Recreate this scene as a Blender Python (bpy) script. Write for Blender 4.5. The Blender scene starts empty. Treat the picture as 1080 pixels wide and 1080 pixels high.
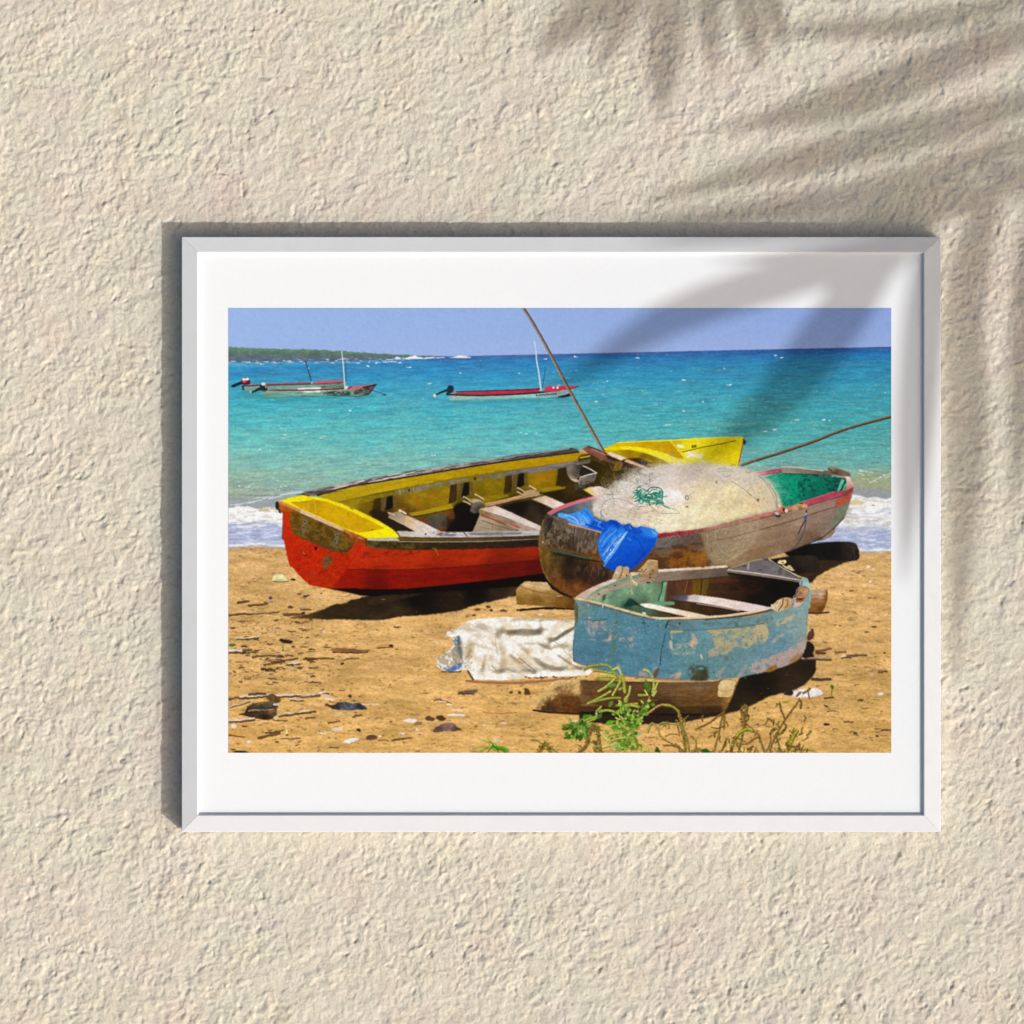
# A white framed print of fishing boats hanging on a rough cream wall, in low sun through palm leaves.
import bpy, bmesh, math
from mathutils import Vector
import numpy as np
# ---------------------------------------------------------------- printed photograph
# The picture in the frame is a flat photographic print.  Its ink is worked out here, dot by dot
# (paper coordinates in millimetres: x to the right, y downwards), and becomes flat coloured paper.
S = 2.0
X0, Y0, X1, Y1 = 241.0, 325.0, 940.0, 794.0
W, H = int((X1 - X0) * S), int((Y1 - Y0) * S)
img = np.zeros((H, W, 3), np.float32)
lab = np.zeros((H, W), np.int16)
rng = np.random.default_rng(11)
NAMES = ['paper']
PART = [0]
BW = [1.0]

def part(name):
    NAMES.append(name)
    PART[0] = len(NAMES) - 1

def _h(ix, iy, seed):
    v = (ix.astype(np.int64) * 374761393 + iy.astype(np.int64) * 668265263 + seed * 974634777) & 0xFFFFFFFF
    v = ((v ^ (v >> 13)) * 1274126177) & 0xFFFFFFFF
    v = ((v ^ (v >> 16)) * 2246822519) & 0xFFFFFFFF
    return ((v ^ (v >> 15)) & 0xFFFF).astype(np.float32) / 65535.0

def vnoise(x, y, seed=0):
    ix, iy = np.floor(x).astype(np.int64), np.floor(y).astype(np.int64)
    fx, fy = (x - ix).astype(np.float32), (y - iy).astype(np.float32)
    fx = fx * fx * (3 - 2 * fx); fy = fy * fy * (3 - 2 * fy)
    a = _h(ix, iy, seed); b = _h(ix + 1, iy, seed); c = _h(ix, iy + 1, seed); d = _h(ix + 1, iy + 1, seed)
    return (a + (b - a) * fx) * (1 - fy) + (c + (d - c) * fx) * fy

def fbm(x, y, seed=0, octv=3):
    t, amp, s = 0, 1.0, 0
    for k in range(octv):
        t = t + amp * vnoise(x * 2 ** k + 17.3 * k, y * 2 ** k - 9.1 * k, seed + 31 * k)
        s += amp; amp *= .55
    return t / s

def nz(X, Y, sx, sy, ang=0.0, seed=0, octv=3):
    c, s = np.cos(np.radians(ang)), np.sin(np.radians(ang))
    return fbm((X * c + Y * s) / sx, (-X * s + Y * c) / sy, seed, octv)

def curve(pts, n=6, closed=False):
    p = np.array(pts, float)
    q = np.vstack([p[-1], p, p[:2]]) if closed else np.vstack([2 * p[0] - p[1], p, 2 * p[-1] - p[-2]])
    out = []
    t = np.linspace(0, 1, n, endpoint=False)[:, None]
    for i in range(len(q) - 3):
        a, b, c, d = q[i], q[i + 1], q[i + 2], q[i + 3]
        out.append(.5 * (2 * b + (c - a) * t + (2 * a - 5 * b + 4 * c - d) * t ** 2 + (3 * b - a - 3 * c + d) * t ** 3))
    if not closed:
        out.append(p[-1:])
    return np.vstack(out)

def box(x0, y0, x1, y1, m=3):
    i0, i1 = max(0, int((x0 - X0) * S) - m), min(W, int((x1 - X0) * S) + m + 1)
    j0, j1 = max(0, int((y0 - Y0) * S) - m), min(H, int((y1 - Y0) * S) + m + 1)
    return (i0, i1, j0, j1) if i1 > i0 and j1 > j0 else None

def grid(b):
    i0, i1, j0, j1 = b
    return np.meshgrid((np.arange(i0, i1) + .5) / S + X0, (np.arange(j0, j1) + .5) / S + Y0)

def blur(m, n):
    for _ in range(n):
        p = np.pad(m, 1, mode='edge')
        m = (p[:-2] + 2 * p[1:-1] + p[2:])[:, 1:-1] * .25
        p = np.pad(m, 1, mode='edge')
        m = (p[:, :-2] + 2 * p[:, 1:-1] + p[:, 2:])[1:-1] * .25
    return m

def inside(pts, X, Y):
    ys = Y[:, 0]
    m = np.zeros(X.shape, bool)
    n = len(pts)
    for k in range(n):
        x1, y1 = pts[k]; x2, y2 = pts[(k + 1) % n]
        if y1 == y2:
            continue
        r = np.nonzero((y1 > ys) != (y2 > ys))[0]
        if len(r):
            xc = (x2 - x1) * (ys[r] - y1) / (y2 - y1) + x1
            m[r] ^= X[r] < xc[:, None]
    return m

def colour(col, X, Y):
    if callable(col):
        return col(X, Y)
    if isinstance(col[0], (int, float)):
        return np.broadcast_to(np.array(col, np.float32), X.shape + (3,)).copy()
    ws, acc = 0, 0
    for x, y, c in col:
        w = 1.0 / ((X - x) ** 2 + (Y - y) ** 2 + 3.0) ** 1.5
        ws = ws + w
        acc = acc + w[..., None] * np.array(c, np.float32)
    return acc / ws[..., None]

def put(b, m, col, X, Y, a=1.0, tex=None, own=True):
    i0, i1, j0, j1 = b
    c = colour(col, X, Y)
    for k, t in enumerate(tex or ()):
        amp, sx, sy = t[:3]; ang = t[3] if len(t) > 3 else 0
        c = c * (1 + .72 * amp * (2 * nz(X, Y, sx, sy, ang, 101 + 7 * k + int(abs(sx * 13 + sy * 7 + ang))) - 1)[..., None])
    m = np.clip(m * a, 0, 1)
    v = img[j0:j1, i0:i1]
    v += (np.clip(c, 0, 255) - v) * m[..., None]
    if own:
        lab[j0:j1, i0:i1][m > .5] = PART[0]

def poly(pts, col, a=1.0, sm=False, soft=1, tex=None, own=True, n=6):
    p = curve(pts, n, True) if sm else np.array(pts, float)
    b = box(p[:, 0].min(), p[:, 1].min(), p[:, 0].max(), p[:, 1].max(), 2 + soft)
    if b is None:
        return
    X, Y = grid(b)
    put(b, blur(inside(p, X, Y).astype(np.float32), soft), col, X, Y, a, tex, own)

def blot(pts, col, th=.5, sx=4, sy=4, ang=0, seed=0, w=.05, a=1.0, sm=True, soft=3, octv=3, own=False):
    """a stain: only where the grain rises above th"""
    p = curve(pts, 6, True) if sm else np.array(pts, float)
    b = box(p[:, 0].min(), p[:, 1].min(), p[:, 0].max(), p[:, 1].max(), 2 + soft)
    if b is None:
        return
    X, Y = grid(b)
    m = blur(inside(p, X, Y).astype(np.float32), soft)
    w = w * BW[0]
    f = nz(X, Y, sx, sy, ang, seed, octv)
    put(b, m * np.clip((f - th + w) / (2 * w), 0, 1), col, X, Y, a, None, own)

def line(pts, w, col, a=1.0, sm=True, tex=None, own=True, edge=.45):
    """a stroke; w is one width or one per end"""
    p = curve(pts, 6) if sm and len(pts) > 2 else np.array(pts, float)
    w0, w1 = (w, w) if isinstance(w, (int, float)) else w
    mw = max(w0, w1)
    b = box(p[:, 0].min() - mw, p[:, 1].min() - mw, p[:, 0].max() + mw, p[:, 1].max() + mw, 2)
    if b is None:
        return
    X, Y = grid(b)
    m = np.zeros(X.shape, np.float32)
    n = len(p) - 1
    for k in range(n):
        x, y = p[k]; dx, dy = p[k + 1] - p[k]
        r0, r1 = w0 + (w1 - w0) * k / n, w0 + (w1 - w0) * (k + 1) / n
        lo, hi = min(x, x + dx) - mw, max(x, x + dx) + mw
        cc = np.nonzero((X[0] >= lo - 1) & (X[0] <= hi + 1))[0]
        rr = np.nonzero((Y[:, 0] >= min(y, y + dy) - mw - 1) & (Y[:, 0] <= max(y, y + dy) + mw + 1))[0]
        if not len(cc) or not len(rr):
            continue
        s = (slice(rr[0], rr[-1] + 1), slice(cc[0], cc[-1] + 1))
        xx, yy = X[s] - x, Y[s] - y
        t = np.clip((xx * dx + yy * dy) / (dx * dx + dy * dy + 1e-9), 0, 1)
        d = np.hypot(xx - t * dx, yy - t * dy)
        r = (r0 + (r1 - r0) * t) * .5
        m[s] = np.maximum(m[s], np.clip((r - d) / edge + .5, 0, 1) * np.minimum(1, r * 2 / .6))
    put(b, m, col, X, Y, a, tex, own)

def dot(x, y, rx, ry, col, a=1.0, ang=0.0, own=False, edge=.5):
    R = max(rx, ry) + 1
    b = box(x - R, y - R, x + R, y + R, 1)
    if b is None:
        return
    X, Y = grid(b)
    c, s = np.cos(np.radians(ang)), np.sin(np.radians(ang))
    u, v = (X - x) * c + (Y - y) * s, -(X - x) * s + (Y - y) * c
    d = np.sqrt((u / rx) ** 2 + (v / ry) ** 2)
    put(b, np.clip((1 - d) * min(rx, ry) / edge + .5, 0, 1), col, X, Y, a, None, own)

def U(a, b):
    return float(rng.uniform(a, b))

def jit(c, k):
    e = rng.normal(0, k)
    return tuple(float(np.clip(v + e + rng.normal(0, k * .3), 0, 255)) for v in c)
# ---- sky, sea, sand -------------------------------------------------------------------------
FX, FY = grid((0, W, 0, H))

def hor(x):
    return 375.9 - .0217 * (x - 470)

def prof(d, stops):
    k = [s[0] for s in stops]
    return np.stack([np.interp(d, k, [s[1][i] for s in stops]) for i in range(3)], -1).astype(np.float32)

def paint_back():
    D = FY - hor(FX)
    u = np.clip((FX - X0) / (X1 - X0), 0, 1)[..., None]
    top = np.array((158, 189, 238)) * (1 - u) + np.array((148, 174, 230)) * u
    low = np.array((163, 188, 238)) * (1 - u) + np.array((160, 182, 230)) * u
    t = np.clip((FY - 325) / 50, 0, 1)[..., None]
    sky = top + (low - top) * t ** 1.5
    sky += (nz(FX, FY, 2.2, 2.2, 0, 5, 2)[..., None] - .5) * np.array((9, 7, 5))
    L = prof(D, [(0, (66, 160, 204)), (4, (64, 166, 206)), (8, (44, 148, 196)), (14, (42, 144, 194)), (22, (50, 162, 196)),
                 (34, (48, 172, 190)), (50, (66, 186, 190)), (68, (84, 192, 188)), (88, (110, 196, 180)), (104, (130, 192, 170)),
                 (120, (146, 186, 158)), (130, (156, 180, 150)), (140, (164, 172, 146)), (150, (150, 164, 152)), (160, (160, 168, 168))])
    M = prof(D, [(0, (70, 106, 168)), (2.5, (50, 110, 176)), (6, (40, 132, 190)), (14, (40, 142, 194)), (26, (46, 156, 196)), (40, (62, 174, 194)),
                 (60, (70, 182, 186)), (84, (86, 190, 186)), (100, (104, 194, 184)), (112, (120, 192, 174)), (130, (140, 186, 164)), (160, (140, 176, 165))])
    R = prof(D, [(0, (44, 80, 150)), (3, (34, 96, 166)), (8, (32, 120, 182)), (16, (38, 138, 178)), (34, (44, 152, 180)), (56, (58, 166, 176)),
                 (80, (68, 174, 168)), (104, (88, 178, 166)), (122, (112, 178, 160)), (134, (146, 178, 146)), (146, (164, 172, 138)), (152, (158, 164, 150)),
                 (158, (160, 164, 172)), (170, (180, 184, 204))])
    u1 = np.clip((FX - 241) / 230, 0, 1)[..., None]; u2 = np.clip((FX - 520) / 330, 0, 1)[..., None]
    sea = (L + (M - L) * u1) * (1 - u2) + R * u2
    near = np.clip(D / 130, 0, 1)
    n1 = nz(FX, FY, 16, 1.6, -1.5, 21) - .5
    n2 = nz(FX, FY, 34, 4.0, -2, 33) - .5
    n3 = nz(FX, FY, 3.5, 1.1, -1, 45, 2) - .5
    g_ = sea.mean(-1, keepdims=True); sea = (g_ + (sea - g_) * .82) * 1.045 * np.array((.92, .97, 1.0)) + np.array((0, 1, 4))
    sea = sea * (1 + n1[..., None] * (.14 + .06 * near[..., None]) + n3[..., None] * .10)
    sea += n2[..., None] * np.array((-20, 8, 20)) + n1[..., None] * np.array((16, 24, 6))
    q = np.clip((nz(FX, FY, 3.2, 1.0, -2, 77, 2) - .68) / .12, 0, 1)[..., None] * (.10 + .22 * near[..., None])
    sea = sea + (np.array((190, 225, 205)) - sea) * q
    s1 = np.array((205, 160, 98), np.float32); s2 = np.array((206, 158, 86), np.float32)
    v = np.clip((FY - 575) / 200, 0, 1)[..., None]
    sand = s1 + (s2 - s1) * v
    g1 = nz(FX, FY, 26, 5, 2, 61) - .5; g2 = nz(FX, FY, 7, 1.8, 3, 62) - .5; g3 = nz(FX, FY, 1.6, .9, 0, 63, 2) - .5
    g4 = nz(FX, FY, 60, 14, -4, 66) - .5
    g_ = sand.mean(-1, keepdims=True); sand = (g_ + (sand - g_) * .92) * 1.085 + np.array((2, 3, 3))
    g5 = nz(FX, FY, 4.2, 1.1, 2, 67, 2) - .5
    sand = sand * (1 + .20 * g1 + .18 * g2 + .16 * g3 + .20 * g4 + .10 * g5)[..., None]
    sand += (g1 * 1.0)[..., None] * np.array((10, 12, 26))
    dk = np.clip((nz(FX, FY, 5, 1.2, 4, 64, 3) - .66) / .1, 0, 1)[..., None] * np.clip((nz(FX, FY, 22, 9, 0, 65, 2) - .42) / .16, 0, 1)[..., None]
    sand = sand * (1 - .34 * dk)
    shore = 576.5 + 4.5 * np.clip((FX - 300) / 600, 0, 1) + .8 * np.sin(FX / 9.0) + 1.2 * (nz(FX, FY * 0, 12, 9, 0, 8, 2) - .5)
    wet = np.clip(1 - (FY - shore) / 5, 0, 1)[..., None]
    sand = sand * (1 - .05 * wet) + wet * np.array((-8, 0, 16))
    m = np.clip(D * 1.2 + .5, 0, 1)[..., None]
    im = sky * (1 - m) + sea * m
    # shallows: lilac water with pale streaks
    k = np.clip((FY - (548 + 4 * (FX > 600))) / 7, 0, 1)[..., None]
    st = nz(FX, FY, 9, 1.3, -1, 71) - .5
    sh = np.array((172, 182, 214)) * (1 + .22 * st[..., None]) + np.clip(st * 3 - .25, 0, 1)[..., None] * np.array((40, 38, 28))
    im = im + (sh - im) * k
    m2 = np.clip((FY - shore) * 1.4 + .5, 0, 1)[..., None]
    im = im * (1 - m2) + sand * m2
    e = np.exp(-((FY - shore + 2.0) / 1.4) ** 2) * np.clip((nz(FX, FY, 6, 2, 0, 9, 2) - .22) / .3, 0, 1)
    im = im + (np.array((245, 246, 250)) - im) * e[..., None]
    img[:] = np.clip(im, 0, 255)

paint_back()
# breakers on the left
poly([(241, 528), (262, 527), (280, 525.5), (296, 525), (300, 530), (298, 536), (241, 538)], (160, 166, 172), .75, True, 5)
for x0, y0, x1, y1, w in ((248, 533, 262, 530, 1.2), (262, 530.5, 276, 527.5, 1.8), (277, 526.5, 283, 525, 1.6), (284, 526, 297, 523.5, 1.8),
                          (268, 525.5, 288, 523.5, 1.0), (296, 522, 318, 519, 1.4), (303, 520.5, 320, 518.5, 1.2), (243, 532.5, 256, 532, .9)):
    line([(x0, y0), ((x0 + x1) / 2, (y0 + y1) / 2 - .4), (x1, y1)], (w, w * .6), (226, 228, 238), .8)
poly([(239, 537), (246, 535.4), (251, 533.6), (256, 534.6), (262, 534), (268, 536), (275, 536.4), (282, 535), (290, 535), (300, 536), (301, 551), (288, 549.4), (276, 549),
      (262, 550), (252, 549), (246, 550.5), (239, 552)], (252, 251, 249), 1, True, 2, [(.05, 5, 2)])
blot([(239, 540), (300, 540), (300, 552), (239, 552)], (196, 192, 180), .60, 7, 1.8, 0, 3, .08, .55)
blot([(270, 535), (300, 535), (300, 539), (270, 539)], (196, 176, 130), .52, 6, 1.6, 0, 4, .08, .8)
blot([(239, 548), (300, 548), (300, 556), (239, 556)], (244, 244, 250), .52, 9, 1.6, 0, 5, .08, .8)
blot([(239, 552), (300, 552), (300, 575), (239, 575)], (240, 240, 250), .62, 9, 1.2, -1, 6, .12, .55)
blot([(239, 552), (300, 552), (300, 573), (239, 573)], (140, 152, 190), .64, 10, 1.2, -1, 16, .12, .35)
# breakers on the right
poly([(893, 505), (915, 500), (940, 502), (944, 520), (892, 520)], (166, 166, 122), .55, True, 7)
poly([(893, 514), (920, 515), (944, 518), (944, 528), (892, 527)], (158, 160, 168), .7, True, 5)
for x0, y0, x1, y1 in ((905, 497, 921, 498.5), (907, 496, 914, 497.5), (918, 509, 925, 505), (925, 505, 934, 501), (932, 502.5, 942, 498), (934, 504, 942, 501), (905, 499, 911, 501)):
    line([(x0, y0), ((x0 + x1) / 2, (y0 + y1) / 2 + U(-.6, .6)), (x1, y1)], (1.3, .7), (232, 232, 206), .45, tex=[(.6, 2, 1)])
    for _ in range(6):
        t_ = U(0, 1); dot(x0 + (x1 - x0) * t_ + U(-1, 1), y0 + (y1 - y0) * t_ + U(-.8, .8), U(.4, 1.3), U(.3, .6), (246, 244, 224), U(.4, .9), U(-20, 20))
poly([(893, 524), (902, 522), (909, 523.5), (914, 525), (925, 524.5), (934, 526.5), (944, 526), (944, 556), (920, 555), (905, 556), (888, 558), (884, 548)], (248, 247, 244), 1, True, 3)
blot([(886, 528), (940, 528), (944, 556), (884, 556)], (186, 176, 150), .58, 10, 4, -8, 13, .14, .6)
blot([(886, 538), (940, 536), (944, 558), (880, 560)], (186, 190, 208), .56, 12, 2.6, -3, 14, .14, .7)
poly([(893, 530), (904, 527.5), (912, 530), (906, 534), (895, 533)], (214, 196, 140), .7, True, 2)
poly([(896, 535), (901, 532.5), (908, 533), (914, 536), (908, 535.5), (901, 535)], (250, 248, 240), .9, True)
poly([(912, 536), (915, 531), (923, 529), (931, 531), (930, 537), (922, 541), (914, 541)], (252, 251, 248), .95, True, 2)
dot(921, 533, 1.8, 1.0, (196, 176, 130), .8)
blot([(880, 556), (944, 552), (944, 581), (880, 581)], (238, 238, 248), .60, 10, 1.3, 0, 15, .12, .55)
line([(925, 579.5), (933, 580), (942, 580.8)], 1.6, (250, 250, 250), .9)

# headland and its surf
part('headland')
top = [(239, 366)]
xx = 239.0
while xx < 468:
    xx += U(2, 5)
    top.append((xx, float(np.interp(xx, [241, 262, 300, 318, 345, 380, 420, 440, 470], [365.8, 367.4, 368.2, 368.2, 369.6, 371.6, 374, 375.2, 376.2])) + U(-.8, .6)))
poly(top + [(470, 377), (440, 378.4), (400, 379.6), (330, 381.4), (280, 382), (239, 382.8)],
     lambda X, Y: prof((Y - np.interp(X, [241, 380, 470], [366, 371.6, 376])) / np.interp(X, [241, 400, 470], [16, 7, 2]),
                       [(0, (104, 140, 116)), (.3, (96, 124, 106)), (.6, (92, 114, 122)), (1, (90, 110, 138))]), tex=[(.2, 3, 1.6), (.14, 9, 3)])
PART[0] = 0
for k in range(60):
    dot(U(241, 425), 381.6 - .0217 * (k % 9) + U(-.7, 1.6) - 1.0 * 0, U(.6, 2.6), U(.3, .6), (232, 240, 248), U(.3, .9))
blot([(241, 380.5), (420, 377.5), (420, 380), (241, 383)], (235, 240, 248), .62, 5, 1.2, 0, 12, .06, .8)
poly([(415, 378.6), (418.5, 376), (421, 377), (423, 378.6)], (250, 250, 252), 1, False, 1)
poly([(424, 378.4), (430, 377), (434, 375.8), (438, 375), (441, 376.4), (446, 377), (447, 378.6)], (252, 252, 253), 1, False, 1)
line([(448, 378), (458, 376.8)], 1.4, (250, 250, 252)); line([(460, 377.4), (469, 376.8)], .9, (225, 225, 232))
poly([(473, 377.4), (479, 376.4), (484, 375), (490, 375.4), (497, 376.8), (496, 377.6)], (252, 252, 253), 1, False, 1)
line([(452, 376.3), (470, 375.8)], 1.0, (90, 105, 120), .8)

# whitecaps and glints
for k in range(560):
    x = U(241, 940)
    d = 2 + 150 * rng.random() ** 1.25
    y = hor(x) + d
    if y > 520:
        continue
    r = .2 + d / 330
    c = (236, 244, 240) if rng.random() < .55 else (214, 232, 170)
    for q in range(rng.integers(1, 4)):
        dot(x + U(-3, 3), y + U(-.5, .5), r * U(.7, 2.2), r * U(.35, .7), c, U(.25, .85))
for x, y, w in ((276, 384, 2.2), (263, 381.6, 1), (325, 388, 1.6), (388, 386, 2.2), (431, 387.4, 3), (452.5, 404.3, 3), (485, 393.5, 1.3), (548, 393.6, 1.3),
                (575, 378.4, 2.4), (608, 376.2, 3), (641, 402, 1.4), (769, 406, 3.2), (721, 400.4, 3), (764, 388.6, 1.2), (741, 423.6, 1.2), (721, 433.4, 2),
                (704, 448, 3), (673, 377.4, 2.4), (368.5, 432.8, 2.2), (337, 432.4, 2), (300.6, 458.6, 2), (338, 462, 2.6), (273, 474, 3), (284, 474.4, 2), (549, 456, 1.6),
                (555, 457.4, 1.8), (629, 423.4, 1.8), (818, 375, 2), (868, 442.6, 3), (876, 443.6, 2), (815, 453, 4.6), (807, 455, 2.4), (840, 443, 2.6), (934, 414, 1.2), (457, 480, 2.4), (252, 512.8, 2), (262, 513.3, 2.4), (296, 513, 2), (301, 512.8, 2.6), (824, 376.8, 2.6)):
    [dot(x + U(-.7, .7) * w, y + U(-.4, .5), w * U(.18, .5), U(.3, .6), (242, 246, 240), U(.5, .95), U(-15, 15)) for _ in range(5)]
for k in range(70):
    dot(U(241, 940), 0 + (lambda x: x)(U(0, 1)) * 0 + U(440, 512), U(.8, 2.4), U(.3, .6), (218, 226, 160), U(.2, .6))

# ---- moored boats ----------------------------------------------------------------------------
part('moored boat a')
poly([(255.5, 406.8), (263, 406.5), (300, 405.6), (330, 404.8), (364, 402), (364.5, 409), (330, 411.6), (285, 413), (256, 411.6)], [(258, 410, (120, 158, 150)), (330, 409, (126, 168, 148)), (362, 406, (110, 140, 120))], tex=[(.2, 6, 2)])
poly([(255, 406.6), (257.4, 406.8), (257.8, 411.8), (255.4, 411.6)], (38, 58, 82))
poly([(264, 406), (280, 404.9), (312, 403.8), (329, 403.2), (330, 404.9), (300, 405.8), (264, 406.8)], (196, 58, 76), tex=[(.2, 5, 2)])
line([(257, 407), (300, 405.9), (330, 405), (345, 404.4)], .9, (48, 40, 50))
poly([(330, 405.2), (334.5, 402.2), (348, 401.4), (362, 400.8), (364.6, 402), (346, 404)], (222, 84, 98))
line([(331, 405.4), (347, 404.6), (364, 402.6)], .8, (90, 70, 70))
blot([(340, 405), (364, 403), (364, 408), (340, 409)], (40, 50, 48), .6, 3, 2, 0, 4, .08, .7)
line([(245, 407.4), (250, 405.4), (256, 403.2)], (2.4, 3.2), (24, 34, 42)); dot(247, 407, 2, 1.3, (22, 32, 40), own=True); dot(244.6, 407.5, 1, .5, (22, 32, 40))
poly([(254.6, 401.4), (257, 399), (261, 398.4), (263.2, 400.4), (263.8, 405), (256, 405.6)], (92, 28, 42), 1, True)
dot(257.5, 400.2, 2.2, 1.6, (244, 214, 218)); dot(261, 399.8, 1.8, 1.5, (250, 240, 240)); dot(258, 402.8, 2.4, .8, (214, 80, 96)); dot(265, 405, .9, 1.6, (226, 90, 110), own=True)
line([(317.6, 371.4), (320, 377), (322, 381)], (.8, 1.0), (130, 110, 110)); line([(322, 381), (325.4, 391), (328.6, 403)], 1.1, (52, 66, 76))
dot(328.8, 403.6, .9, 1.6, (214, 190, 180))
part('moored boat b')
poly([(364.4, 401), (364.6, 410.6), (330, 411.4), (314, 411), (300, 412), (284, 411)], (96, 24, 34), 0)
poly([(276.8, 412.6), (300, 413), (340, 412), (364, 410.8), (380, 408.8), (396, 405.8), (390.5, 414), (387, 416.8), (378, 417.8), (366, 417), (352, 416.6), (344, 416.2), (335, 418.2), (318, 417.6), (300, 418.8), (277.4, 419.4)],
     [(280, 416, (120, 166, 150)), (330, 416, (128, 174, 156)), (372, 413, (120, 160, 140)), (390, 410, (96, 90, 84))], tex=[(.2, 5, 2)])
poly([(283, 411.4), (310, 410.8), (340, 410.4), (364, 409), (366, 410.8), (340, 412), (300, 412.6), (284, 412.4)], (116, 30, 42))
line([(277, 412.9), (300, 413.1), (340, 412.3), (364, 411), (382, 409)], 1.0, (222, 200, 178))
poly([(364.6, 411), (370, 408), (384, 406.6), (396, 405.2), (386, 408.6), (371, 411)], (228, 92, 100))
line([(367, 410.4), (371, 407.6)], 1, (150, 30, 44)); line([(383, 408.8), (391, 407), (396.8, 405.6)], 1.5, (44, 34, 36)); line([(396, 406), (392, 412), (388, 416)], 1.1, (60, 42, 44))
blot([(343, 413.5), (366, 412.5), (368, 416.8), (345, 417)], (40, 48, 42), .40, 3.4, 2, 0, 8, .09, .95)
blot([(376, 411), (391, 408), (388, 416), (374, 416)], (62, 40, 42), .50, 4, 2.4, -20, 9, .08, .85)
line([(345, 416.8), (366, 417.4), (378, 418), (387, 417)], .8, (70, 90, 74)); line([(278, 419.6), (300, 419), (318, 418), (336, 418.4)], .8, (72, 120, 112), .7)
line([(318, 417.4), (330, 418)], .8, (40, 60, 56), .7)
line([(266, 413.8), (271, 411.4), (277, 408.8)], (2.2, 3.2), (22, 38, 44)); poly([(274, 409), (276, 405), (279, 404), (281, 406.8), (282, 412), (277, 412.6)], (26, 44, 50), 1, True)
dot(277.8, 405, 2.4, 1.6, (226, 226, 220)); dot(280.4, 407.6, .8, 1.8, (190, 160, 150)); dot(264.4, 413.4, 1, 1.5, (240, 240, 226), own=True); dot(283, 412, 1.6, .8, (214, 70, 84))
line([(360.4, 370.6), (362, 385), (363.8, 410.6)], (1.0, 1.4), (214, 222, 222)); line([(364.4, 380), (364.8, 392), (365, 402)], 1.0, (52, 110, 130)); dot(365.4, 408.6, 1.3, 1.8, (236, 230, 210))
poly([(314, 409.4), (338.4, 408.4), (338.4, 410.2), (314, 411)], (248, 246, 246)); poly([(320, 412.8), (338, 412), (338, 413.8), (320, 414.2)], (250, 250, 248))
line([(393.6, 412.2), (400, 414), (406, 416.2)], .7, (50, 70, 74), .8); dot(405.8, 416.4, 1.7, .7, (36, 56, 60), own=True)
part('moored boat c')
poly([(473.4, 416.6), (500, 417), (530, 416.8), (572, 414.4), (598, 410.6), (606, 409.6), (602, 417), (590, 419), (560, 419.6), (535, 420.8), (500, 421.8), (474, 422.6)], [(480, 420, (146, 190, 178)), (560, 417, (150, 196, 186)), (596, 413, (150, 180, 176))], tex=[(.14, 7, 2)])
poly([(478, 414.4), (500, 412.6), (530, 411.4), (569, 409.6), (573, 413.6), (530, 415.8), (480, 416)], (192, 44, 70), tex=[(.2, 9, 2)])
line([(480, 413.2), (510, 412.2), (545, 411.2), (570, 410)], .9, (50, 36, 56))
line([(472, 416.2), (500, 417), (530, 416.4), (560, 414.8), (575, 413.4), (590, 411.6)], 1.5, (32, 28, 36))
poly([(573.6, 413.4), (575, 408.6), (579.4, 406.2), (582, 408), (590, 407), (600, 407), (610.5, 406.8), (606, 409.2), (596, 411), (584, 413)], (226, 58, 88), tex=[(.14, 4, 2)])
dot(583.8, 408.8, 1.3, 1.1, (250, 240, 244)); dot(588, 408.8, 1.2, 1.5, (248, 236, 240)); dot(589.6, 406.6, 1.8, .6, (240, 200, 210))
line([(598, 410.6), (604, 409.4), (610, 407.2)], .9, (120, 30, 46))
poly([(587, 418.6), (596, 416.4), (603, 413.6), (602.6, 417.6), (595, 419.4), (589, 419.4)], (34, 26, 34))
for k in range(9):
    x = 565.5 + k * 2.5
    line([(x, 417.4 - k * .2), (x + U(.3, 1.0), 416.2 - k * .2 + U(-.3, .3)), (x + 1.5, 417.6 - k * .22)], .75, (36, 44, 50), .9)
poly([(472, 408.6), (474.4, 406.4), (477.4, 406.8), (478.6, 409.6), (478, 413), (473, 415.4), (471.4, 412)], (18, 44, 60), 1, True); dot(476.4, 412.4, 1.4, 1.6, (84, 30, 50)); dot(478, 408.2, .8, .8, (70, 100, 120))
line([(460, 416.2), (466, 413.6), (473, 411)], (1.6, 2.6), (18, 50, 64)); dot(458.4, 417, 1.4, 1.7, (226, 230, 190), own=True); dot(479.8, 414.2, 1.5, 1.4, (236, 96, 120), own=True); dot(471.6, 415.6, 1, 1.6, (24, 40, 50), own=True)
line([(563.4, 359.6), (565, 368), (566, 380), (568.4, 394), (570.6, 411.6)], (1.0, 1.5), (216, 226, 238)); line([(575.4, 387), (573.6, 399), (572, 409)], .9, (40, 100, 126), .9); dot(570.6, 411.4, 1.6, 1.2, (190, 196, 206))
PART[0] = 0
blot([(256, 413), (364, 411), (396, 417), (380, 422), (278, 424)], (60, 140, 130), .5, 9, 1.4, 0, 21, .1, .45)
blot([(474, 422), (540, 420.6), (600, 419), (600, 423), (474, 426)], (60, 140, 140), .45, 9, 1.4, 0, 22, .1, .45)

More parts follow.
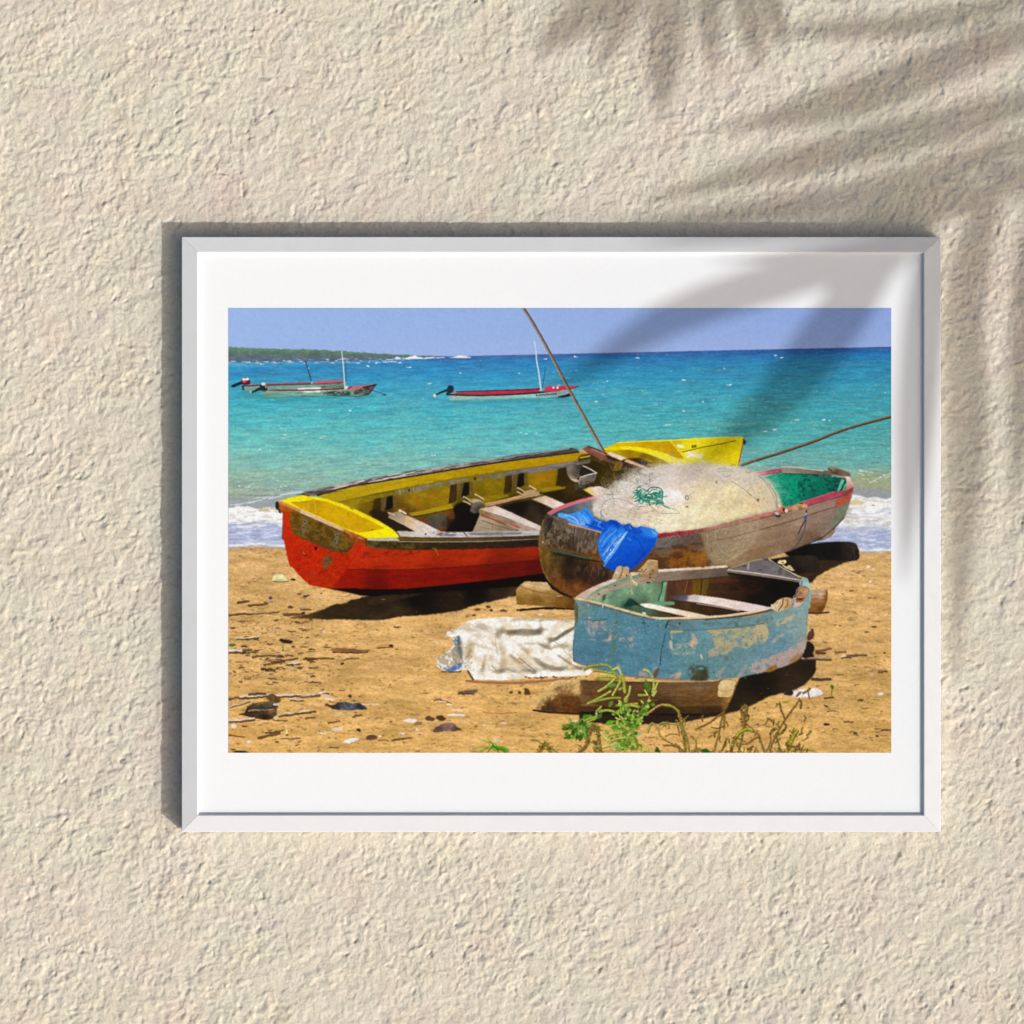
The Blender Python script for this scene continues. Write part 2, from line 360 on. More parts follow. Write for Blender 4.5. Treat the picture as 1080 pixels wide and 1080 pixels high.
# ---- shadows and litter on the sand -----------------------------------------------------------
poly([(303, 651.6), (313, 650), (325, 648), (336, 644), (345, 641), (352, 637.5), (362, 636.5), (372, 632.5), (385, 629.4), (398, 626.5), (420, 617), (575, 600), (600, 600), (606, 640), (560, 629), (543, 628.6), (530, 631.5), (515, 635.5), (500, 638.5), (484, 644), (470, 646),
      (455, 648), (437, 649.6), (424, 650), (410, 653), (390, 654.4), (372, 653.4), (352, 653.6), (330, 653)],
     [(310, 651, (84, 60, 28)), (350, 648, (50, 36, 18)), (400, 640, (36, 26, 14)), (400, 651, (58, 42, 22)), (440, 628, (8, 5, 3)), (480, 632, (36, 24, 12)), (500, 622, (8, 5, 3)), (530, 622, (42, 30, 16)), (560, 612, (12, 8, 6)), (430, 622, (10, 6, 4)), (420, 646, (52, 38, 20)), (540, 628, (62, 44, 24))],
     1, False, 2, [(.35, 7, 3)])
poly([(388, 633), (405, 628), (430, 623), (456, 619), (456, 623), (436, 629), (412, 634), (392, 638)], (62, 42, 22), .7, True, 3, [(.3, 6, 2)])
poly([(840, 604), (850, 590), (890, 580), (905, 588), (890, 594), (876, 600), (862, 608), (856, 614.6), (844, 616), (836, 612)], (52, 36, 20), 1, False, 2, [(.3, 5, 2)])
poly([(765, 750), (780, 715), (850, 688), (858, 690), (861, 698), (860.6, 706), (857, 714), (850, 721), (840, 727), (826, 731), (812, 734), (800, 740), (788, 746), (774, 751)], [(800, 720, (18, 12, 6)), (850, 700, (34, 24, 12)), (790, 742, (40, 28, 15)), (840, 724, (48, 34, 18))], 1, False, 2, [(.3, 6, 2)])
poly([(610, 748), (760, 748), (776, 750), (764, 754), (745, 757), (725, 761), (705, 763), (680, 764), (655, 764.4), (640, 764), (625, 762), (612, 762)], (40, 28, 15), 1, False, 2, [(.35, 6, 2)])
line([(545.6, 643.8), (560, 642.4), (580, 641.4), (606, 641.6)], (2.0, 3.0), (34, 22, 14)); 

def twig(x0, y0, x1, y1, w, c, sh=True):
    mx, my = (x0 + x1) / 2 + U(-1, 1), (y0 + y1) / 2 + U(-.6, .6)
    if sh:
        line([(x0 + .5, y0 + w * .6 + .4), (mx + .5, my + w * .6 + .4), (x1 + .5, y1 + w * .6 + .4)], w * .8 + .3, (74, 50, 26), .85)
    line([(x0, y0), (mx, my), (x1, y1)], (w, w * .7), c, tex=[(.3, 3, 1.5)])

# scattered small litter, thicker along the tide wrack on the left
for k in range(720):
    r = rng.random()
    if r < .30:
        x, y = U(241, 320), U(655, 720)
    elif r < .45:
        x, y = U(241, 420), U(715, 794)
    else:
        x, y = U(241, 940), 586 + 208 * rng.random()
    s = .45 + (y - 580) / 330
    c = [(70, 48, 24), (112, 80, 40), (150, 112, 62), (236, 222, 200), (58, 42, 30), (176, 140, 92)][rng.choice(6, p=[.28, .26, .2, .08, .1, .08])]
    dot(x, y, s * U(.5, 2.3), s * U(.3, .75), jit(c, 10), U(.35, .9), U(-14, 14))
for k in range(110):
    x, y = (U(241, 330), U(652, 722)) if k < 90 else (U(241, 940), U(640, 790))
    a = U(-10, 8); L = U(3, 11) * (.5 + (y - 600) / 240)
    twig(x, y, x + L, y + L * np.tan(np.radians(a)) * .5, U(.5, 1.2), jit([(96, 66, 34), (60, 44, 26), (190, 160, 124)][rng.choice(3, p=[.5, .3, .2])], 10), rng.random() < .4)
for k in range(800):
    x, y = U(241, 940), 584 + 209 * rng.random()
    s = .4 + (y - 580) / 420
    if nz(np.array([[x]]), np.array([[y]]), 26, 9, 0, 68, 2)[0, 0] > .46:
        dot(x, y, s * U(.5, 2.6), s * U(.22, .5), jit((92, 64, 30) if rng.random() < .72 else (240, 208, 156), 12), U(.3, .75), U(-8, 8))
# things one can make out
dot(294.6, 610, 7, 4.2, (236, 226, 160)); poly([(287, 612.6), (290, 608), (295, 606.4), (300, 608), (304, 612.4), (298, 613)], (240, 232, 172), 1, True, 1, [(.12, 4, 3)], False); line([(288, 613), (296, 613.8), (304, 613)], 1, (96, 76, 40), .8); dot(309, 611.6, 2.6, 1.3, (60, 44, 34)); dot(295, 612, 4, 1, (170, 156, 92), .6)
dot(285.2, 630.4, 2.0, 1.6, (40, 44, 120)); dot(284.6, 629.8, .8, .6, (96, 104, 190)); dot(322.6, 628.6, 3.4, 1.2, (58, 44, 40), 1, -16); dot(323, 627.8, 2, .5, (150, 140, 150)); dot(315.6, 626.4, 2, .8, (80, 58, 36)); dot(339, 626, 1.2, .7, (70, 48, 26))
twig(241, 648.4, 266, 646.8, 1.1, (84, 62, 34)); twig(266, 646.6, 294, 644.4, 1.2, (200, 164, 112)); twig(299, 647.8, 320, 646.6, 1.6, (110, 76, 40)); dot(320, 646.4, 2, 1.2, (70, 46, 26)); twig(317, 641.4, 327, 641.6, 1.8, (190, 150, 110)); twig(262, 638.2, 282, 636, 1.2, (92, 66, 34)); twig(250, 635.4, 262, 633.4, 1.4, (84, 58, 32)); dot(306, 640.4, 3, 1.2, (96, 64, 36))
twig(241, 686, 256, 686.2, 3.0, (226, 214, 200)); twig(256, 686, 265, 684.8, 1.6, (120, 96, 70)); twig(249, 673, 272, 671.4, 1.7, (224, 208, 184)); dot(245, 680.4, 4, 1.6, (80, 120, 40)); line([(298.4, 687), (298.6, 684), (298.2, 682)], 1.2, (90, 140, 40)); poly([(248, 697), (253, 691.4), (259, 691.6), (263, 696), (260, 698)], (226, 180, 122), .9, True, 1, None, False); line([(249, 697.8), (262, 698.4)], .8, (110, 70, 30))
poly([(294, 674.8), (298, 674), (305, 674.6), (309, 676.8), (306, 678.6), (298, 677.6)], (48, 34, 26), 1, True, 1, None, False); line([(298, 673.8), (305, 674.2)], .7, (190, 150, 120), .8)
poly([(349, 684.8), (352, 683.4), (362, 683.6), (376, 684.4), (384, 686.6), (378, 688), (362, 687.8), (351, 687.2)], [(352, 685, (156, 106, 66)), (376, 686, (120, 80, 50))], 1, True, 1, [(.3, 4, 1)], False); line([(351, 688), (378, 688.6), (388, 687.4)], 1, (60, 38, 22)); line([(380, 686), (390, 686)], 1.2, (110, 76, 48)); line([(374, 683), (377, 682)], 1.2, (150, 130, 110)); dot(345, 682.8, 4, .6, (70, 50, 30))
poly([(398, 682.4), (402, 679.6), (411, 679.4), (410, 682.6)], (206, 152, 72), 1, False, 1, None, False); line([(399, 683.2), (414, 682.6)], 1, (70, 44, 24)); dot(412.6, 681, 2.4, 1.4, (72, 48, 30))
twig(278, 701, 300, 697, 1, (90, 64, 36)); twig(304, 700.2, 316, 699, 1.6, (230, 214, 196)); dot(292, 691.4, 2.6, 1.2, (230, 224, 220)); twig(286, 698, 314, 694, .9, (78, 54, 30)); twig(270, 692, 296, 691, .8, (96, 66, 36)); dot(310, 699.6, 3, 1.1, (226, 222, 222)); twig(320, 694.6, 352, 694, .9, (90, 64, 34)); twig(362, 695.4, 378, 693.8, 1, (190, 150, 104)); dot(361, 700, 1.8, 1.2, (70, 48, 26)); dot(342, 658.4 + 8, 2.0, .8, (238, 228, 210)); dot(460, 666 + 10.6, 3, .8, (226, 216, 200))
twig(253, 734.6, 285, 732.4, 2.4, (232, 216, 196)); twig(262, 732.2, 280, 731, 1.4, (84, 66, 48)); twig(290, 733.6, 318, 732.4, 2.4, (226, 206, 180)); twig(318, 733.4, 338, 731, 3.0, (214, 188, 152)); twig(316, 735.2, 336, 734.4, 2.0, (140, 98, 62), False); twig(337, 730.8, 346, 730, 2, (236, 224, 208)); poly([(337, 732), (341, 731.6), (353, 736.6), (351, 738.6), (343, 738)], (232, 190, 146), 1, True, 1, None, False); line([(343, 736.8), (352, 737.8)], 1.2, (250, 240, 226))
twig(306, 737.2, 320, 738, 1.6, (234, 220, 210)); twig(241, 738.8 - 2, 252, 734.8, 1.2, (110, 84, 50)); twig(242, 745, 263, 739, 1.0, (220, 204, 186))
poly([(252, 753), (258, 751.4), (261, 746), (264, 742.6), (271, 741), (285, 739.6), (294, 741.6), (292, 746), (290, 757), (280, 758.8), (268, 757.6), (258, 754.6)], [(262, 752, (58, 38, 20)), (275, 742, (140, 104, 44)), (275, 746, (60, 56, 52)), (280, 756, (48, 30, 14)), (285, 749, (110, 80, 50))], 1, True, 1, [(.4, 3, 1.6)], False)
line([(262, 750), (268, 748.8), (278, 748.6), (288, 748)], 1.6, (214, 180, 140), .7, tex=[(.5, 2, 1)]); blot([(260, 744), (290, 743), (290, 748), (260, 749)], (48, 50, 56), .45, 3, 1.4, 0, 2, .1, .8)
poly([(281, 736), (286, 732), (291, 733.6), (296, 738), (293, 741.6), (284, 738.6)], (98, 72, 42), 1, True, 1, [(.4, 3, 2)], False); dot(291.6, 743, 3.6, 1.5, (236, 206, 184)); twig(241, 759.6, 268, 757.4, 2.6, (226, 204, 184)); twig(294, 753.6, 332, 748.6, 2.4, (214, 180, 134)); twig(300, 752, 326, 749, 1, (238, 220, 190), False); dot(291, 757, 3, 1.4, (226, 196, 166)); line([(288, 759.6), (303, 760.6)], 1.2, (110, 80, 44))
poly([(343, 743.4), (352, 743.6), (356, 741.4), (364, 740), (372, 741.8), (381, 742.4), (387, 748), (380, 748.6), (366, 748.8), (352, 748), (347, 745.4)], [(350, 746, (50, 46, 46)), (368, 746, (84, 88, 100)), (382, 746, (46, 46, 54))], 1, True, 1, [(.55, 2.4, 1.4)], False); line([(382, 742.6), (400, 742.8)], 1.0, (236, 220, 200)); line([(343, 742.6), (350, 744), (356, 743)], 1.2, (70, 48, 30)); dot(369, 734.4, 2, 1.3, (64, 44, 30))
poly([(239, 769), (246, 770), (255, 774), (259, 777), (250, 776.4), (239, 774)], (222, 160, 84), 1, True, 1, None, False); line([(239, 774.8), (258, 777.8)], 1.0, (90, 56, 26)); dot(246.6, 765.6, 3, 2.2, (240, 230, 214)); dot(258, 766, 3, .8, (80, 56, 30)); twig(272, 778, 295, 772.6, 1.6, (112, 84, 54)); twig(280, 772.4, 296, 770.8, .9, (80, 56, 32)); line([(302.4, 770), (302.6, 775)], 2.2, (246, 220, 170)); dot(303, 775.6, 1.2, .9, (60, 40, 20)); twig(296, 778, 316, 777.4, 1.2, (226, 190, 140)); dot(262, 782.6, 2, 1.2, (240, 224, 210)); dot(292, 782.4, 1.8, 1, (80, 56, 30)); dot(306, 784, 5, .9, (226, 196, 160), .8)
line([(335, 772.4), (342, 773.4), (348, 772.6)], 1.3, (240, 222, 200)); poly([(350, 770), (354, 767.4), (360, 767), (361, 769.4), (356, 771)], (234, 218, 204), 1, True, 1, None, False); dot(378.4, 770.4, 2.7, 1.5, (56, 38, 30), 1, 20); poly([(362, 783), (367, 779.4), (374, 778), (379, 779.4), (374, 782), (368, 783.8)], (246, 240, 234), 1, True, 1, None, False); dot(383, 779.6, 3, 1.5, (196, 144, 84)); poly([(386, 780), (388, 776.4), (393, 775), (398, 777), (396, 779.6), (389, 780.6)], (96, 66, 48), 1, True, 1, [(.4, 3, 2)], False); dot(400.4, 776.4, 1.8, 1, (240, 230, 224)); twig(413, 780.4, 434, 777.6, .9, (100, 70, 40)); line([(352, 753.4), (363, 753.6)], 1.4, (226, 196, 156)); twig(322, 758, 332, 756.4, .8, (80, 56, 30)); twig(372, 755.8, 382, 753.4, .8, (80, 56, 30)); twig(346, 762, 358, 760, .9, (110, 84, 40)); dot(254, 793, 8, 1.2, (64, 46, 28)); dot(246, 790.6, 3, .8, (90, 60, 30))
poly([(425, 760.4), (430, 758.2), (436, 758), (440, 760), (436, 761.8), (428, 761.6)], (248, 236, 228), 1, True, 1, None, False); dot(442, 763, 4, 1.9, (150, 112, 88)); poly([(449, 757), (452, 755), (459, 757.6), (456, 760.4), (450, 759.8)], (100, 68, 40), 1, True, 1, [(.4, 3, 2)], False); poly([(460, 755), (466, 754.6), (470, 758), (467, 760.6), (461, 758.6)], (84, 54, 36), 1, True, 1, [(.4, 3, 2)], False)
poly([(457, 770.6), (462, 766), (472, 762), (478, 762.6), (482, 767), (487, 769.6), (478, 771), (468, 771), (460, 772.6)], [(462, 770, (90, 64, 60)), (474, 765, (146, 112, 104)), (482, 769, (80, 60, 54))], 1, True, 1, [(.4, 3, 2)], False); dot(438, 753.8, 6, 1.4, (166, 126, 92), .8); dot(440, 769.6, 2, 1, (240, 224, 210)); dot(425, 773.6, 3, 1, (236, 214, 190)); line([(458, 738.6), (464, 737.8), (472, 740.6), (477, 742.8)], 1.6, (120, 84, 60)); line([(463, 739), (470, 740)], 1, (246, 226, 206)); line([(472, 742.8), (477, 743)], 1.4, (250, 240, 226)); line([(478, 748.6), (488, 749.4)], 1.6, (244, 222, 204)); line([(473, 754), (490, 754.4)], 1.7, (252, 244, 238)); line([(486, 760), (496, 764)], .8, (230, 190, 140)); dot(511, 765, 2.6, .8, (246, 224, 210)); dot(531, 762.8, 4, 1, (240, 210, 176)); dot(523, 780.6, 3, 1.6, (226, 200, 180)); line([(509, 751), (525, 752.4), (545, 751.4)], .9, (176, 110, 66))
poly([(482, 731), (488, 729), (497, 727.4), (503, 728), (502, 730.4), (494, 732.4)], (110, 84, 68), 1, True, 1, [(.3, 3, 2)], False); line([(483, 731.8), (500, 732)], .8, (60, 40, 24)); dot(539, 730.6, 2, 1.3, (96, 62, 30)); dot(548, 730.4, 2, 1.4, (90, 58, 28)); poly([(553, 732), (553.6, 726), (557, 727), (559.6, 731), (557, 732.8)], (86, 58, 22), 1, True, 1, None, False); dot(543, 742, 4, .8, (150, 106, 56), .8); dot(449, 731, 4, .9, (140, 110, 50), .8)
dot(503, 643, 3.4, 1.2, (116, 84, 48)); dot(515, 640, 2.6, 1.4, (90, 64, 36)); dot(531, 644.4, 4, 1.3, (110, 76, 40)); dot(518, 643.6, 2, 1, (70, 48, 28)); dot(500, 649, 2.2, 1, (84, 56, 30)); dot(570, 648, 3, 1, (244, 226, 196)); dot(552, 647.6, 3.4, .8, (230, 206, 170)); dot(478, 648.6, 3, 1.4, (190, 150, 110), .7)
# right-hand side
poly([(835, 733.6), (838, 728.6), (848, 726.6), (862, 726), (868, 731), (860, 734.6), (846, 735.6)], (240, 232, 232), 1, True, 1, [(.12, 3, 2)], False); poly([(826, 732), (830, 729), (834, 727.6), (836.6, 730), (834.6, 733.6), (828, 732.8)], (36, 32, 38), 1, True, 1, None, False); line([(877.4, 725), (877, 734)], 1, (110, 124, 30)); dot(877.8, 724.4, 2.0, 1.9, (84, 104, 30)); dot(828, 740.6, 4, 1, (140, 146, 40)); twig(869, 735.4, 879, 735, 1.2, (96, 66, 44)); twig(856, 716, 876, 715.6, 1.8, (76, 52, 34)); dot(928.6, 731.8, 2.8, 1.4, (250, 244, 244)); dot(920, 712, 2, 1, (196, 184, 190)); twig(926, 708, 935, 707, 1.2, (150, 104, 64)); twig(888, 692.4, 897, 692.4, 1.8, (244, 224, 200)); poly([(892, 692.6), (896, 690.6), (902, 690.6), (904, 693)], (110, 80, 60), 1, True, 1, None, False); twig(902, 690, 914, 690, 1, (110, 84, 50)); dot(933, 688.8, 1.5, .9, (70, 42, 30)); twig(860, 686, 876, 683, 1.2, (120, 86, 52)); twig(860, 688.4, 870, 688, 1.4, (84, 58, 36)); twig(846, 694, 876, 694.6, 2.2, (170, 150, 124)); twig(880, 687, 892, 687, 1.1, (140, 104, 54)); dot(922, 661, 3, 1, (96, 66, 36)); dot(914, 667, 2.6, .7, (96, 66, 36)); dot(886, 660, 2, 1, (150, 114, 60)); dot(898, 623.4, 2.4, .8, (120, 84, 44)); dot(916, 598, 2, .9, (246, 232, 216)); dot(918, 613.4, 1.6, 1, (250, 244, 240)); dot(921, 600, 1.2, .8, (240, 230, 220)); dot(872, 764, 3.6, 1.3, (60, 40, 30)); twig(890, 761, 900, 761, .8, (110, 80, 46)); dot(902, 773.8, 2, 1.2, (80, 54, 32)); dot(925, 776.4, 2, 1, (100, 66, 40)); dot(907.6, 738.6, 3, 1.3, (96, 68, 44)); dot(871, 744.6, 2.6, .9, (70, 50, 40), 1, 30); twig(930, 770, 940, 769, .8, (90, 62, 40)); dot(884, 787, 12, 1, (232, 190, 140), .7)
poly([(852, 668), (855, 663.4), (858, 664.6), (858.6, 672), (855, 675), (851, 675)], (84, 54, 34), 1, True, 1, [(.6, 2, 2)], False); dot(854, 665, 1.4, 1, (226, 200, 170)); poly([(850, 678), (856, 678), (859, 683), (856, 691), (848, 694)], (30, 20, 14), 1, True, 2, None, False)
for k in range(16):
    x, y = U(860, 938), U(600, 790)
    twig(x, y, x + U(3, 8), y + U(-1, 1), U(.6, 1.1), jit((110, 78, 44), 14), False)
def warp(amp, sc, y0=0, seed=900):
    """roughen drawn outlines: ink bleeds a fraction of a millimetre along the grain"""
    global img, lab
    dx = (nz(FX, FY, sc, sc, 0, seed, 2) - .5) * 2 * amp * S
    dy = (nz(FX, FY, sc, sc, 0, seed + 7, 2) - .5) * 2 * amp * S
    k = np.clip((FY - y0) / 6, 0, 1)
    gx, gy = np.meshgrid(np.arange(W), np.arange(H))
    fx, fy = np.clip(gx + dx * k, 0, W - 1.001), np.clip(gy + dy * k, 0, H - 1.001)
    ix, iy = fx.astype(int), fy.astype(int)
    u, v = (fx - ix)[..., None], (fy - iy)[..., None]
    ix1, iy1 = np.minimum(ix + 1, W - 1), np.minimum(iy + 1, H - 1)
    lab = lab[np.rint(fy).astype(int), np.rint(fx).astype(int)]
    img = ((img[iy, ix] * (1 - u) + img[iy, ix1] * u) * (1 - v) + (img[iy1, ix] * (1 - u) + img[iy1, ix1] * u) * v).astype(np.float32)

warp(.7, 3.0, 582)

def pole(pts, w, c, hi, dk):
    line(pts, w, c, tex=[(.25, 4, 2)])
    p = np.array(pts, float)
    line([tuple(q) for q in p + hi[0]], w * .34, hi[1], .8, own=False)
    line([tuple(q) for q in p + dk[0]], w * .3, dk[1], .7, own=False)

part('leaning pole')
pole([(782, 490.6), (802, 484), (820, 478.6), (850, 468.6), (867, 462.2), (880, 457), (900, 450.2), (920, 444.6), (940.5, 439.4)], 2.9, (92, 66, 44), (np.array((0, -.9)), (150, 120, 92)), (np.array((0, 1.0)), (50, 34, 24)))

# ---- large red boat with a yellow inside -------------------------------------------------------
part('red and yellow boat')
# bow, seen from outside and inside
poly([(637, 474), (645, 469.4), (651, 467), (700, 464.4), (740, 462.2), (783.4, 461), (785, 463), (779.4, 490), (776, 498), (716, 500), (690, 500), (640, 484)],
     [(650, 470, (232, 196, 0)), (700, 468, (214, 172, 0)), (740, 468, (240, 222, 24)), (775, 470, (240, 220, 10)), (770, 488, (232, 208, 0)), (730, 486, (240, 226, 40))], tex=[(.07, 14, 5)])
poly([(636, 474.6), (660, 473), (680, 476), (700, 482), (722, 492), (722, 500), (690, 500), (660, 486), (640, 480)], [(645, 476, (196, 162, 0)), (672, 479, (176, 140, 0)), (684, 483, (130, 100, 4)), (676, 486, (90, 66, 4)), (700, 490, (150, 124, 20))], 1, True, 1, [(.2, 6, 3)])
poly([(644, 472.4), (651, 467), (707, 464.6), (714, 474), (722, 483), (716, 484), (700, 478), (682, 473.4), (664, 471.4)], [(655, 469, (226, 186, 0)), (690, 469, (206, 164, 0)), (714, 480, (196, 150, 0))], 1, False, 1, [(.08, 7, 3)])
poly([(636, 474.2), (644, 471.4), (662, 470.8), (682, 473), (700, 477.6), (714, 484), (724, 492), (712, 492), (698, 484.6), (680, 477.8), (662, 474.4), (648, 475)], [(645, 473, (240, 214, 0)), (670, 472.6, (252, 234, 20)), (700, 481, (244, 228, 40)), (714, 488, (238, 222, 70))], 1, True)
line([(651, 467), (680, 465.4), (707, 464.4), (745, 462), (783, 461)], 1.2, (250, 236, 60), .9)
line([(707, 465), (713, 472), (721, 481.6)], 1.4, (246, 228, 40), .8)
dot(717.6, 470.6, 4.2, 1.8, (252, 248, 230), .85, 12, edge=1.5)
for x, y, rx, ry in ((728, 478.4, 5, 2), (733, 481, 6, 2.2), (739, 481, 2.6, 3.6), (727, 481.6, 3, 1.6), (742, 488, 3, 2.4), (732, 476.8, 3, 1)):
    dot(x, y, rx, ry, (250, 244, 226), .8, U(-20, 20), edge=1.6)
line([(719.8, 476.8), (740, 472), (756, 469), (776, 464.8)], .9, (120, 84, 10), .95)
for ox in (0, 2.7):    # two small letters on the bow
    line([(731.6 + ox, 469.8 - ox * .16), (729.9 + ox, 470.1 - ox * .16), (729.8 + ox, 472 - ox * .16), (731.6 + ox, 471.9 - ox * .16)], .75, (60, 44, 20), .95, False)
    line([(730 + ox, 471 - ox * .16), (731.3 + ox, 470.9 - ox * .16)], .6, (60, 44, 20), .9, False)
line([(757, 487), (764, 479)], .7, (190, 160, 20), .6)
line([(784.6, 463.6), (781.8, 476), (778.8, 491)], 1.4, (150, 96, 50), tex=[(.5, 2, 3)])
poly([(783.6, 462.8), (786, 464), (787, 467), (784.6, 469.6)], (62, 46, 40)); dot(786, 466.6, 1, 1.4, (40, 34, 44))
# inside of the boat
poly([(333, 521), (400, 505.5), (450, 498), (500, 490), (560, 482), (611, 476), (640, 480), (690, 492), (690, 540), (600, 560), (570, 562), (420, 562), (412, 557), (400, 550), (380, 540), (360, 531)],
     [(350, 526, (150, 122, 6)), (372, 530, (160, 130, 8)), (385, 536, (120, 92, 6)), (400, 545, (44, 30, 8)), (440, 525, (150, 122, 8)), (460, 528, (146, 116, 4)), (470, 520, (150, 122, 4)), (430, 545, (90, 64, 10)), (450, 556, (70, 46, 18)), (490, 548, (16, 10, 6)), (485, 556, (18, 12, 8)),
      (520, 512, (140, 114, 0)), (515, 522, (130, 104, 0)), (540, 540, (26, 18, 8)), (560, 548, (44, 32, 18)), (570, 505, (150, 122, 0)), (580, 506, (144, 114, 0)), (600, 520, (54, 40, 4)), (600, 528, (40, 28, 6)), (640, 500, (34, 24, 2)), (660, 495, (40, 28, 4)), (620, 522, (44, 32, 4))], tex=[(.16, 12, 5, -9), (.14, 4, 2)])
blot([(430, 540), (478, 534), (480, 558), (440, 560)], (150, 64, 22), .50, 8, 4, -10, 31, .1, .5)
blot([(452, 544), (470, 542), (470, 556), (452, 556)], (72, 80, 92), .40, 6, 4, 0, 32, .1, .6)
blot([(418, 520), (476, 508), (474, 534), (424, 542)], (176, 92, 16), .62, 9, 3, -30, 33, .12, .45)
blot([(558, 500), (590, 494), (588, 514), (564, 518)], (180, 96, 10), .58, 14, 2, -30, 34, .12, .4)
blot([(500, 506), (532, 502), (530, 522), (502, 526)], (110, 92, 0), .5, 5, 3, 0, 35, .1, .5)
blot([(520, 530), (580, 524), (570, 556), (530, 548)], (70, 58, 36), .56, 7, 5, 20, 36, .1, .5)
# ledge along the lower planks
poly([(431, 541), (445, 538.6), (476, 531), (479, 536), (450, 542.4), (434, 544.6)], (168, 142, 12), tex=[(.2, 8, 2)]); line([(434, 545), (455, 541.6), (478, 536.6)], 1, (60, 42, 6), .9)
poly([(504, 525.6), (532, 520), (537, 523.4), (506, 530)], (146, 120, 4), tex=[(.2, 8, 2)])
poly([(566, 516), (592, 511.6), (598, 512), (597, 515.4), (575, 520)], (150, 124, 4), tex=[(.2, 8, 2)]); line([(574, 520), (597, 515.6)], 1, (50, 36, 4), .8)
# top plank, then the grey stringer under it
top_ = [(332, 522), (365, 513.6), (400, 507.4), (450, 499.2), (500, 491.4), (560, 483), (612, 475.6), (622, 478)]
bot_ = [(622, 483), (600, 487.4), (560, 493), (515, 499.4), (480, 504.6), (450, 510.4), (420, 516), (400, 519.8), (378, 524.8), (356, 530)]
poly(top_ + bot_, [(345, 524, (178, 150, 14)), (400, 512, (192, 160, 14)), (450, 504, (190, 154, 6)), (500, 496, (184, 148, 0)), (560, 488, (184, 146, 0)), (606, 481, (180, 140, 0))], tex=[(.12, 16, 2.4, -9)])
line([(356, 530), (378, 525), (400, 520), (420, 516.2), (450, 510.6), (480, 504.8), (515, 499.6), (560, 493.2), (600, 487.4)], 1.0, (112, 96, 6), .8)
s_t = [(416, 517), (420, 516.4), (450, 511), (480, 505.2), (515, 500), (560, 493.6), (598, 487.4), (622, 483.4)]
s_b = [(622, 488.6), (598, 493), (560, 499.4), (515, 506), (480, 511.8), (450, 517), (420, 522), (416, 523)]
poly(s_t + s_b, [(425, 518, (118, 108, 70)), (450, 513, (132, 122, 104)), (480, 508, (124, 114, 100)), (500, 505, (118, 108, 88)), (540, 500, (120, 114, 112)), (580, 493, (122, 114, 112)), (606, 488, (116, 110, 96))], tex=[(.35, 7, 3, -9)])
blot([(416, 516), (480, 504), (480, 512), (416, 524)], (126, 112, 10), .52, 6, 4, -9, 41, .07, .8)
blot([(490, 503), (530, 496), (530, 506), (490, 512)], (130, 112, 10), .56, 5, 4, -9, 42, .07, .8)
poly([(370, 527), (402, 521), (416, 518), (416, 524), (396, 527), (374, 532)], (140, 126, 18), .7, tex=[(.3, 6, 3)])
dot(432, 517, 1.8, 1.6, (90, 44, 24)); dot(501, 504.6, 1.6, 1.6, (70, 36, 20))
for x, y in ((420.6, 516), (422, 518), (433, 516.6), (436, 515)):
    line([(x, y - 1), (x + .4, y + 4)], .8, (186, 176, 150), .7)
# ribs with their shade
def rib(x, y, h, w, dk=(52, 36, 6), lt=(96, 78, 34)):
    poly([(x, y), (x + 7.5 * w, y - 1.2), (x + 7 * w, y + h - 3), (x - 2 * w, y + h)], dk, .95, tex=[(.5, 3, 8)])
    poly([(x + 7.5 * w, y - 1.2), (x + 16 * w, y - 2.6), (x + 16 * w, y + h * .62), (x + 8 * w, y + h * .8)], lt, .95, tex=[(.4, 2.4, 9)])
    poly([(x + 15 * w, y - 2.4), (x + 21 * w, y - 3.4), (x + 21 * w, y + h * .5), (x + 12 * w, y + h * .66), (x + 13 * w, y + h * .4)], (12, 8, 4), .97, soft=2)
    poly([(x + 21 * w, y - 3.4), (x + 24.5 * w, y - 3.8), (x + 25.5 * w, y + h * .5), (x + 21 * w, y + h * .55)], (104, 82, 34), .9, tex=[(.3, 2, 6)])
rib(394.5, 526, 19, .95); rib(475, 511.6, 20, .95); rib(533, 502, 20, .95)
poly([(589, 494), (597, 492.6), (600, 510), (594, 514), (586, 512)], (46, 32, 4), .95, soft=2, tex=[(.4, 3, 8)])
poly([(388, 541), (394, 536), (408, 541), (416, 546), (404, 549)], (36, 24, 8), .75, False, 3); poly([(398, 545), (410, 544), (438, 560), (418, 562)], (34, 22, 10), .95, soft=2)
poly([(478, 536), (488, 530), (506, 542), (498, 562), (470, 562), (480, 548)], (12, 8, 5), .95, True, 4)
poly([(510, 538), (560, 527), (576, 533), (574, 553), (560, 548), (540, 540), (524, 533)], [(520, 534, (30, 20, 8)), (545, 534, (14, 10, 5)), (565, 545, (52, 40, 24)), (575, 535, (30, 20, 10))], .95, False, 2, [(.4, 8, 5)])
# dark fore-part
poly([(598, 494), (622, 488), (648, 486), (652, 500), (650, 514), (632, 512), (616, 516), (600, 522), (588, 530), (570, 520), (596, 516)], [(606, 492, (30, 20, 4)), (630, 492, (46, 34, 0)), (640, 500, (58, 42, 0)), (600, 516, (60, 44, 4)), (620, 512, (50, 36, 2)), (590, 524, (34, 24, 4))], .95, False, 3, [(.3, 5, 4)])
poly([(611, 481), (625, 478), (634, 484), (640, 492), (626, 486), (612, 488)], (70, 54, 16), .9, True, 2, [(.4, 3, 3)]); line([(612, 482.8), (622, 481)], 1.3, (186, 170, 70)); line([(613, 487), (622, 485.6)], 2, (96, 94, 70), .8); dot(634, 484.4, 2.2, 1.2, (150, 130, 90), .8, -20)
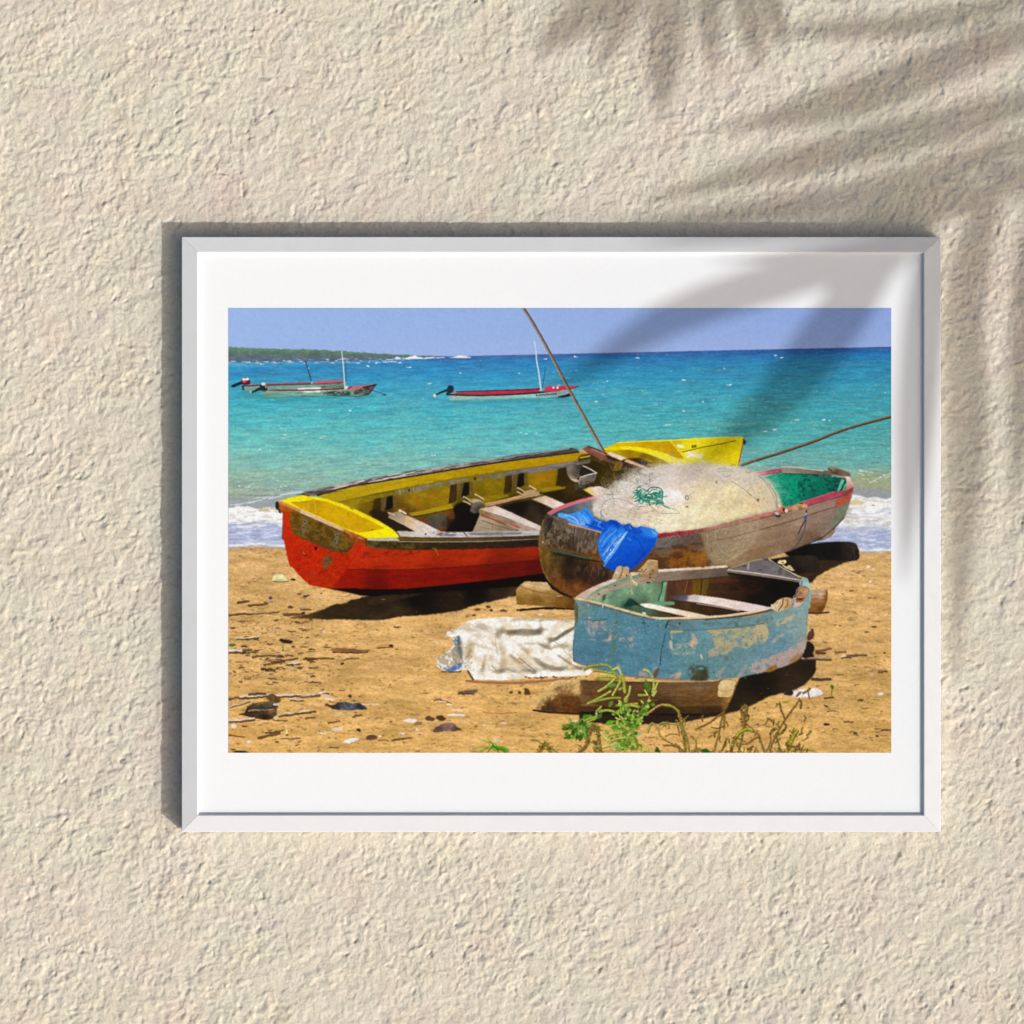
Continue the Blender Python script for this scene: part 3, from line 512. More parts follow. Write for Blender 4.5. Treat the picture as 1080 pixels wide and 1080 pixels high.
# benches
poly([(410, 542.6), (413, 541), (421, 538.6), (428, 543), (446, 551), (467, 561.4), (442, 561.6), (424, 552), (410, 545.4)], [(415, 543, (150, 130, 104)), (424, 545, (176, 156, 130)), (432, 550, (216, 186, 150)), (440, 552, (226, 210, 196)), (455, 558, (230, 214, 206))], tex=[(.12, 8, 2, 28)])
line([(410, 545.6), (424, 552.4), (441, 561.6)], 1.4, (236, 222, 200), .8); line([(409.6, 540.6), (414, 542.4), (416, 543.4)], 1.6, (196, 174, 140)); line([(421.6, 538.4), (427.6, 541.8)], 2.6, (232, 212, 178)); line([(423, 540.4), (428, 543.6)], 1, (90, 66, 40)); blot([(424, 546), (440, 550), (444, 556), (428, 552)], (226, 176, 110), .5, 5, 2, 25, 43, .1, .6)
poly([(404, 546), (410, 546), (426, 554), (436, 560.6), (420, 562), (410, 555)], (40, 26, 12), .9, False, 2)
poly([(506, 543), (498, 561.6), (546, 561.6), (541, 555), (528, 549)], [(506, 550, (176, 160, 132)), (510, 558, (164, 148, 118)), (535, 558, (140, 124, 96))], tex=[(.16, 9, 2, 20)]); line([(508, 549), (522, 553.6), (540, 559)], .8, (100, 84, 60), .8); line([(520, 552), (519, 558)], .8, (100, 84, 60), .6); line([(505, 555), (520, 559)], .7, (120, 104, 80), .7)
poly([(505, 537.6), (505.4, 542.6), (530, 551.6), (548, 560), (572, 560), (556, 553), (530, 545), (512, 538)], [(508, 540, (150, 120, 90)), (530, 548, (150, 126, 104)), (555, 556, (170, 146, 126))], tex=[(.3, 7, 2, 22)])
line([(508, 543.4), (522, 548.6), (533, 553)], 1.3, (168, 40, 26), .9); line([(538, 552), (547, 556.6)], 2.2, (176, 60, 40), .6)
poly([(505, 537), (521, 532.8), (534, 538), (548, 544.6), (573, 556), (572.6, 560), (556, 555), (534, 546), (518, 541)], [(512, 538, (214, 186, 164)), (530, 540, (232, 214, 204)), (560, 553, (226, 208, 196))], tex=[(.08, 9, 2, 24)])
poly([(561, 526.4), (570, 524), (576, 522.8), (588, 528), (597.6, 532.4), (596, 536), (584, 536.6), (572, 531)], [(566, 526, (206, 180, 150)), (580, 528, (228, 204, 190)), (592, 533, (236, 216, 206))], tex=[(.1, 7, 2, 26)]); line([(561, 527), (572, 531.6), (583, 536.8)], 1, (90, 66, 46), .8); line([(574, 523.6), (580, 526)], 1.6, (236, 186, 100), .7)
poly([(583, 537), (575, 534), (570, 545), (574, 552)], (40, 30, 18), .9, False, 2)
poly([(615, 516.4), (622, 513.6), (633, 512.8), (643, 517), (652, 522), (628, 524.4)], [(618, 516, (236, 200, 110)), (630, 516, (244, 222, 208)), (645, 521, (240, 210, 200))], tex=[(.08, 6, 2)])
line([(615, 516), (628, 523)], 1, (230, 190, 60), .6)
# loose plank with the cloth wound round its end
poly([(510, 531), (524, 528.4), (545, 523.4), (560, 519), (569, 518.4), (573, 520.6), (566, 523.4), (545, 527), (524, 532.4), (512, 534.6)], [(520, 531, (186, 142, 92)), (545, 525, (190, 148, 100)), (565, 520, (176, 146, 110))], tex=[(.16, 10, 1.5, -14)]); line([(512, 531.2), (530, 527.8), (552, 521.8)], .8, (226, 186, 130), .8); line([(514, 534.8), (540, 529), (566, 523.6)], .9, (70, 48, 26), .8)
dot(571, 520, 2.6, 1.3, (60, 56, 54), .95, 18)
for x0, y0, x1, y1, w, c in ((489, 524, 496.6, 528, 1.8, (208, 182, 146)), (489, 528.6, 496, 532, 1.6, (214, 190, 156)), (501.4, 521.6, 509.6, 526.4, 2.2, (210, 178, 134)), (546, 514.6, 552.6, 518.4, 1.9, (206, 178, 136)), (545.4, 519, 550.6, 521.4, 1.6, (206, 182, 146)), (558.6, 512.6, 565, 516.4, 1.9, (214, 190, 150))):
    line([(x0, y0), (x1, y1)], w, c); line([(x0 + .3, y0 + w * .6), (x1, y1 + w * .6)], .8, (50, 34, 16), .8)
poly([(494, 528), (501, 526), (508, 528.6), (510, 532), (502, 532)], (190, 164, 126), 1, True, 1, [(.2, 3, 2)]); poly([(552, 519.6), (558, 516.8), (566, 517), (562, 520), (553, 522.4)], (178, 152, 112), 1, True)
poly([(496.4, 536), (498.6, 531.4), (503, 529), (508.4, 530), (512, 533.6), (507, 534.6), (504.6, 539.4), (501, 541.6), (495.6, 539)], [(500, 532, (124, 116, 104)), (504, 537, (70, 62, 56)), (498, 538, (92, 84, 74))], 1, True, 1, [(.3, 3, 2, 40)])
# wooden box against the far side
poly([(598, 491), (603, 490), (614, 491.6), (618, 498), (610, 504), (606, 508), (601, 505), (598, 499)], [(600, 494, (120, 112, 100)), (606, 500, (84, 76, 66)), (612, 495, (60, 52, 44)), (603, 504, (150, 132, 108))], 1, True, 1, [(.2, 4, 3)])
poly([(613, 492.6), (615.6, 492), (628, 499), (614, 503), (611, 500)], (36, 30, 22)); poly([(602, 504.6), (610, 506), (611, 509), (606, 508.4)], (222, 192, 154))
poly([(611.4, 503.4), (629, 498.6), (629, 503), (627, 508), (618, 511), (611, 514.4), (610, 510)], [(614, 507, (132, 122, 106)), (624, 504, (104, 96, 84))], tex=[(.3, 5, 2, -15)])
line([(615, 491.4), (622, 494.6), (629.4, 498.6)], 1.2, (214, 206, 192)); line([(629, 498.8), (620, 500.8), (612, 503.6)], 1.3, (206, 198, 184)); line([(611.6, 504), (610.8, 510)], 1, (180, 164, 140))
blot([(608, 508), (624, 508), (618, 516), (606, 516)], (70, 66, 58), .45, 2, 2, 0, 44, .1, .9)
# far gunwale cap
poly([(318.6, 521.4), (333, 517.4), (365, 509.4), (400, 503.2), (420, 499.4), (450, 494.6), (480, 489.8), (500, 486.8), (540, 480.6), (580, 475.4), (603, 472.4), (609.4, 474), (611, 477), (580, 480.6), (540, 485.6), (500, 491.4), (450, 499.8), (400, 508), (365, 514), (335, 522.4), (326, 522.6)],
     [(330, 520, (120, 100, 84)), (365, 511, (206, 186, 174)), (400, 505, (214, 198, 190)), (430, 499, (196, 184, 178)), (470, 492.6, (170, 158, 152)), (510, 487, (140, 130, 128)), (560, 479.6, (108, 100, 98)), (600, 474.6, (84, 78, 76))], tex=[(.22, 8, 1.2, -9)])
line([(335, 522.4), (365, 514), (400, 508), (450, 499.8), (500, 491.6), (540, 485.6), (580, 480.4), (611, 476.6)], 1.7, (40, 32, 26), .95)
blot([(318, 520), (420, 499), (500, 486), (610, 472), (611, 477), (500, 491), (420, 504), (334, 523)], (60, 54, 56), .56, 12, 1.3, -9, 45, .06, .85)
line([(480, 490.6), (500, 487.6), (520, 484.6), (545, 480.8), (580, 476.2), (600, 473.4)], .8, (206, 200, 196), .7)
poly([(610.6, 474.4), (618, 473.4), (622, 476), (621, 478.4), (611.4, 478)], (206, 158, 96), tex=[(.2, 4, 2)])
# beam across the bow
poly([(614.6, 473.4), (620, 470), (640, 478), (640, 483), (648, 486), (657, 487), (656, 492), (645, 489), (632, 484), (620, 478)], [(622, 475, (126, 70, 58)), (634, 480, (132, 78, 62)), (646, 486, (96, 66, 50)), (655, 489, (110, 84, 66))], tex=[(.2, 8, 2, 22)])
line([(616, 473), (626, 477.4), (637, 482)], 1.7, (150, 82, 74)); line([(620.6, 470.6), (629, 474), (640, 478.6)], 1.3, (80, 40, 40)); line([(624, 473.6), (638, 479.4)], 1, (196, 160, 140), .8)
poly([(639.6, 477.8), (644, 476.6), (661, 483), (655, 486), (644, 481)], (236, 216, 192), tex=[(.1, 5, 2)]); line([(640, 479.4), (655, 486.2)], 1, (110, 76, 60), .8)
poly([(657.6, 486.4), (662, 484.4), (676, 490), (697, 498.6), (697, 501), (676, 493)], [(662, 486, (226, 176, 136)), (690, 497, (216, 190, 170))]); poly([(657, 487.6), (674, 493), (672, 498), (656, 493)], (54, 36, 24), .9, False, 2)
poly([(661, 483.6), (672, 483), (688, 489), (676, 489.6)], (34, 22, 10), .9, False, 2)
poly([(650, 486), (657, 489), (655, 496), (646, 497)], (116, 86, 18), tex=[(.25, 3, 5)]); line([(639, 482), (643, 489), (645.6, 495)], 1.2, (92, 76, 60), .8)
# outside: transom and side
poly([(293, 531), (296, 538), (298.6, 543), (298.2, 555), (297.4, 568.4), (299.6, 570), (300.6, 576), (302.4, 584), (306, 597.4), (309, 598.6), (314.6, 606), (321, 612.4), (326.4, 617), (336, 619), (352, 621.6), (372, 625), (380, 627.8), (390, 628.4), (400, 626), (430, 621.6), (470, 617.6), (510, 613.6), (550, 609), (580, 606), (580, 562), (430, 568), (386, 570), (340, 560)],
     [(300, 550, (195, 40, 2)), (310, 585, (191, 37, 0)), (330, 590, (191, 37, 0)), (325, 610, (185, 37, 0)), (350, 600, (187, 37, 0)), (345, 615, (175, 37, 0)), (380, 580, (191, 45, 6)), (400, 590, (185, 43, 4)), (440, 590, (180, 43, 4)), (500, 585, (171, 40, 4)), (560, 580, (153, 35, 4)), (400, 612, (146, 25, 0)), (450, 610, (136, 25, 0)), (520, 604, (116, 22, 2)), (565, 598, (97, 20, 2))], tex=[(.12, 9, 3), (.10, 2, 2)])
poly([(365, 600.6), (405, 601.6), (440, 600.8), (480, 598.6), (520, 595.6), (580, 589), (580, 607), (550, 609), (510, 613.6), (470, 617.6), (430, 621), (400, 622), (370, 621.4), (352, 619)], [(370, 612, (148, 16, 0)), (420, 612, (140, 14, 0)), (480, 608, (126, 12, 0)), (540, 600, (104, 10, 2)), (572, 596, (88, 8, 2)), (400, 620, (100, 8, 0))], .9, False, 2, [(.16, 10, 2)])
line([(365, 600.4), (405, 601.2), (440, 600.4), (480, 598.2), (520, 595.2), (575, 589.6)], 1.2, (92, 10, 2), .75)
line([(381.6, 573.4), (377, 581), (366, 598), (352, 617)], 1.1, (140, 12, 0), .7); poly([(382, 571), (388, 572), (372, 592), (356, 614), (350, 617), (366, 594)], (206, 34, 6), .5, False, 3)
poly([(345, 620.4), (372, 620.6), (400, 621.6), (430, 620.8), (470, 617), (520, 611.6), (572, 605), (580, 606), (580, 616), (500, 622), (440, 626), (405, 627.6), (392, 629), (380, 628), (366, 624.6)], (8, 2, 0), .97, False, 2)
blot([(386, 578), (400, 576), (440, 578), (440, 584), (395, 588), (380, 588)], (96, 14, 4), .58, 5, 3, -10, 50, .12, .5)
blot([(380, 598), (520, 592), (560, 586), (560, 602), (390, 616)], (80, 8, 2), .60, 14, 2.4, -5, 51, .15, .35)
blot([(318, 575), (352, 578), (370, 590), (356, 610), (312, 600)], (120, 10, 2), .66, 3, 3, 0, 52, .1, .4)
poly([(340, 589), (345, 586.4), (350, 587), (350, 594), (345, 597.6), (341.6, 601), (340.6, 596)], (104, 78, 44), .9, True, 1, [(.5, 2, 2)])
line([(350, 599), (354, 596.4)], 1.2, (110, 20, 8), .7); dot(333, 578.4, 1.5, 1.7, (36, 6, 2)); poly([(318, 581.4), (321, 581.6), (321.6, 585), (319, 583.6)], (150, 104, 36), .9); dot(322, 586, 1.4, .8, (90, 24, 8)); poly([(326, 604.6), (329, 606), (332.4, 608.6), (329, 608.6)], (116, 72, 20), .9); dot(327, 613, 1.6, 1.1, (104, 56, 20), .9); line([(319.6, 570), (319, 580)], .8, (150, 60, 14), .6); line([(343, 617.6), (350, 617.4)], .7, (196, 90, 20), .7)
line([(298.4, 544), (298, 560), (297.6, 568)], .9, (90, 20, 44), .6); line([(302, 584), (306, 597)], .8, (150, 20, 8), .5)
# rubbing strake
poly([(386, 567.4), (420, 569.4), (480, 570.4), (540, 569.6), (580, 567), (580, 575.6), (540, 578), (480, 579.6), (430, 580), (398, 578.6), (386, 575.6)], [(390, 572, (70, 58, 26)), (410, 574, (58, 46, 14)), (440, 575, (48, 36, 12)), (500, 575, (46, 30, 16)), (570, 571, (40, 26, 20))], tex=[(.6, 3, 3)])
blot([(388, 569), (440, 571), (440, 579), (390, 577)], (112, 96, 50), .54, 5, 2.4, 0, 53, .2, .6)
line([(388, 568.6), (400, 569.4), (420, 569.4)], 2.2, (206, 194, 168), .95); line([(420, 571), (450, 571.4), (480, 571.4), (520, 570.6), (572, 568)], 1.1, (166, 158, 140), .9)
poly([(418, 566), (440, 567), (500, 567), (574, 564.6), (574, 568), (520, 570), (460, 570.8), (420, 569)], [(430, 568, (96, 76, 20)), (500, 568.6, (84, 66, 30)), (560, 566.6, (60, 46, 30))], tex=[(.3, 9, 1.2)])
poly([(417, 560.4), (424, 560), (450, 561), (480, 561), (520, 560.6), (574, 558.8), (574, 564.6), (540, 566), (500, 567), (450, 567), (421, 566)], [(422, 563, (196, 184, 170)), (445, 564, (222, 212, 206)), (480, 564, (206, 198, 194)), (520, 563, (176, 168, 166)), (560, 562, (190, 184, 182))], tex=[(.18, 9, 1.4)])
line([(421, 566.4), (450, 567.2), (500, 567.2), (540, 566.2), (572, 564.6)], .9, (60, 48, 32), .9); blot([(458, 561), (480, 561), (480, 565), (462, 565)], (90, 86, 84), .45, 3, 1.4, 0, 54, .08, .8); line([(489, 561.4), (493, 565.6)], .9, (40, 34, 32)); poly([(493, 562), (520, 561.6), (550, 561), (550, 563.6), (520, 564.6), (497, 564.6)], (110, 106, 108), .75, False, 1, [(.4, 7, 1.2)]); dot(449, 563.2, 1, .8, (40, 30, 28)); line([(417.6, 561), (420, 563.4), (421.4, 566)], 1.4, (110, 90, 50))
# yellow stern deck
poly([(293.4, 528.4), (304, 525.4), (318.6, 522.4), (332, 524), (345, 526.2), (360, 531.2), (380, 539.6), (400, 549.6), (413, 557.4), (418, 562.4), (421, 566.8), (404, 567.4), (386, 567.8), (376, 564.6), (345, 551), (310, 535.6)], [(300, 528, (248, 226, 20)), (330, 526, (250, 232, 0)), (370, 536, (244, 222, 10)), (410, 561, (252, 238, 0)), (380, 565, (246, 228, 10)), (390, 546, (242, 218, 10))], tex=[(.05, 8, 3)])
poly([(307, 530), (316, 529.4), (325, 528.4), (331, 526.8), (345, 529.4), (365, 536.8), (385, 546.4), (406, 557), (394, 559.6), (378, 562), (362, 556.6), (337, 545), (318, 536.6)], [(312, 531, (204, 166, 10)), (322, 534, (208, 164, 8)), (332, 534, (190, 148, 6)), (345, 538, (214, 168, 0)), (370, 548, (212, 162, 0)), (395, 556, (212, 168, 0)), (360, 540, (216, 174, 0))], tex=[(.09, 8, 4), (.05, 2, 2)])
line([(331, 527.4), (332.6, 534), (332.4, 542)], 1.6, (226, 184, 20), .5); line([(307, 530), (318, 529.6), (331, 527)], .9, (150, 116, 0), .6); line([(345, 528.8), (365, 536.2), (385, 545.8), (406, 556.6)], .8, (250, 240, 40), .7)
line([(391, 559.4), (394, 558.6)], 1, (120, 60, 10), .7); dot(367, 541.6, 1, .7, (140, 100, 0), .7); line([(369, 536), (372, 537.2)], 1.2, (110, 80, 10), .7)
# aft board
poly([(294, 530.4), (305, 534.6), (316, 540.4), (340, 551), (362, 560.4), (378, 565), (386, 568), (386, 576), (380, 573.6), (376, 571.4), (367, 583), (350, 581.4), (330, 572.6), (319, 568.4), (309, 563), (306, 552), (305.6, 541), (296, 538)],
     [(298, 534, (200, 96, 14)), (304, 538, (170, 84, 14)), (310, 548, (92, 66, 12)), (320, 556, (96, 70, 20)), (340, 562, (84, 58, 10)), (355, 570, (92, 70, 24)), (366, 578, (80, 56, 14)), (374, 568, (150, 76, 20)), (382, 570, (140, 70, 16))], tex=[(.35, 4, 2, 22), (.25, 2, 2)])
blot([(306, 540), (366, 564), (360, 580), (310, 562)], (128, 100, 24), .56, 5, 3, 22, 55, .08, .6)
poly([(293.4, 528.6), (297, 528.6), (306, 532.6), (318, 537.4), (317, 540), (305, 535.6), (294.6, 531)], (212, 140, 84), 1, False, 1, [(.25, 4, 1.5)])
poly([(316, 538.6), (319, 537.6), (337, 546), (350, 552), (363, 557.6), (362, 560.4), (340, 551), (317, 541)], [(322, 540.6, (226, 190, 160)), (345, 551, (220, 178, 150)), (360, 558, (226, 184, 150))], 1, False, 1, [(.12, 4, 1.5)])
poly([(362, 557.4), (374, 562), (386, 567.6), (383, 569), (374, 566), (362, 560.6)], (196, 128, 70), 1, False, 1, [(.4, 3, 1.6)]); blot([(362, 560), (386, 568), (386, 576), (376, 571)], (170, 60, 14), .48, 4, 2.4, 20, 56, .08, .8)
for x0, y0, x1, y1 in ((322.4, 546.6, 320, 561.6), (356, 561, 353.6, 577.6)):
    line([(x0, y0), (x1, y1)], 4.2, (112, 104, 88), .6, tex=[(.5, 2.5, 2.5)])
for x, y in ((321.6, 550.2), (320.4, 556.6), (355.2, 564.6), (353.8, 571)):
    dot(x, y, 1.5, 1.6, (150, 140, 124), .8); dot(x, y, .8, .9, (12, 10, 10))
line([(350, 577), (354, 578.6)], 1.4, (60, 50, 34), .7); line([(385.8, 568.4), (386.4, 576)], 1.5, (84, 60, 10))
poly([(290.4, 529.4), (293.6, 529), (294.6, 536), (297, 540.4), (295, 541.8), (293.4, 537.6), (290.8, 536.4)], (26, 34, 36))
line([(318.6, 521), (326, 523)], 1.6, (70, 60, 40)); poly([(320, 519.4), (327, 520.6), (330, 522.6), (322, 522.4)], (120, 108, 90), .8)
line([(459, 578.6), (460.6, 582), (462, 586)], .7, (190, 150, 60), .8); line([(456, 578), (461, 580)], .6, (180, 150, 70), .8)

part('mast pole')
pole([(550.8, 323), (561, 339), (574.6, 362.6), (586, 384), (597, 405), (608, 425), (618.6, 444), (628, 461), (636.4, 476)], 3.2, (124, 106, 88), (np.array((-.9, .3)), (176, 160, 140)), (np.array((1.0, -.3)), (70, 56, 46)))

# ---- logs behind ------------------------------------------------------------------------------
part('dark log')
poly([(826, 582), (850, 574), (880, 571.4), (897, 571.4), (903, 573.6), (906, 580), (906.4, 588), (904, 591), (896, 592), (870, 590.6), (840, 592)], [(840, 582, (8, 6, 4)), (880, 580, (14, 10, 8)), (898, 580, (44, 34, 28)), (903, 584, (36, 28, 22))], 1, False, 1, [(.5, 4, 7)]); line([(899, 574), (901, 582), (901, 590)], 1, (66, 54, 44), .7); line([(862, 572.4), (890, 571.4), (902, 573)], .9, (34, 40, 56), .7)
part('short dark log')
poly([(812, 590), (836, 586), (858, 585.6), (863, 588), (864.6, 596), (863, 603.6), (840, 605), (815, 604)], [(820, 596, (22, 16, 12)), (850, 590, (42, 34, 26)), (860, 596, (40, 30, 22)), (840, 602, (24, 16, 12))], 1, False, 2, [(.3, 5, 4)])
part('squared log')
poly([(544, 622.4), (549, 616.4), (554, 613), (577, 614), (582, 621), (592, 627), (606, 632), (612, 634), (612, 642.6), (590, 641), (566, 638.6), (545, 637.6)], [(556, 616, (212, 174, 120)), (574, 617, (216, 180, 128)), (552, 626, (170, 128, 64)), (548, 634, (134, 96, 30)), (580, 628, (160, 118, 60)), (590, 636, (120, 80, 26)), (604, 640, (96, 60, 22)), (566, 636, (126, 88, 26))], 1, False, 1, [(.18, 9, 2, 10), (.14, 3, 2)])
line([(549, 618), (556, 621), (570, 625), (584, 627), (600, 631)], 1, (110, 76, 34), .6); line([(552, 616.4), (566, 618), (580, 621.6)], .8, (240, 214, 170), .7); line([(588, 628.4), (593, 628.2)], 1, (236, 206, 150), .8)

# ---- wooden boat that carries the nets ---------------------------------------------------------
part('wooden net boat')
poly([(806, 503), (822, 498.6), (850, 500), (880, 503.4), (893, 504), (892, 516.6), (880, 520), (860, 527.4), (845, 533), (826, 540), (800, 548), (690, 566), (620, 560), (577, 543), (600, 531), (634, 524), (700, 506)],
     [(820, 505, (6, 150, 116)), (835, 512, (4, 146, 112)), (850, 508, (6, 132, 104)), (870, 512, (0, 110, 86)), (882, 512, (4, 96, 76)), (840, 530, (4, 140, 108)), (860, 522, (2, 106, 82)), (600, 540, (90, 104, 108)), (700, 530, (190, 170, 140))], tex=[(.2, 6, 3), (.18, 2, 2)])
blot([(848, 500), (888, 504), (886, 518), (850, 532), (842, 520)], (4, 50, 40), .60, 4, 2.4, 30, 60, .05, .75)
blot([(826, 502), (860, 502), (850, 530), (826, 534)], (2, 96, 76), .62, 3, 3, 0, 61, .05, .6)
poly([(888, 505), (891, 507), (888, 512), (883, 518), (885, 511)], (130, 204, 176), .9); line([(892, 511), (889, 518)], 1.6, (110, 196, 166), .9); line([(887, 514), (884, 518)], .8, (230, 246, 236), .8)
# far rim
poly([(796, 499), (806, 496.6), (825, 493.6), (826, 497.4), (806, 500.6), (796, 502)], [(800, 499, (206, 110, 124)), (820, 496, (176, 66, 92))], 1, False, 1, [(.15, 5, 2)]); line([(798, 502), (825, 498)], 1, (110, 36, 56), .8)
poly([(822.6, 492.6), (829, 492), (838, 492.4), (850, 494), (866, 496.2), (876, 496.6), (877, 501.4), (866, 500.8), (850, 499.6), (836, 498.8), (826, 498.8)], [(830, 495, (150, 142, 124)), (850, 497, (128, 118, 102)), (870, 499, (104, 92, 76))], 1, False, 1, [(.2, 8, 1.6, 4)])
line([(824, 492.4), (838, 492.8), (852, 494.6), (868, 496.6)], 1.3, (206, 200, 184), .9); line([(826, 499.4), (850, 500.2), (876, 502)], 1, (40, 40, 30), .7)
poly([(873, 494), (877.6, 491.8), (886, 494.6), (897, 499), (897.4, 502), (893, 503), (884, 501.6), (874.6, 499.6)], [(878, 494, (158, 126, 102)), (892, 500, (122, 96, 78)), (880, 499, (84, 62, 48))], 1, False, 1, [(.2, 6, 2, 20)]); line([(874, 494.4), (877, 496.6)], 1.6, (84, 60, 46)); line([(887, 503), (891, 502.6)], 1.2, (216, 120, 100))
# bow stem
poly([(891, 502), (896, 503), (899, 508), (900.8, 514), (899.8, 518), (895, 519), (889.4, 518), (893, 514), (893, 507)], [(893, 504, (226, 212, 204)), (897, 510, (216, 178, 168)), (897, 515, (206, 128, 118)), (892, 517, (190, 120, 110))], 1, False, 1, [(.12, 4, 3)]); line([(889.4, 518), (895, 519)], 1.2, (90, 50, 46))
# side
poly([(690, 566), (720, 562.4), (742, 559), (766, 553), (800, 544), (830, 537), (860, 527), (880, 521), (894, 517), (900.6, 514), (899.6, 520), (896, 531), (891, 545), (884, 553), (878, 558.6), (866, 567.6), (850, 574.6), (833, 581), (815, 587), (796, 593), (770, 602), (730, 606), (680, 612), (640, 610), (632, 600), (634, 562)],
     [(640, 596, (60, 40, 22)), (700, 574, (104, 92, 82)), (730, 572, (96, 74, 62)), (690, 596, (112, 66, 22)), (716, 590, (122, 72, 24)), (732, 590, (134, 88, 22)), (746, 586, (128, 106, 76)), (760, 575, (132, 112, 86)), (780, 585, (150, 124, 92)), (800, 565, (156, 130, 102)), (800, 585, (140, 108, 76)), (840, 550, (160, 132, 110)), (830, 572, (142, 112, 88)), (870, 535, (158, 130, 114)), (880, 550, (130, 112, 96)), (850, 570, (118, 92, 72)), (894, 528, (140, 112, 100))], tex=[(.16, 9, 3, -18), (.14, 3, 2)])
line([(694, 578), (706, 578.4), (720, 577), (745, 571.4), (770, 567), (800, 559), (830, 551), (860, 541), (884, 534)], 1.3, (86, 60, 44), .6)
poly([(690, 568), (720, 564.4), (738, 562), (740, 571), (720, 576), (692, 578)], [(700, 572, (112, 102, 96)), (730, 568, (100, 78, 68))], .85, False, 2, [(.25, 7, 2)])
blot([(690, 580), (746, 574), (744, 600), (690, 604)], (60, 36, 22), .52, 10, 5, -5, 62, .1, .6)
blot([(712, 582), (742, 576), (742, 600), (708, 602)], (166, 100, 18), .55, 9, 5, -40, 63, .1, .6)
poly([(884, 526), (897.6, 520), (896, 528), (884, 534.4), (880, 534)], [(888, 529, (196, 82, 58)), (895, 524, (176, 66, 50))], .9, False, 2, [(.2, 4, 3)])
poly([(884, 536), (895, 530), (891, 544), (884, 552), (876, 556), (880, 546)], (112, 128, 100), .8, True, 3, [(.2, 4, 4)])
poly([(858, 568), (870, 562), (881, 555.6), (880.6, 561), (876, 566.6), (868, 569.6), (859, 571)], [(870, 565, (150, 128, 110)), (864, 569.6, (96, 78, 62))], 1, False, 1, [(.15, 4, 2)])
line([(833, 581), (850, 574.4), (866, 567.4), (878, 558.4), (890, 546)], 1.3, (64, 44, 34), .75)
# near rim
poly([(690, 562.8), (720, 559.6), (740, 557.4), (766, 551), (800, 542), (812, 539), (830, 534.6), (846, 529.4), (862, 524), (880, 518.4), (893, 517), (899.6, 514), (899.4, 519), (893, 521.6), (880, 525), (860, 531), (840, 537), (826, 540), (800, 547), (766, 555), (740, 561), (716, 564.4), (694, 567.6)],
     [(700, 564.6, (140, 30, 44)), (730, 561, (150, 36, 48)), (760, 555, (176, 84, 80)), (790, 547, (206, 110, 104)), (820, 539, (206, 112, 108)), (850, 531, (186, 72, 92)), (880, 522, (178, 66, 88)), (897, 517, (150, 60, 60))], 1, False, 1, [(.18, 6, 2, -15)])
line([(694, 562.2), (720, 559.2), (740, 557), (766, 550.6), (800, 541.6), (826, 535.4)], .9, (230, 140, 130), .8); line([(840, 531.4), (862, 524), (880, 518.6)], .9, (216, 116, 130), .7); line([(740, 561.4), (766, 555.6), (800, 547.4), (826, 541), (860, 531.4), (894, 521.6)], .9, (84, 44, 34), .7)
blot([(738, 557), (800, 542), (826, 536), (826, 541), (800, 548), (740, 563)], (120, 84, 70), .54, 6, 2, -14, 64, .07, .8)
# inside corner and left rim
poly([(578, 543), (590, 536), (604, 532), (620, 528), (640, 524), (644, 545), (628, 546), (612, 540), (590, 545)], [(585, 542, (56, 62, 84)), (600, 536, (80, 92, 104)), (615, 533, (108, 118, 118)), (632, 532, (150, 144, 128))], 1, False, 1, [(.2, 5, 3)])
poly([(576.6, 541.6), (580, 538.6), (590, 534), (600, 530.2), (614, 526), (628, 522.8), (636, 521.4), (637, 524), (622, 527.4), (606, 532), (592, 537.4), (580, 543.4)], [(584, 539, (206, 110, 116)), (600, 532.6, (208, 106, 118)), (620, 526.6, (222, 116, 136)), (632, 524, (236, 150, 160))], 1, False, 1, [(.12, 5, 2, -20)])
# transom
poly([(576, 543.4), (584, 545), (590, 545.6), (599, 550), (600.4, 553.4), (616, 557), (634.6, 562), (638, 580), (640, 596), (660, 604), (660, 616), (640, 616), (607, 631), (592, 624.4), (583, 618), (576, 610), (572, 600), (569.4, 588), (568.2, 574), (570, 560), (572.6, 549)],
     [(580, 552, (72, 58, 46)), (590, 560, (110, 94, 76)), (604, 562, (108, 92, 78)), (625, 570, (96, 82, 68)), (575, 570, (104, 84, 52)), (600, 576, (72, 56, 38)), (630, 588, (112, 66, 24)), (572, 586, (112, 84, 26)), (580, 600, (96, 66, 22)), (600, 592, (34, 22, 12)), (615, 602, (40, 24, 14)), (600, 606, (50, 30, 16)), (590, 616, (112, 66, 24)), (606, 622, (118, 66, 26)), (635, 606, (46, 30, 18)), (650, 606, (80, 56, 30)), (594, 584, (60, 54, 32))], 1, False, 1, [(.3, 3, 10, 12), (.35, 3, 3)])
blot([(578, 550), (634, 564), (632, 584), (578, 574)], (150, 138, 124), .58, 2.4, 5, 8, 65, .08, .5)
blot([(576, 560), (600, 562), (604, 582), (576, 576)], (52, 38, 26), .56, 3, 3, 0, 66, .08, .7)
line([(571, 577.4), (584, 578.4), (596, 580.4), (610, 583.6), (634, 589)], 2.4, (112, 70, 22), .75, tex=[(.4, 4, 2)]); line([(582, 579.4), (598, 583.4), (612, 587), (624, 589)], 1.7, (60, 98, 78), .75, tex=[(.5, 4, 2)]); line([(584, 583.6), (604, 588), (632, 592.4)], 2.2, (30, 20, 12), .7)
for k in range(46):
    x = U(606, 640); y = U(592, 600) + (x - 606) * .12
    line([(x, y), (x + U(-.6, .4), y + U(2, 7))], U(.4, .9), jit((140, 124, 106), 14), U(.15, .45))
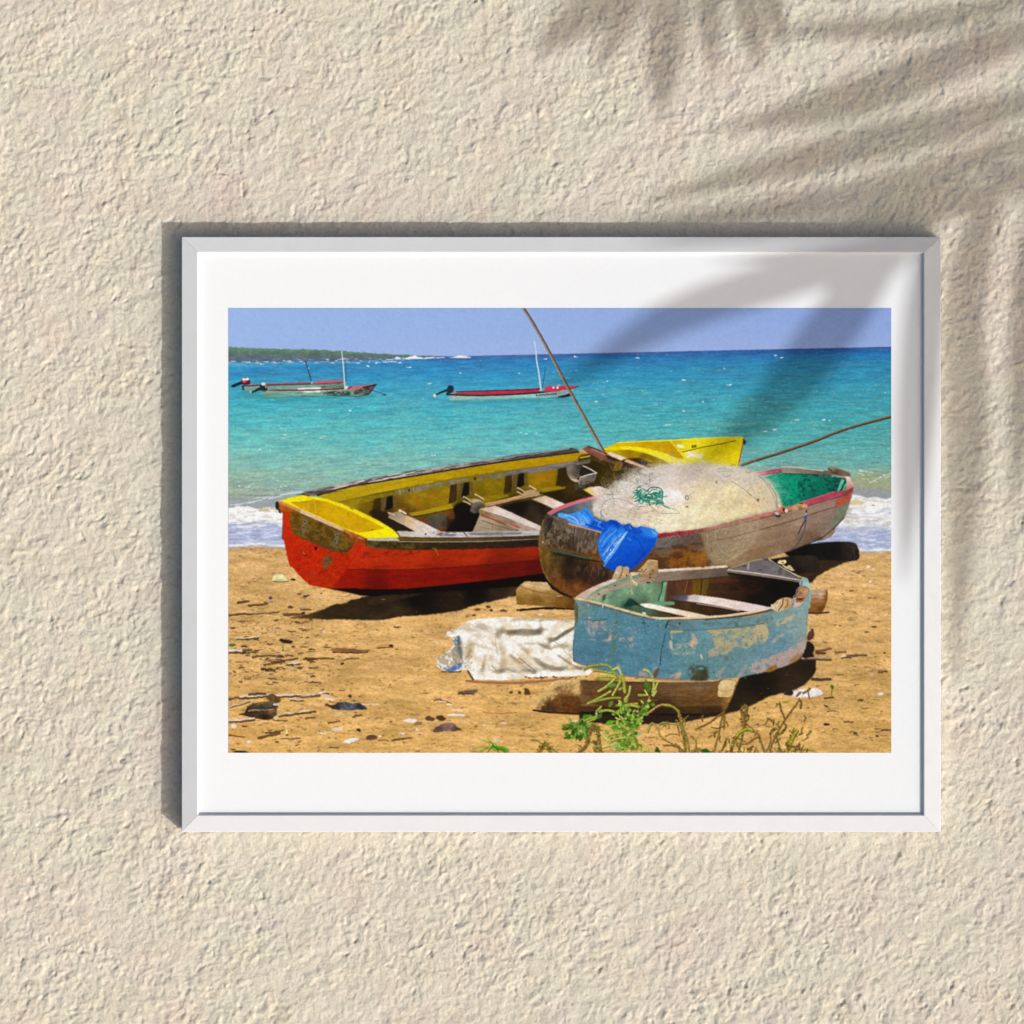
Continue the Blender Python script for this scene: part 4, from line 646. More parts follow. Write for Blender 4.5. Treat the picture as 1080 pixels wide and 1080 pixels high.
for k in range(40):
    x = U(577, 634); y = U(550, 572) + (x - 590) * .2
    line([(x, y), (x - U(-.3, .7), y + U(3, 9))], U(.4, .8), (52, 40, 32), U(.25, .6))
line([(606, 556), (605.4, 564), (604.4, 574)], 1.2, (44, 32, 24), .8); poly([(576, 545), (582, 546), (580, 556), (577, 562)], (44, 34, 28), .8, False, 2); line([(583, 547), (580, 555), (578, 561)], 1.2, (30, 22, 18), .9); dot(586, 606, 5, 3, (112, 84, 56), .6, 20, edge=2); dot(572.6, 571.6, 1, 1, (220, 180, 110), .9)
line([(573, 548.6), (570.6, 559), (568.8, 572), (569.8, 588), (573, 602), (580, 614)], 1.8, (124, 94, 44), .75, tex=[(.5, 3, 3)])
poly([(574, 544.4), (577.6, 541.6), (580, 544), (578, 547), (574, 549)], (70, 58, 48)); poly([(583, 546), (587, 544.6), (596, 547), (600, 551.4), (600.4, 554), (590, 550)], (108, 94, 78), 1, True, 1, [(.25, 3, 2)])
line([(600, 552.6), (612, 555.6), (634, 561.4)], 1.6, (212, 160, 138), .95)
# small gear on the near rim
poly([(834, 537), (838, 532.6), (844, 530.4), (850.6, 532), (851.6, 536), (845, 538), (838, 538.6)], [(840, 534, (196, 158, 116)), (848, 533, (206, 168, 124)), (845, 537, (140, 96, 60))], 1, True, 1, [(.3, 3, 2)]); dot(845, 530.8, 2.6, .7, (110, 60, 24)); line([(828, 538.6), (834, 537)], 2, (176, 130, 70))
dot(824.6, 536, 3.4, 3.2, (204, 116, 60), own=True); dot(826.6, 537.6, 1.4, 2, (70, 44, 40)); dot(829.4, 538.6, 1.8, 2, (226, 216, 214)); dot(822.6, 534, 1.2, .8, (236, 170, 120)); dot(820.6, 544, 3, 1.6, (46, 46, 46)); dot(820, 542.4, 2, .8, (190, 190, 184)); dot(789 + 30, 541, 2, 1.2, (220, 206, 190))
line([(850.4, 538), (850, 544), (848.6, 550), (845, 556), (842, 563)], 1.1, (40, 40, 50), .95); line([(851, 540), (849.6, 552), (848, 560), (843.6, 570), (838, 577)], .9, (60, 62, 74), .9); dot(849.6, 545.6, 1.7, 2.4, (56, 96, 140)); dot(850, 542, 1, 1.4, (170, 176, 180)); line([(838, 577), (833, 581)], 1.6, (70, 80, 90), .8)
# ---- the heap of nets ---------------------------------------------------------------------------
part('fishing net')
mound = [(634, 522), (640, 516), (652, 511), (664, 502), (680, 495), (700, 490), (720, 488.4), (745, 488), (770, 491), (788, 495), (802, 500.6), (812, 507), (819, 516), (823, 527), (824, 537),
         (800, 542.6), (766, 551.4), (740, 557.6), (716, 560.4), (693, 562.6), (684, 556), (668, 555), (654, 554), (640, 550), (629, 545.6), (624, 538), (627, 529)]
NC = [(640, 530, (214, 208, 196)), (650, 545, (208, 196, 174)), (640, 540, (198, 190, 174)), (665, 530, (222, 212, 200)), (660, 518, (222, 216, 214)), (680, 510, (218, 210, 206)), (700, 503, (204, 194, 186)), (730, 500, (204, 190, 174)), (760, 500, (206, 190, 172)), (790, 505, (204, 188, 168)),
      (800, 520, (212, 188, 148)), (812, 530, (214, 190, 154)), (770, 520, (234, 210, 158)), (740, 520, (234, 214, 168)), (745, 540, (240, 218, 168)), (770, 540, (230, 204, 150)), (790, 535, (224, 196, 144)), (720, 545, (244, 224, 180)), (700, 550, (242, 224, 188)), (690, 540, (220, 202, 168)), (670, 545, (204, 190, 166)), (700, 525, (234, 224, 208))]
mp = curve(mound, 6, True)
b_ = box(612, 480, 836, 570)
X, Y = grid(b_)
mm = blur(inside(mp, X, Y).astype(np.float32), 9)
mm = blur(mm, 14)
mm = blur(mm, 10)
mm = mm * np.clip((mm + .9 * nz(X, Y, 6, 5, 0, 301, 3) - .58) / .55, 0, 1)
put(b_, mm, [(x, y, (min(255, c[0] * 1.06 + 8), min(255, c[1] * 1.07 + 4), min(255, c[2] * 1.08 + 8))) for x, y, c in NC], X, Y, .95, [(.07, 14, 8, -20), (.09, 1.6, 1.6), (.06, 5, 1.5, 60)])
# dark show-through at the upper left and the haze of mesh over the yellow bow
poly([(664, 500), (684, 490), (704, 489), (722, 490), (745, 488), (776, 491), (796, 497), (790, 506), (740, 502), (700, 504), (670, 508)], (206, 198, 182), .42, True, 14, own=False)
def strand(x, y, r, n, c, w, a, a0=None, k=None):
    t = U(0, 6.3) if a0 is None else a0
    q = k if k is not None else U(-1, 1) * .9
    p = [(x, y)]
    for _ in range(n):
        t += q + U(-.5, .5)
        x += r * np.cos(t); y += r * np.sin(t) * .8
        p.append((x, y))
    line(p, w, c, a, False, own=False)
up = [(630, 530), (634, 520), (643, 514), (651, 506), (662, 499), (676, 493), (692, 489), (708, 487), (722, 491), (745, 489), (772, 491.6), (792, 496.4), (806, 502), (817, 512), (823, 526)]
upc = curve(up, 12)
for k in range(1300):
    i = int(len(upc) * rng.random() ** 1.25) % len(upc)
    x, y = upc[i]
    x += rng.normal(0, 4.5) + 3; y += rng.normal(0, 4.2) + 3
    lt = rng.random()
    c = (226, 220, 206) if lt < .58 else ((196, 184, 160) if lt < .85 else (140, 128, 108))
    strand(x, y, U(.9, 1.7), rng.integers(4, 9), jit(c, 12), U(.24, .40), U(.15, .5))
for k in range(700):
    x, y = U(634, 690), U(494, 522)
    if y > 560 - .9 * (x - 600) + 30 or y < 540 - .52 * (x - 590):
        continue
    strand(x, y, U(.9, 1.5), rng.integers(4, 9), jit((214, 208, 196) if rng.random() < .62 else (60, 50, 38), 14), U(.3, .5), U(.45, .9))
for k in range(1300):       # mesh grain over the heap
    x, y = U(628, 822), U(503, 560)
    i = int((x - X0) * S), int((y - Y0) * S)
    if lab[min(H - 1, i[1]), min(W - 1, i[0])] != PART[0]:
        continue
    lt = rng.random()
    strand(x, y, U(1, 2.2), rng.integers(3, 7), jit((250, 240, 216) if lt < .55 else ((170, 142, 100) if lt < .86 else (150, 150, 150)), 10), U(.3, .45), U(.06, .26))
for k in range(220):
    x, y = U(632, 700), U(528, 556)
    if lab[int((y - Y0) * S), int((x - X0) * S)] == PART[0]:
        dot(x, y, U(.5, 1.6), U(.3, .6), (130, 110, 80), U(.2, .5), U(-40, 40))
poly([(697, 517), (704, 515.6), (712, 516.4), (717, 519), (723, 525), (725, 528.6), (719, 530), (711, 533), (706, 531), (700, 525)], [(702, 520, (238, 234, 230)), (712, 521, (252, 250, 248)), (714, 530, (240, 232, 222))], .9, True, 6, own=False)
poly([(648, 507), (660, 508), (668, 516), (676, 524), (664, 524), (650, 516)], (232, 226, 220), .5, True, 8, own=False)
for pts, w, c in (([(634, 547), (634, 538), (637, 530), (643, 526.6), (651, 526), (659, 527.6), (666, 531), (673, 534.4), (680, 534)], .9, (96, 120, 124)), ([(643, 517), (646, 523), (648, 529)], .8, (110, 116, 118)),
                  ([(684, 532), (690, 537), (696, 541.4), (706, 541.4), (717, 541.6)], .9, (110, 130, 138)), ([(644, 514), (652, 514.6), (660, 516), (668, 518.4)], .7, (150, 166, 174)), ([(633, 539), (635, 544), (640, 548)], .8, (100, 112, 110)),
                  ([(690, 531), (698, 533), (706, 536), (714, 538), (717, 541)], .8, (80, 140, 116)), ([(771, 507.6), (778, 511.4), (786, 517), (794, 524), (800, 528.6)], .9, (110, 118, 116)), ([(800, 502), (810, 510), (818, 522), (820, 536)], .9, (70, 84, 76)),
                  ([(806, 508), (813, 517), (818, 530), (819, 541)], .7, (96, 110, 104)), ([(692, 562), (690, 555), (693, 550)], .8, (170, 196, 210)), ([(716, 545), (721, 551), (723, 557)], .9, (232, 214, 130)), ([(820, 525), (826, 531)], .6, (200, 220, 210)),
                  ([(756, 495), (764, 494), (772, 496)], 1.0, (120, 148, 164)), ([(756, 497.6), (766, 497), (774, 498)], 1.0, (136, 160, 172)), ([(771, 491.4), (774, 489.6), (776, 491)], .8, (90, 110, 60)), ([(762, 500), (765, 503), (770, 501)], .9, (130, 146, 110)), ([(726, 523), (732, 518.6)], .8, (120, 160, 140))):
    line(pts, w * .85, c, .6, own=False)
dot(724.6, 525, 2.2, 2.8, (84, 120, 100), .9); dot(724.8, 525, 1.2, 1.8, (224, 206, 176), 1); dot(789.4, 497.2, 3, 2.4, (176, 158, 132), 1); dot(789, 496.4, 2, 1.2, (206, 190, 166)); dot(755.6, 508.6, 1, 1.6, (130, 104, 76), .8); dot(799.4, 527.4, 1.6, 1.8, (120, 80, 54), .8); dot(724.6, 534.4, 1.6, .9, (150, 96, 60), .8)
for k in range(60):
    dot(U(700, 815), U(505, 550), U(.3, .9), U(.3, .6), (150, 110, 70), U(.2, .6))
for k in range(420):        # long loose filaments standing off the top
    i = int(len(upc) * rng.random())
    x, y = upc[i]
    strand(x + rng.normal(0, 4), y + rng.normal(-1, 3), U(1.6, 3.4), rng.integers(4, 9), jit((232, 226, 214), 10), U(.22, .34), U(.15, .45), None, U(-.45, .45))
for k in range(70):         # the heap is lumpy: bunches that catch the light, hollows between
    x, y = U(640, 815), U(498, 556)
    if inside(mp, np.array([[x]]), np.array([[y]]))[0, 0]:
        lt = rng.random() < .55
        dot(x, y, U(4, 11), U(3, 6), (252, 240, 214) if lt else (176, 156, 122), U(.10, .24), U(-50, 20), False, 5)
for k in range(1100):       # frayed rim
    i = int(len(upc) * rng.random())
    x, y = upc[i]
    strand(x + rng.normal(0, 6), y + rng.normal(-1.5, 4.6), U(.9, 2.0), rng.integers(3, 8), jit((226, 218, 202), 12), U(.2, .34), U(.12, .42))
for k in range(260):        # and over the near rim
    t = U(0, 1); x, y = 700 + 104 * t, 562 - 18 * t ** 1.4
    strand(x, y + rng.normal(1, 2.6), U(.9, 2.0), rng.integers(3, 7), jit((232, 214, 178), 12), U(.22, .36), U(.15, .5), U(.6, 2.4), U(-.2, .2))
# green cord tangled on the heap
for cx_, cy_, rx_, ry_, n_ in ((676, 523, 6, 6, 46), (685, 526, 6, 4.6, 24), (693, 524, 5.6, 6, 46)):
    for k in range(n_):
        x, y = cx_ + rng.normal(0, .42) * rx_, cy_ + rng.normal(0, .45) * ry_
        strand(x, y, U(1, 2), rng.integers(3, 6), jit((24, 134, 106) if rng.random() < .55 else ((10, 80, 66) if rng.random() < .6 else (110, 186, 160)), 10), U(.6, 1.0), .95)
line([(683, 518), (685, 515), (690, 513.8), (696, 515), (699, 518.6), (698.6, 524), (698, 529)], 1.0, (22, 96, 84), .9, own=False); line([(684, 520), (688, 516.4), (692, 516.4)], .8, (30, 110, 90), .9, own=False); line([(690, 530), (697, 531.4), (702, 534), (706, 536)], 1.1, (50, 140, 110), .9, own=False); line([(668, 519), (672, 520.6)], 1, (30, 110, 100), .9, own=False)
# net hanging over the side, drawn on the boat
hang = [(742, 560), (760, 554), (780, 549), (800, 545), (802, 556), (797, 570), (786, 582), (772, 590), (758, 596), (747, 586), (742, 572)]
hp = curve(hang, 6, True)
poly(hang, (184, 164, 132), .30, True, 8, own=False)
for k in range(620):
    x, y = U(742, 802), U(548, 596)
    if inside(hp, np.array([[x]]), np.array([[y]]))[0, 0]:
        strand(x, y, U(1.2, 2.4), rng.integers(3, 7), jit((222, 208, 178), 12), U(.24, .38), U(.12, .42))
for pts in ([(800, 546), (799, 558), (794, 570), (784, 582), (772, 589), (762, 593)], [(792, 548), (788, 562), (780, 574), (770, 582)], [(746, 562), (747, 575), (752, 588)], [(754, 560), (756, 572), (762, 582), (770, 586)], [(780, 552), (782, 564), (776, 576)]):
    line(pts, .5, (228, 214, 184), .4, tex=[(.4, 2, 2)], own=False)

# ---- blue tarpaulin -----------------------------------------------------------------------------
part('blue tarpaulin')
poly([(588, 541.4), (593, 541), (599, 542.6), (606, 541), (612, 539), (618, 535.4), (621, 538), (624.6, 542), (627, 547), (633, 549), (640, 550.2), (644, 547.8), (650, 549), (655, 553), (660, 553), (664, 551.6), (667, 555), (671, 556.4), (676, 555), (680, 555.6), (690, 558), (694.6, 562),
      (693, 568), (690, 576), (684, 584), (677, 592), (670, 598.6), (661, 603), (653, 604), (645, 601.6), (639, 597), (634, 589), (631, 580), (630.4, 573), (632.4, 565), (635, 560.6), (624, 558), (610, 554), (601, 551.6), (597, 547), (589, 545.4)],
     [(592, 543, (84, 176, 250)), (604, 546, (60, 150, 240)), (612, 552, (110, 170, 240)), (618, 540, (50, 140, 236)), (620, 549, (70, 158, 246)), (626, 552, (8, 84, 206)), (636, 556, (4, 78, 204)), (645, 551, (4, 72, 196)), (650, 553, (2, 66, 184)), (655, 562, (40, 130, 236)), (646, 558, (30, 122, 232)),
      (640, 570, (40, 130, 240)), (648, 570, (70, 150, 240)), (634, 582, (40, 124, 230)), (640, 590, (30, 112, 224)), (664, 570, (6, 82, 204)), (660, 585, (4, 76, 198)), (655, 598, (0, 66, 186)), (645, 597, (2, 70, 190)), (675, 575, (10, 88, 210)), (685, 572, (8, 84, 206)), (672, 590, (2, 70, 192)), (672, 560, (10, 84, 206)), (664, 555, (14, 84, 190)), (683, 560, (40, 130, 236)), (691, 563, (60, 144, 240))], tex=[(.12, 5, 2.4, -35), (.08, 2, 2)])
poly([(661.4, 561), (655, 571), (648, 582), (641, 591), (637, 597), (645, 602), (653, 604), (661, 603), (670, 598.6), (677, 592), (684, 584), (690, 576), (693.4, 566), (688, 568), (676, 566), (668, 564)], [(660, 572, (8, 88, 208)), (650, 590, (6, 82, 204)), (665, 590, (2, 74, 198)), (655, 600, (0, 66, 186)), (685, 574, (4, 78, 200)), (672, 572, (10, 90, 214)), (680, 584, (2, 70, 190))], .85, False, 2, [(.08, 6, 3, -50)], own=False)
line([(662, 560), (655, 571), (648, 582), (641, 591), (637, 597)], 1.6, (90, 170, 250), .9, own=False)
for pts, w, c in (([(640, 582), (646, 573), (655, 563)], 1.5, (150, 190, 226)), ([(644, 585), (650, 576), (658, 566)], 1.6, (170, 206, 244)), ([(635, 576), (640, 568), (650, 559)], 1.3, (120, 180, 240)), ([(633, 572), (637, 564), (643, 558)], 1.0, (100, 170, 244)), ([(636, 586), (642, 577)], 1.2, (190, 200, 206)),
                  ([(638, 592), (643, 585), (647, 580)], 1.6, (176, 212, 250)), ([(651, 574), (656, 567), (660, 562)], 1.3, (206, 226, 250)), ([(634, 583), (638, 576)], 1.2, (12, 84, 200)), ([(637, 578), (646, 566)], 1.1, (8, 80, 200)), ([(642, 580), (652, 567)], 1.1, (10, 84, 206)),
                  ([(596, 543), (604, 545.6), (611, 551)], 1.2, (190, 220, 250)), ([(600, 548), (608, 551), (616, 553)], 1.6, (150, 180, 236)), ([(611, 541), (616, 545), (620, 551)], 1.2, (150, 204, 252)), ([(616, 538), (621, 543), (624, 549)], 1.1, (20, 100, 220)), ([(607, 543), (610, 548), (612, 552)], 1.2, (24, 108, 224)), ([(612, 540.6), (614, 544)], 1.0, (10, 90, 210)),
                  ([(634, 550), (631, 554), (636, 558)], 1.4, (96, 170, 246)), ([(627, 548), (633, 551)], 1.2, (120, 186, 250)), ([(644, 550), (650, 552), (653, 556)], 2.2, (2, 58, 170)), ([(659, 556), (663, 553), (666, 557), (663, 560), (660, 558)], 1.4, (6, 60, 160)), ([(664, 554.6), (665.6, 558)], 1.2, (120, 170, 220)),
                  ([(670, 562), (676, 561), (682, 562)], 1.2, (2, 60, 170)), ([(676, 557), (679, 561), (684, 563)], 1.4, (50, 140, 240)), ([(668, 566), (674, 571), (678, 580)], 1.6, (2, 66, 184)), ([(662, 567), (665, 569.6)], 1.4, (90, 160, 230)), ([(684, 566), (681, 576)], 1.4, (20, 100, 220)), ([(688, 560.6), (692, 564)], 1.6, (130, 190, 250)), ([(655, 600), (664, 598), (672, 592), (680, 583)], 1.8, (0, 56, 166)), ([(618, 553), (626, 556), (634, 557.6)], 2, (2, 66, 186))):
    line(pts, w, c, .7, own=False)
for k in range(30):
    t = U(0, 1); x, y = 662 - 24 * t, 561 + 34 * t
    dot(x - U(.5, 5), y + U(-1.5, 1.5), U(.5, 1.1), U(.3, .7), (216, 232, 250), U(.4, .9), -50)

# ---- white sheet on the sand ---------------------------------------------------------------------
part('white sheet')
line([(492, 718), (510, 719.6), (540, 720.4), (560, 719.4), (600, 716)], 2.6, (150, 94, 60), .75, own=False); line([(466, 708.6), (486, 708.4)], 1.4, (90, 60, 34), .8, own=False)
poly([(460.6, 694), (462, 691.6), (467, 692), (472, 687), (477.4, 682), (479, 676), (476, 671.6), (470.6, 671), (471.6, 666.4), (476, 664.6), (482, 662.6), (488, 658.6), (495, 654.4), (506, 652.6), (520, 651.4), (532, 650.4), (543, 651.2), (554, 653), (570, 652.2), (586, 652.6), (602, 653.6), (612, 655),
      (612, 696), (612, 700), (622, 704.6), (625, 708.4), (620, 712), (604, 713), (590, 713.4), (576, 714.4), (562, 714.6), (548, 716), (530, 717.4), (512, 717), (500, 716.6), (497, 712), (494, 707), (488, 706.4), (483, 708), (472, 708), (465, 706), (461, 702)],
     [(490, 665, (254, 248, 238)), (515, 656, (254, 250, 242)), (500, 680, (246, 234, 214)), (495, 700, (254, 246, 236)), (512, 685, (238, 222, 192)), (520, 700, (226, 210, 178)), (505, 712, (254, 246, 240)), (528, 672, (250, 244, 232)), (530, 690, (242, 230, 204)), (545, 680, (252, 246, 236)), (560, 690, (250, 240, 226)), (575, 695, (212, 192, 158)), (590, 690, (250, 240, 228)), (600, 700, (228, 210, 184)), (550, 697, (212, 194, 160)), (570, 660, (226, 220, 206)), (590, 665, (240, 230, 216)), (604, 665, (236, 226, 212)), (600, 680, (238, 226, 208)), (540, 712, (254, 248, 240)), (590, 709, (254, 248, 242)), (618, 708, (252, 246, 238)), (470, 700, (226, 208, 184)), (478, 690, (196, 182, 158)), (474, 668, (240, 228, 210))], tex=[(.06, 7, 5, 30), (.05, 2.4, 2)])
bs_ = box(458, 648, 628, 720)
SX, SY = grid(bs_)
hs = 3.0 * nz(SX, SY, 26, 16, 25, 701, 3) + 1.3 * nz(SX, SY, 7, 4, 40, 702, 2) + .5 * nz(SX, SY, 2.4, 1.8, 0, 703, 2)
def fold(pts, w, amp):
    global hs
    p = curve(pts, 8)
    d = np.full(SX.shape, 1e9)
    for k in range(len(p) - 1):
        dx, dy = p[k + 1] - p[k]
        t = np.clip(((SX - p[k, 0]) * dx + (SY - p[k, 1]) * dy) / (dx * dx + dy * dy + 1e-9), 0, 1)
        d = np.minimum(d, np.hypot(SX - p[k, 0] - t * dx, SY - p[k, 1] - t * dy))
    hs = hs + amp * np.exp(-(d / w) ** 2)
for pts, w, amp in (([(484, 664), (496, 670), (506, 684), (512, 700), (514, 714)], 7, 4.5), ([(506, 656), (520, 662), (524, 676), (527, 692), (526, 706)], 5, -4.5), ([(500, 684), (498, 698), (500, 712)], 5, 4), ([(510, 690), (508, 704)], 3, -2.5),
                    ([(528, 672), (538, 676), (550, 686), (562, 698), (574, 706)], 5, 4), ([(540, 690), (552, 698), (562, 707)], 3.4, -4), ([(532, 668), (546, 671), (560, 672), (574, 668)], 4, 4), ([(538, 665), (552, 662), (566, 663)], 4, -4.5),
                    ([(545, 656), (562, 657), (580, 655), (602, 657)], 4, 3), ([(568, 655), (570, 666), (580, 672)], 3, -3), ([(576, 686), (590, 684), (600, 688), (606, 696)], 5, 4.5), ([(566, 694), (578, 700), (590, 704)], 5, -4), ([(582, 678), (594, 672), (606, 664)], 3, 3.5), ([(586, 672), (598, 664), (608, 659)], 2.6, -3),
                    ([(556, 680), (570, 682), (586, 692), (600, 702)], 2.4, 2), ([(590, 690), (600, 697), (612, 704)], 2, -2.4), ([(522, 710), (550, 711), (590, 708), (620, 707)], 4, 3)):
    fold(pts, w, amp)
hs = blur(hs.astype(np.float32), 2)
gy_, gx_ = np.gradient(hs, 1 / S)
li = (-gx_ * .30 + gy_ * -.55 * -1 + 1.0) / np.sqrt(1 + gx_ ** 2 + gy_ ** 2)
li = np.clip((1.0 - .55 * gy_ - .25 * gx_) / np.sqrt(1 + .6 * gx_ ** 2 + .6 * gy_ ** 2), 0, 1.3)
lo_ = hs - blur(hs, 24)
li = np.clip(.815 + .72 * (li - 1) + .085 * lo_, .0, 1.0)
stain = nz(SX, SY, 14, 9, 30, 704, 3)
cs = prof(li, [(0, (92, 84, 70)), (.35, (146, 136, 116)), (.55, (196, 184, 160)), (.72, (232, 222, 204)), (.82, (250, 245, 236)), (1, (255, 253, 249))])
cs = cs * (1 - np.clip((stain - .5) * 1.6, 0, .3)[..., None] * np.array((.25, .42, .75)))
put(bs_, (lab[bs_[2]:bs_[3], bs_[0]:bs_[1]] == PART[0]).astype(np.float32), lambda X, Y: cs, SX, SY, .88, None, False)
for pts, w, c in (([(548, 694), (556, 701), (564, 707)], 1.3, (128, 110, 84)), ([(522.6, 671), (523, 680), (525, 690)], .9, (190, 170, 130)), ([(519, 702), (524, 708)], 1, (140, 110, 70)), ([(485, 671), (488, 680), (487, 690), (490, 702), (498, 715)], 1.2, (216, 200, 176)), ([(600, 690), (606, 697), (614, 702)], 1, (180, 160, 128)), ([(584, 676), (592, 682), (598, 690)], .8, (176, 156, 128)), ([(470, 672), (476, 668), (482, 668)], 1.2, (224, 206, 180))):
    line(pts, w, c, .8, own=False)
poly([(477, 686), (482, 678), (486, 676), (488, 690), (487, 702), (481, 700), (477, 694)], (150, 136, 112), .75, True, 4, [(.4, 3, 3)], own=False)
poly([(481, 672), (484.4, 670), (485.6, 678), (487.4, 690), (486, 696), (483, 686)], (104, 104, 100), .9, False, 2, [(.5, 2, 3)], own=False)
blot([(478, 674), (486, 672), (487, 690), (480, 686)], (88, 116, 140), .50, 2, 2, 0, 131, .1, .8)
blot([(461, 692), (480, 682), (484, 700), (466, 706)], (160, 142, 114), .50, 3, 3, 0, 132, .1, .7)
blot([(468, 704), (476, 704), (487, 696), (486, 704), (474, 709)], (62, 102, 168), .40, 4, 2, -20, 133, .1, .9); line([(462, 700), (465, 704)], 1.2, (120, 136, 160), .6, own=False)
line([(474, 709), (486, 708.4)], 1.2, (64, 50, 40), .8, own=False)
line([(493, 707), (496, 712), (499, 716.6)], 2, (74, 58, 44), .9, own=False)
for k in range(60):
    x, y = (U(460, 486), U(664, 708)) if k < 36 else (U(486, 500), U(690, 708))
    if lab[int((y - Y0) * S), int((x - X0) * S)] == PART[0]:
        dot(x, y, U(.5, 1.5), U(.4, 1), jit((246, 240, 230) if rng.random() < .6 else (160, 140, 112), 12), U(.5, .9), U(-60, 60))
for k in range(26):
    dot(U(545, 622), 714.6 + U(-1, 1) - .02 * k * 0, U(.6, 1.6), U(.5, 1), (86, 56, 36), U(.4, .9))

# ---- log to the right, dinghy ------------------------------------------------------------------
part('short cut log')
poly([(848, 622.4), (860, 622), (871, 621.4), (873, 624), (873, 632), (870.6, 640), (867, 646), (858, 646.6), (848, 646)], [(858, 625, (196, 166, 136)), (866, 626, (206, 176, 146)), (860, 632, (150, 104, 66)), (860, 641, (140, 86, 34)), (871, 630, (150, 92, 40)), (866, 643, (110, 64, 20))], 1, False, 1, [(.25, 6, 2)]); line([(871.6, 622.4), (871.6, 630), (868, 640), (866, 646)], 1.4, (118, 66, 22), .8); line([(852, 646.6), (864, 646.8), (874, 645.6)], 1.8, (56, 34, 20), .9, own=False); line([(854, 630.6), (862, 629.6), (869, 631)], .8, (226, 200, 170), .7)

part('blue dinghy')
BW[0] = 2.2
# inside
poly([(607, 631), (628, 619), (645, 612), (668, 606), (700, 602), (767, 598.4), (800, 600), (846, 611), (850, 620), (836, 632), (815, 641), (790, 646.6), (760, 650.6), (730, 652), (705, 652.6), (690, 650.6), (650, 640), (616, 632.6)],
     [(630, 632, (140, 166, 132)), (650, 632, (118, 156, 122)), (662, 622, (128, 166, 130)), (685, 620, (124, 160, 122)), (692, 630, (112, 150, 114)), (660, 640, (50, 90, 72)), (680, 642, (70, 96, 74)), (708, 622, (76, 46, 28)), (720, 618, (90, 54, 34)), (735, 620, (92, 62, 16)), (745, 620, (70, 50, 12)), (760, 614, (76, 46, 26)), (775, 620, (50, 26, 12)), (760, 630, (52, 32, 20)), (790, 615, (16, 8, 4)), (820, 620, (6, 4, 2)), (840, 625, (6, 4, 2)), (800, 634, (12, 8, 4)), (715, 640, (66, 44, 14)), (740, 644, (58, 36, 16)), (760, 646, (50, 32, 16)), (700, 645, (70, 70, 34))], 1, False, 1, [(.22, 5, 8, 10), (.12, 3, 3)])
blot([(745, 612), (800, 612), (800, 626), (745, 626)], (100, 44, 20), .54, 9, 3, 0, 81, .15, .4); blot([(746, 616), (790, 614), (790, 622), (746, 622)], (14, 8, 6), .50, 8, 4, 0, 82, .2, .6)
poly([(703, 611), (713, 610), (712, 634), (702, 636)], (84, 46, 34), .7, False, 2, [(.3, 4, 8)]); poly([(724, 610), (731, 610), (729, 628), (721, 628)], (92, 42, 26), .7, False, 3, [(.3, 3, 8)]); poly([(731, 610), (740, 610), (738, 628), (729, 628)], (110, 78, 14), .8, False, 2, [(.3, 3, 9)]); poly([(741, 610), (748, 611), (745, 627), (738, 628)], (104, 84, 16), .8, False, 3, [(.3, 3, 9)]); line([(740.6, 610), (738.6, 628)], 1.2, (40, 32, 8), .8); line([(725.6, 611), (722, 626)], .9, (150, 112, 84), .7)
poly([(699.6, 614), (704, 613), (699.6, 634.6), (695.4, 634.6)], (132, 182, 142), .95); line([(699, 613), (698, 622), (694, 634)], 1.3, (20, 60, 40), .8); blot([(640, 620), (698, 612), (696, 636), (650, 638)], (90, 128, 98), .56, 8, 4, 10, 83, .08, .5)
poly([(636, 628), (639, 627), (638, 633), (635, 634)], (56, 58, 36), .85, False, 2); poly([(660, 636), (664, 631), (669, 633), (672, 637), (664, 640), (658, 640)], (12, 44, 36), .85, True, 3)
poly([(676, 637.4), (695, 634.4), (711, 634.6), (712, 637.6), (698, 639.4)], (112, 158, 122), .95, False, 1, [(.15, 5, 2)])
line([(671, 637), (690, 642), (712, 648.6)], 3, (40, 26, 10), .7)
poly([(674, 637.4), (677, 636.4), (684, 636.4), (712, 642), (748, 649.6), (740, 652), (726, 651), (700, 645), (680, 640.6)], [(690, 640, (250, 242, 226)), (735, 650, (240, 216, 190))], tex=[(.06, 8, 2, 12)])
poly([(707, 629.6), (716, 627.6), (733, 627.2), (760, 630.6), (790, 636), (814, 640.8), (816, 644), (806, 646), (797, 646), (780, 643.6), (757, 639), (735, 635.4), (712, 633)], [(712, 630, (70, 64, 70)), (722, 629.6, (84, 82, 96)), (729, 632, (226, 206, 196)), (745, 632, (246, 230, 222)), (770, 637, (242, 220, 208)), (800, 643, (240, 218, 220))], tex=[(.08, 10, 2, 12)])
line([(709, 633.4), (728, 635.6), (745, 638)], 1.2, (54, 40, 30), .8); line([(735, 636.6), (757, 640), (780, 644.4)], .8, (230, 216, 206), .8)
# far rim
poly([(618, 631.6), (630, 625), (646, 617.6), (666, 611), (690, 605), (700, 603), (740, 600.6), (767, 599), (768, 607.4), (740, 610), (712, 612.4), (700, 613), (684, 614.4), (664, 617.8), (646, 622.6), (636, 627), (626, 631.6)], [(625, 629, (186, 164, 146)), (650, 617, (172, 150, 132)), (672, 611, (170, 146, 124)), (700, 607, (140, 122, 104)), (740, 605, (112, 96, 82)), (762, 604, (96, 82, 72))], 1, False, 1, [(.22, 10, 2, -14)])
line([(700, 613.4), (740, 610.6), (767, 607.8)], .8, (50, 34, 24), .7)
poly([(606.4, 630), (613, 625.4), (622, 620.4), (634, 615), (645, 611), (652, 609), (653, 611.6), (646, 614.6), (634, 619.4), (624, 625), (618, 631.4), (610, 632)], [(612, 629, (206, 180, 160)), (640, 614.6, (226, 200, 186)), (628, 620.4, (218, 190, 174))], 1, False, 1, [(.1, 8, 2)])
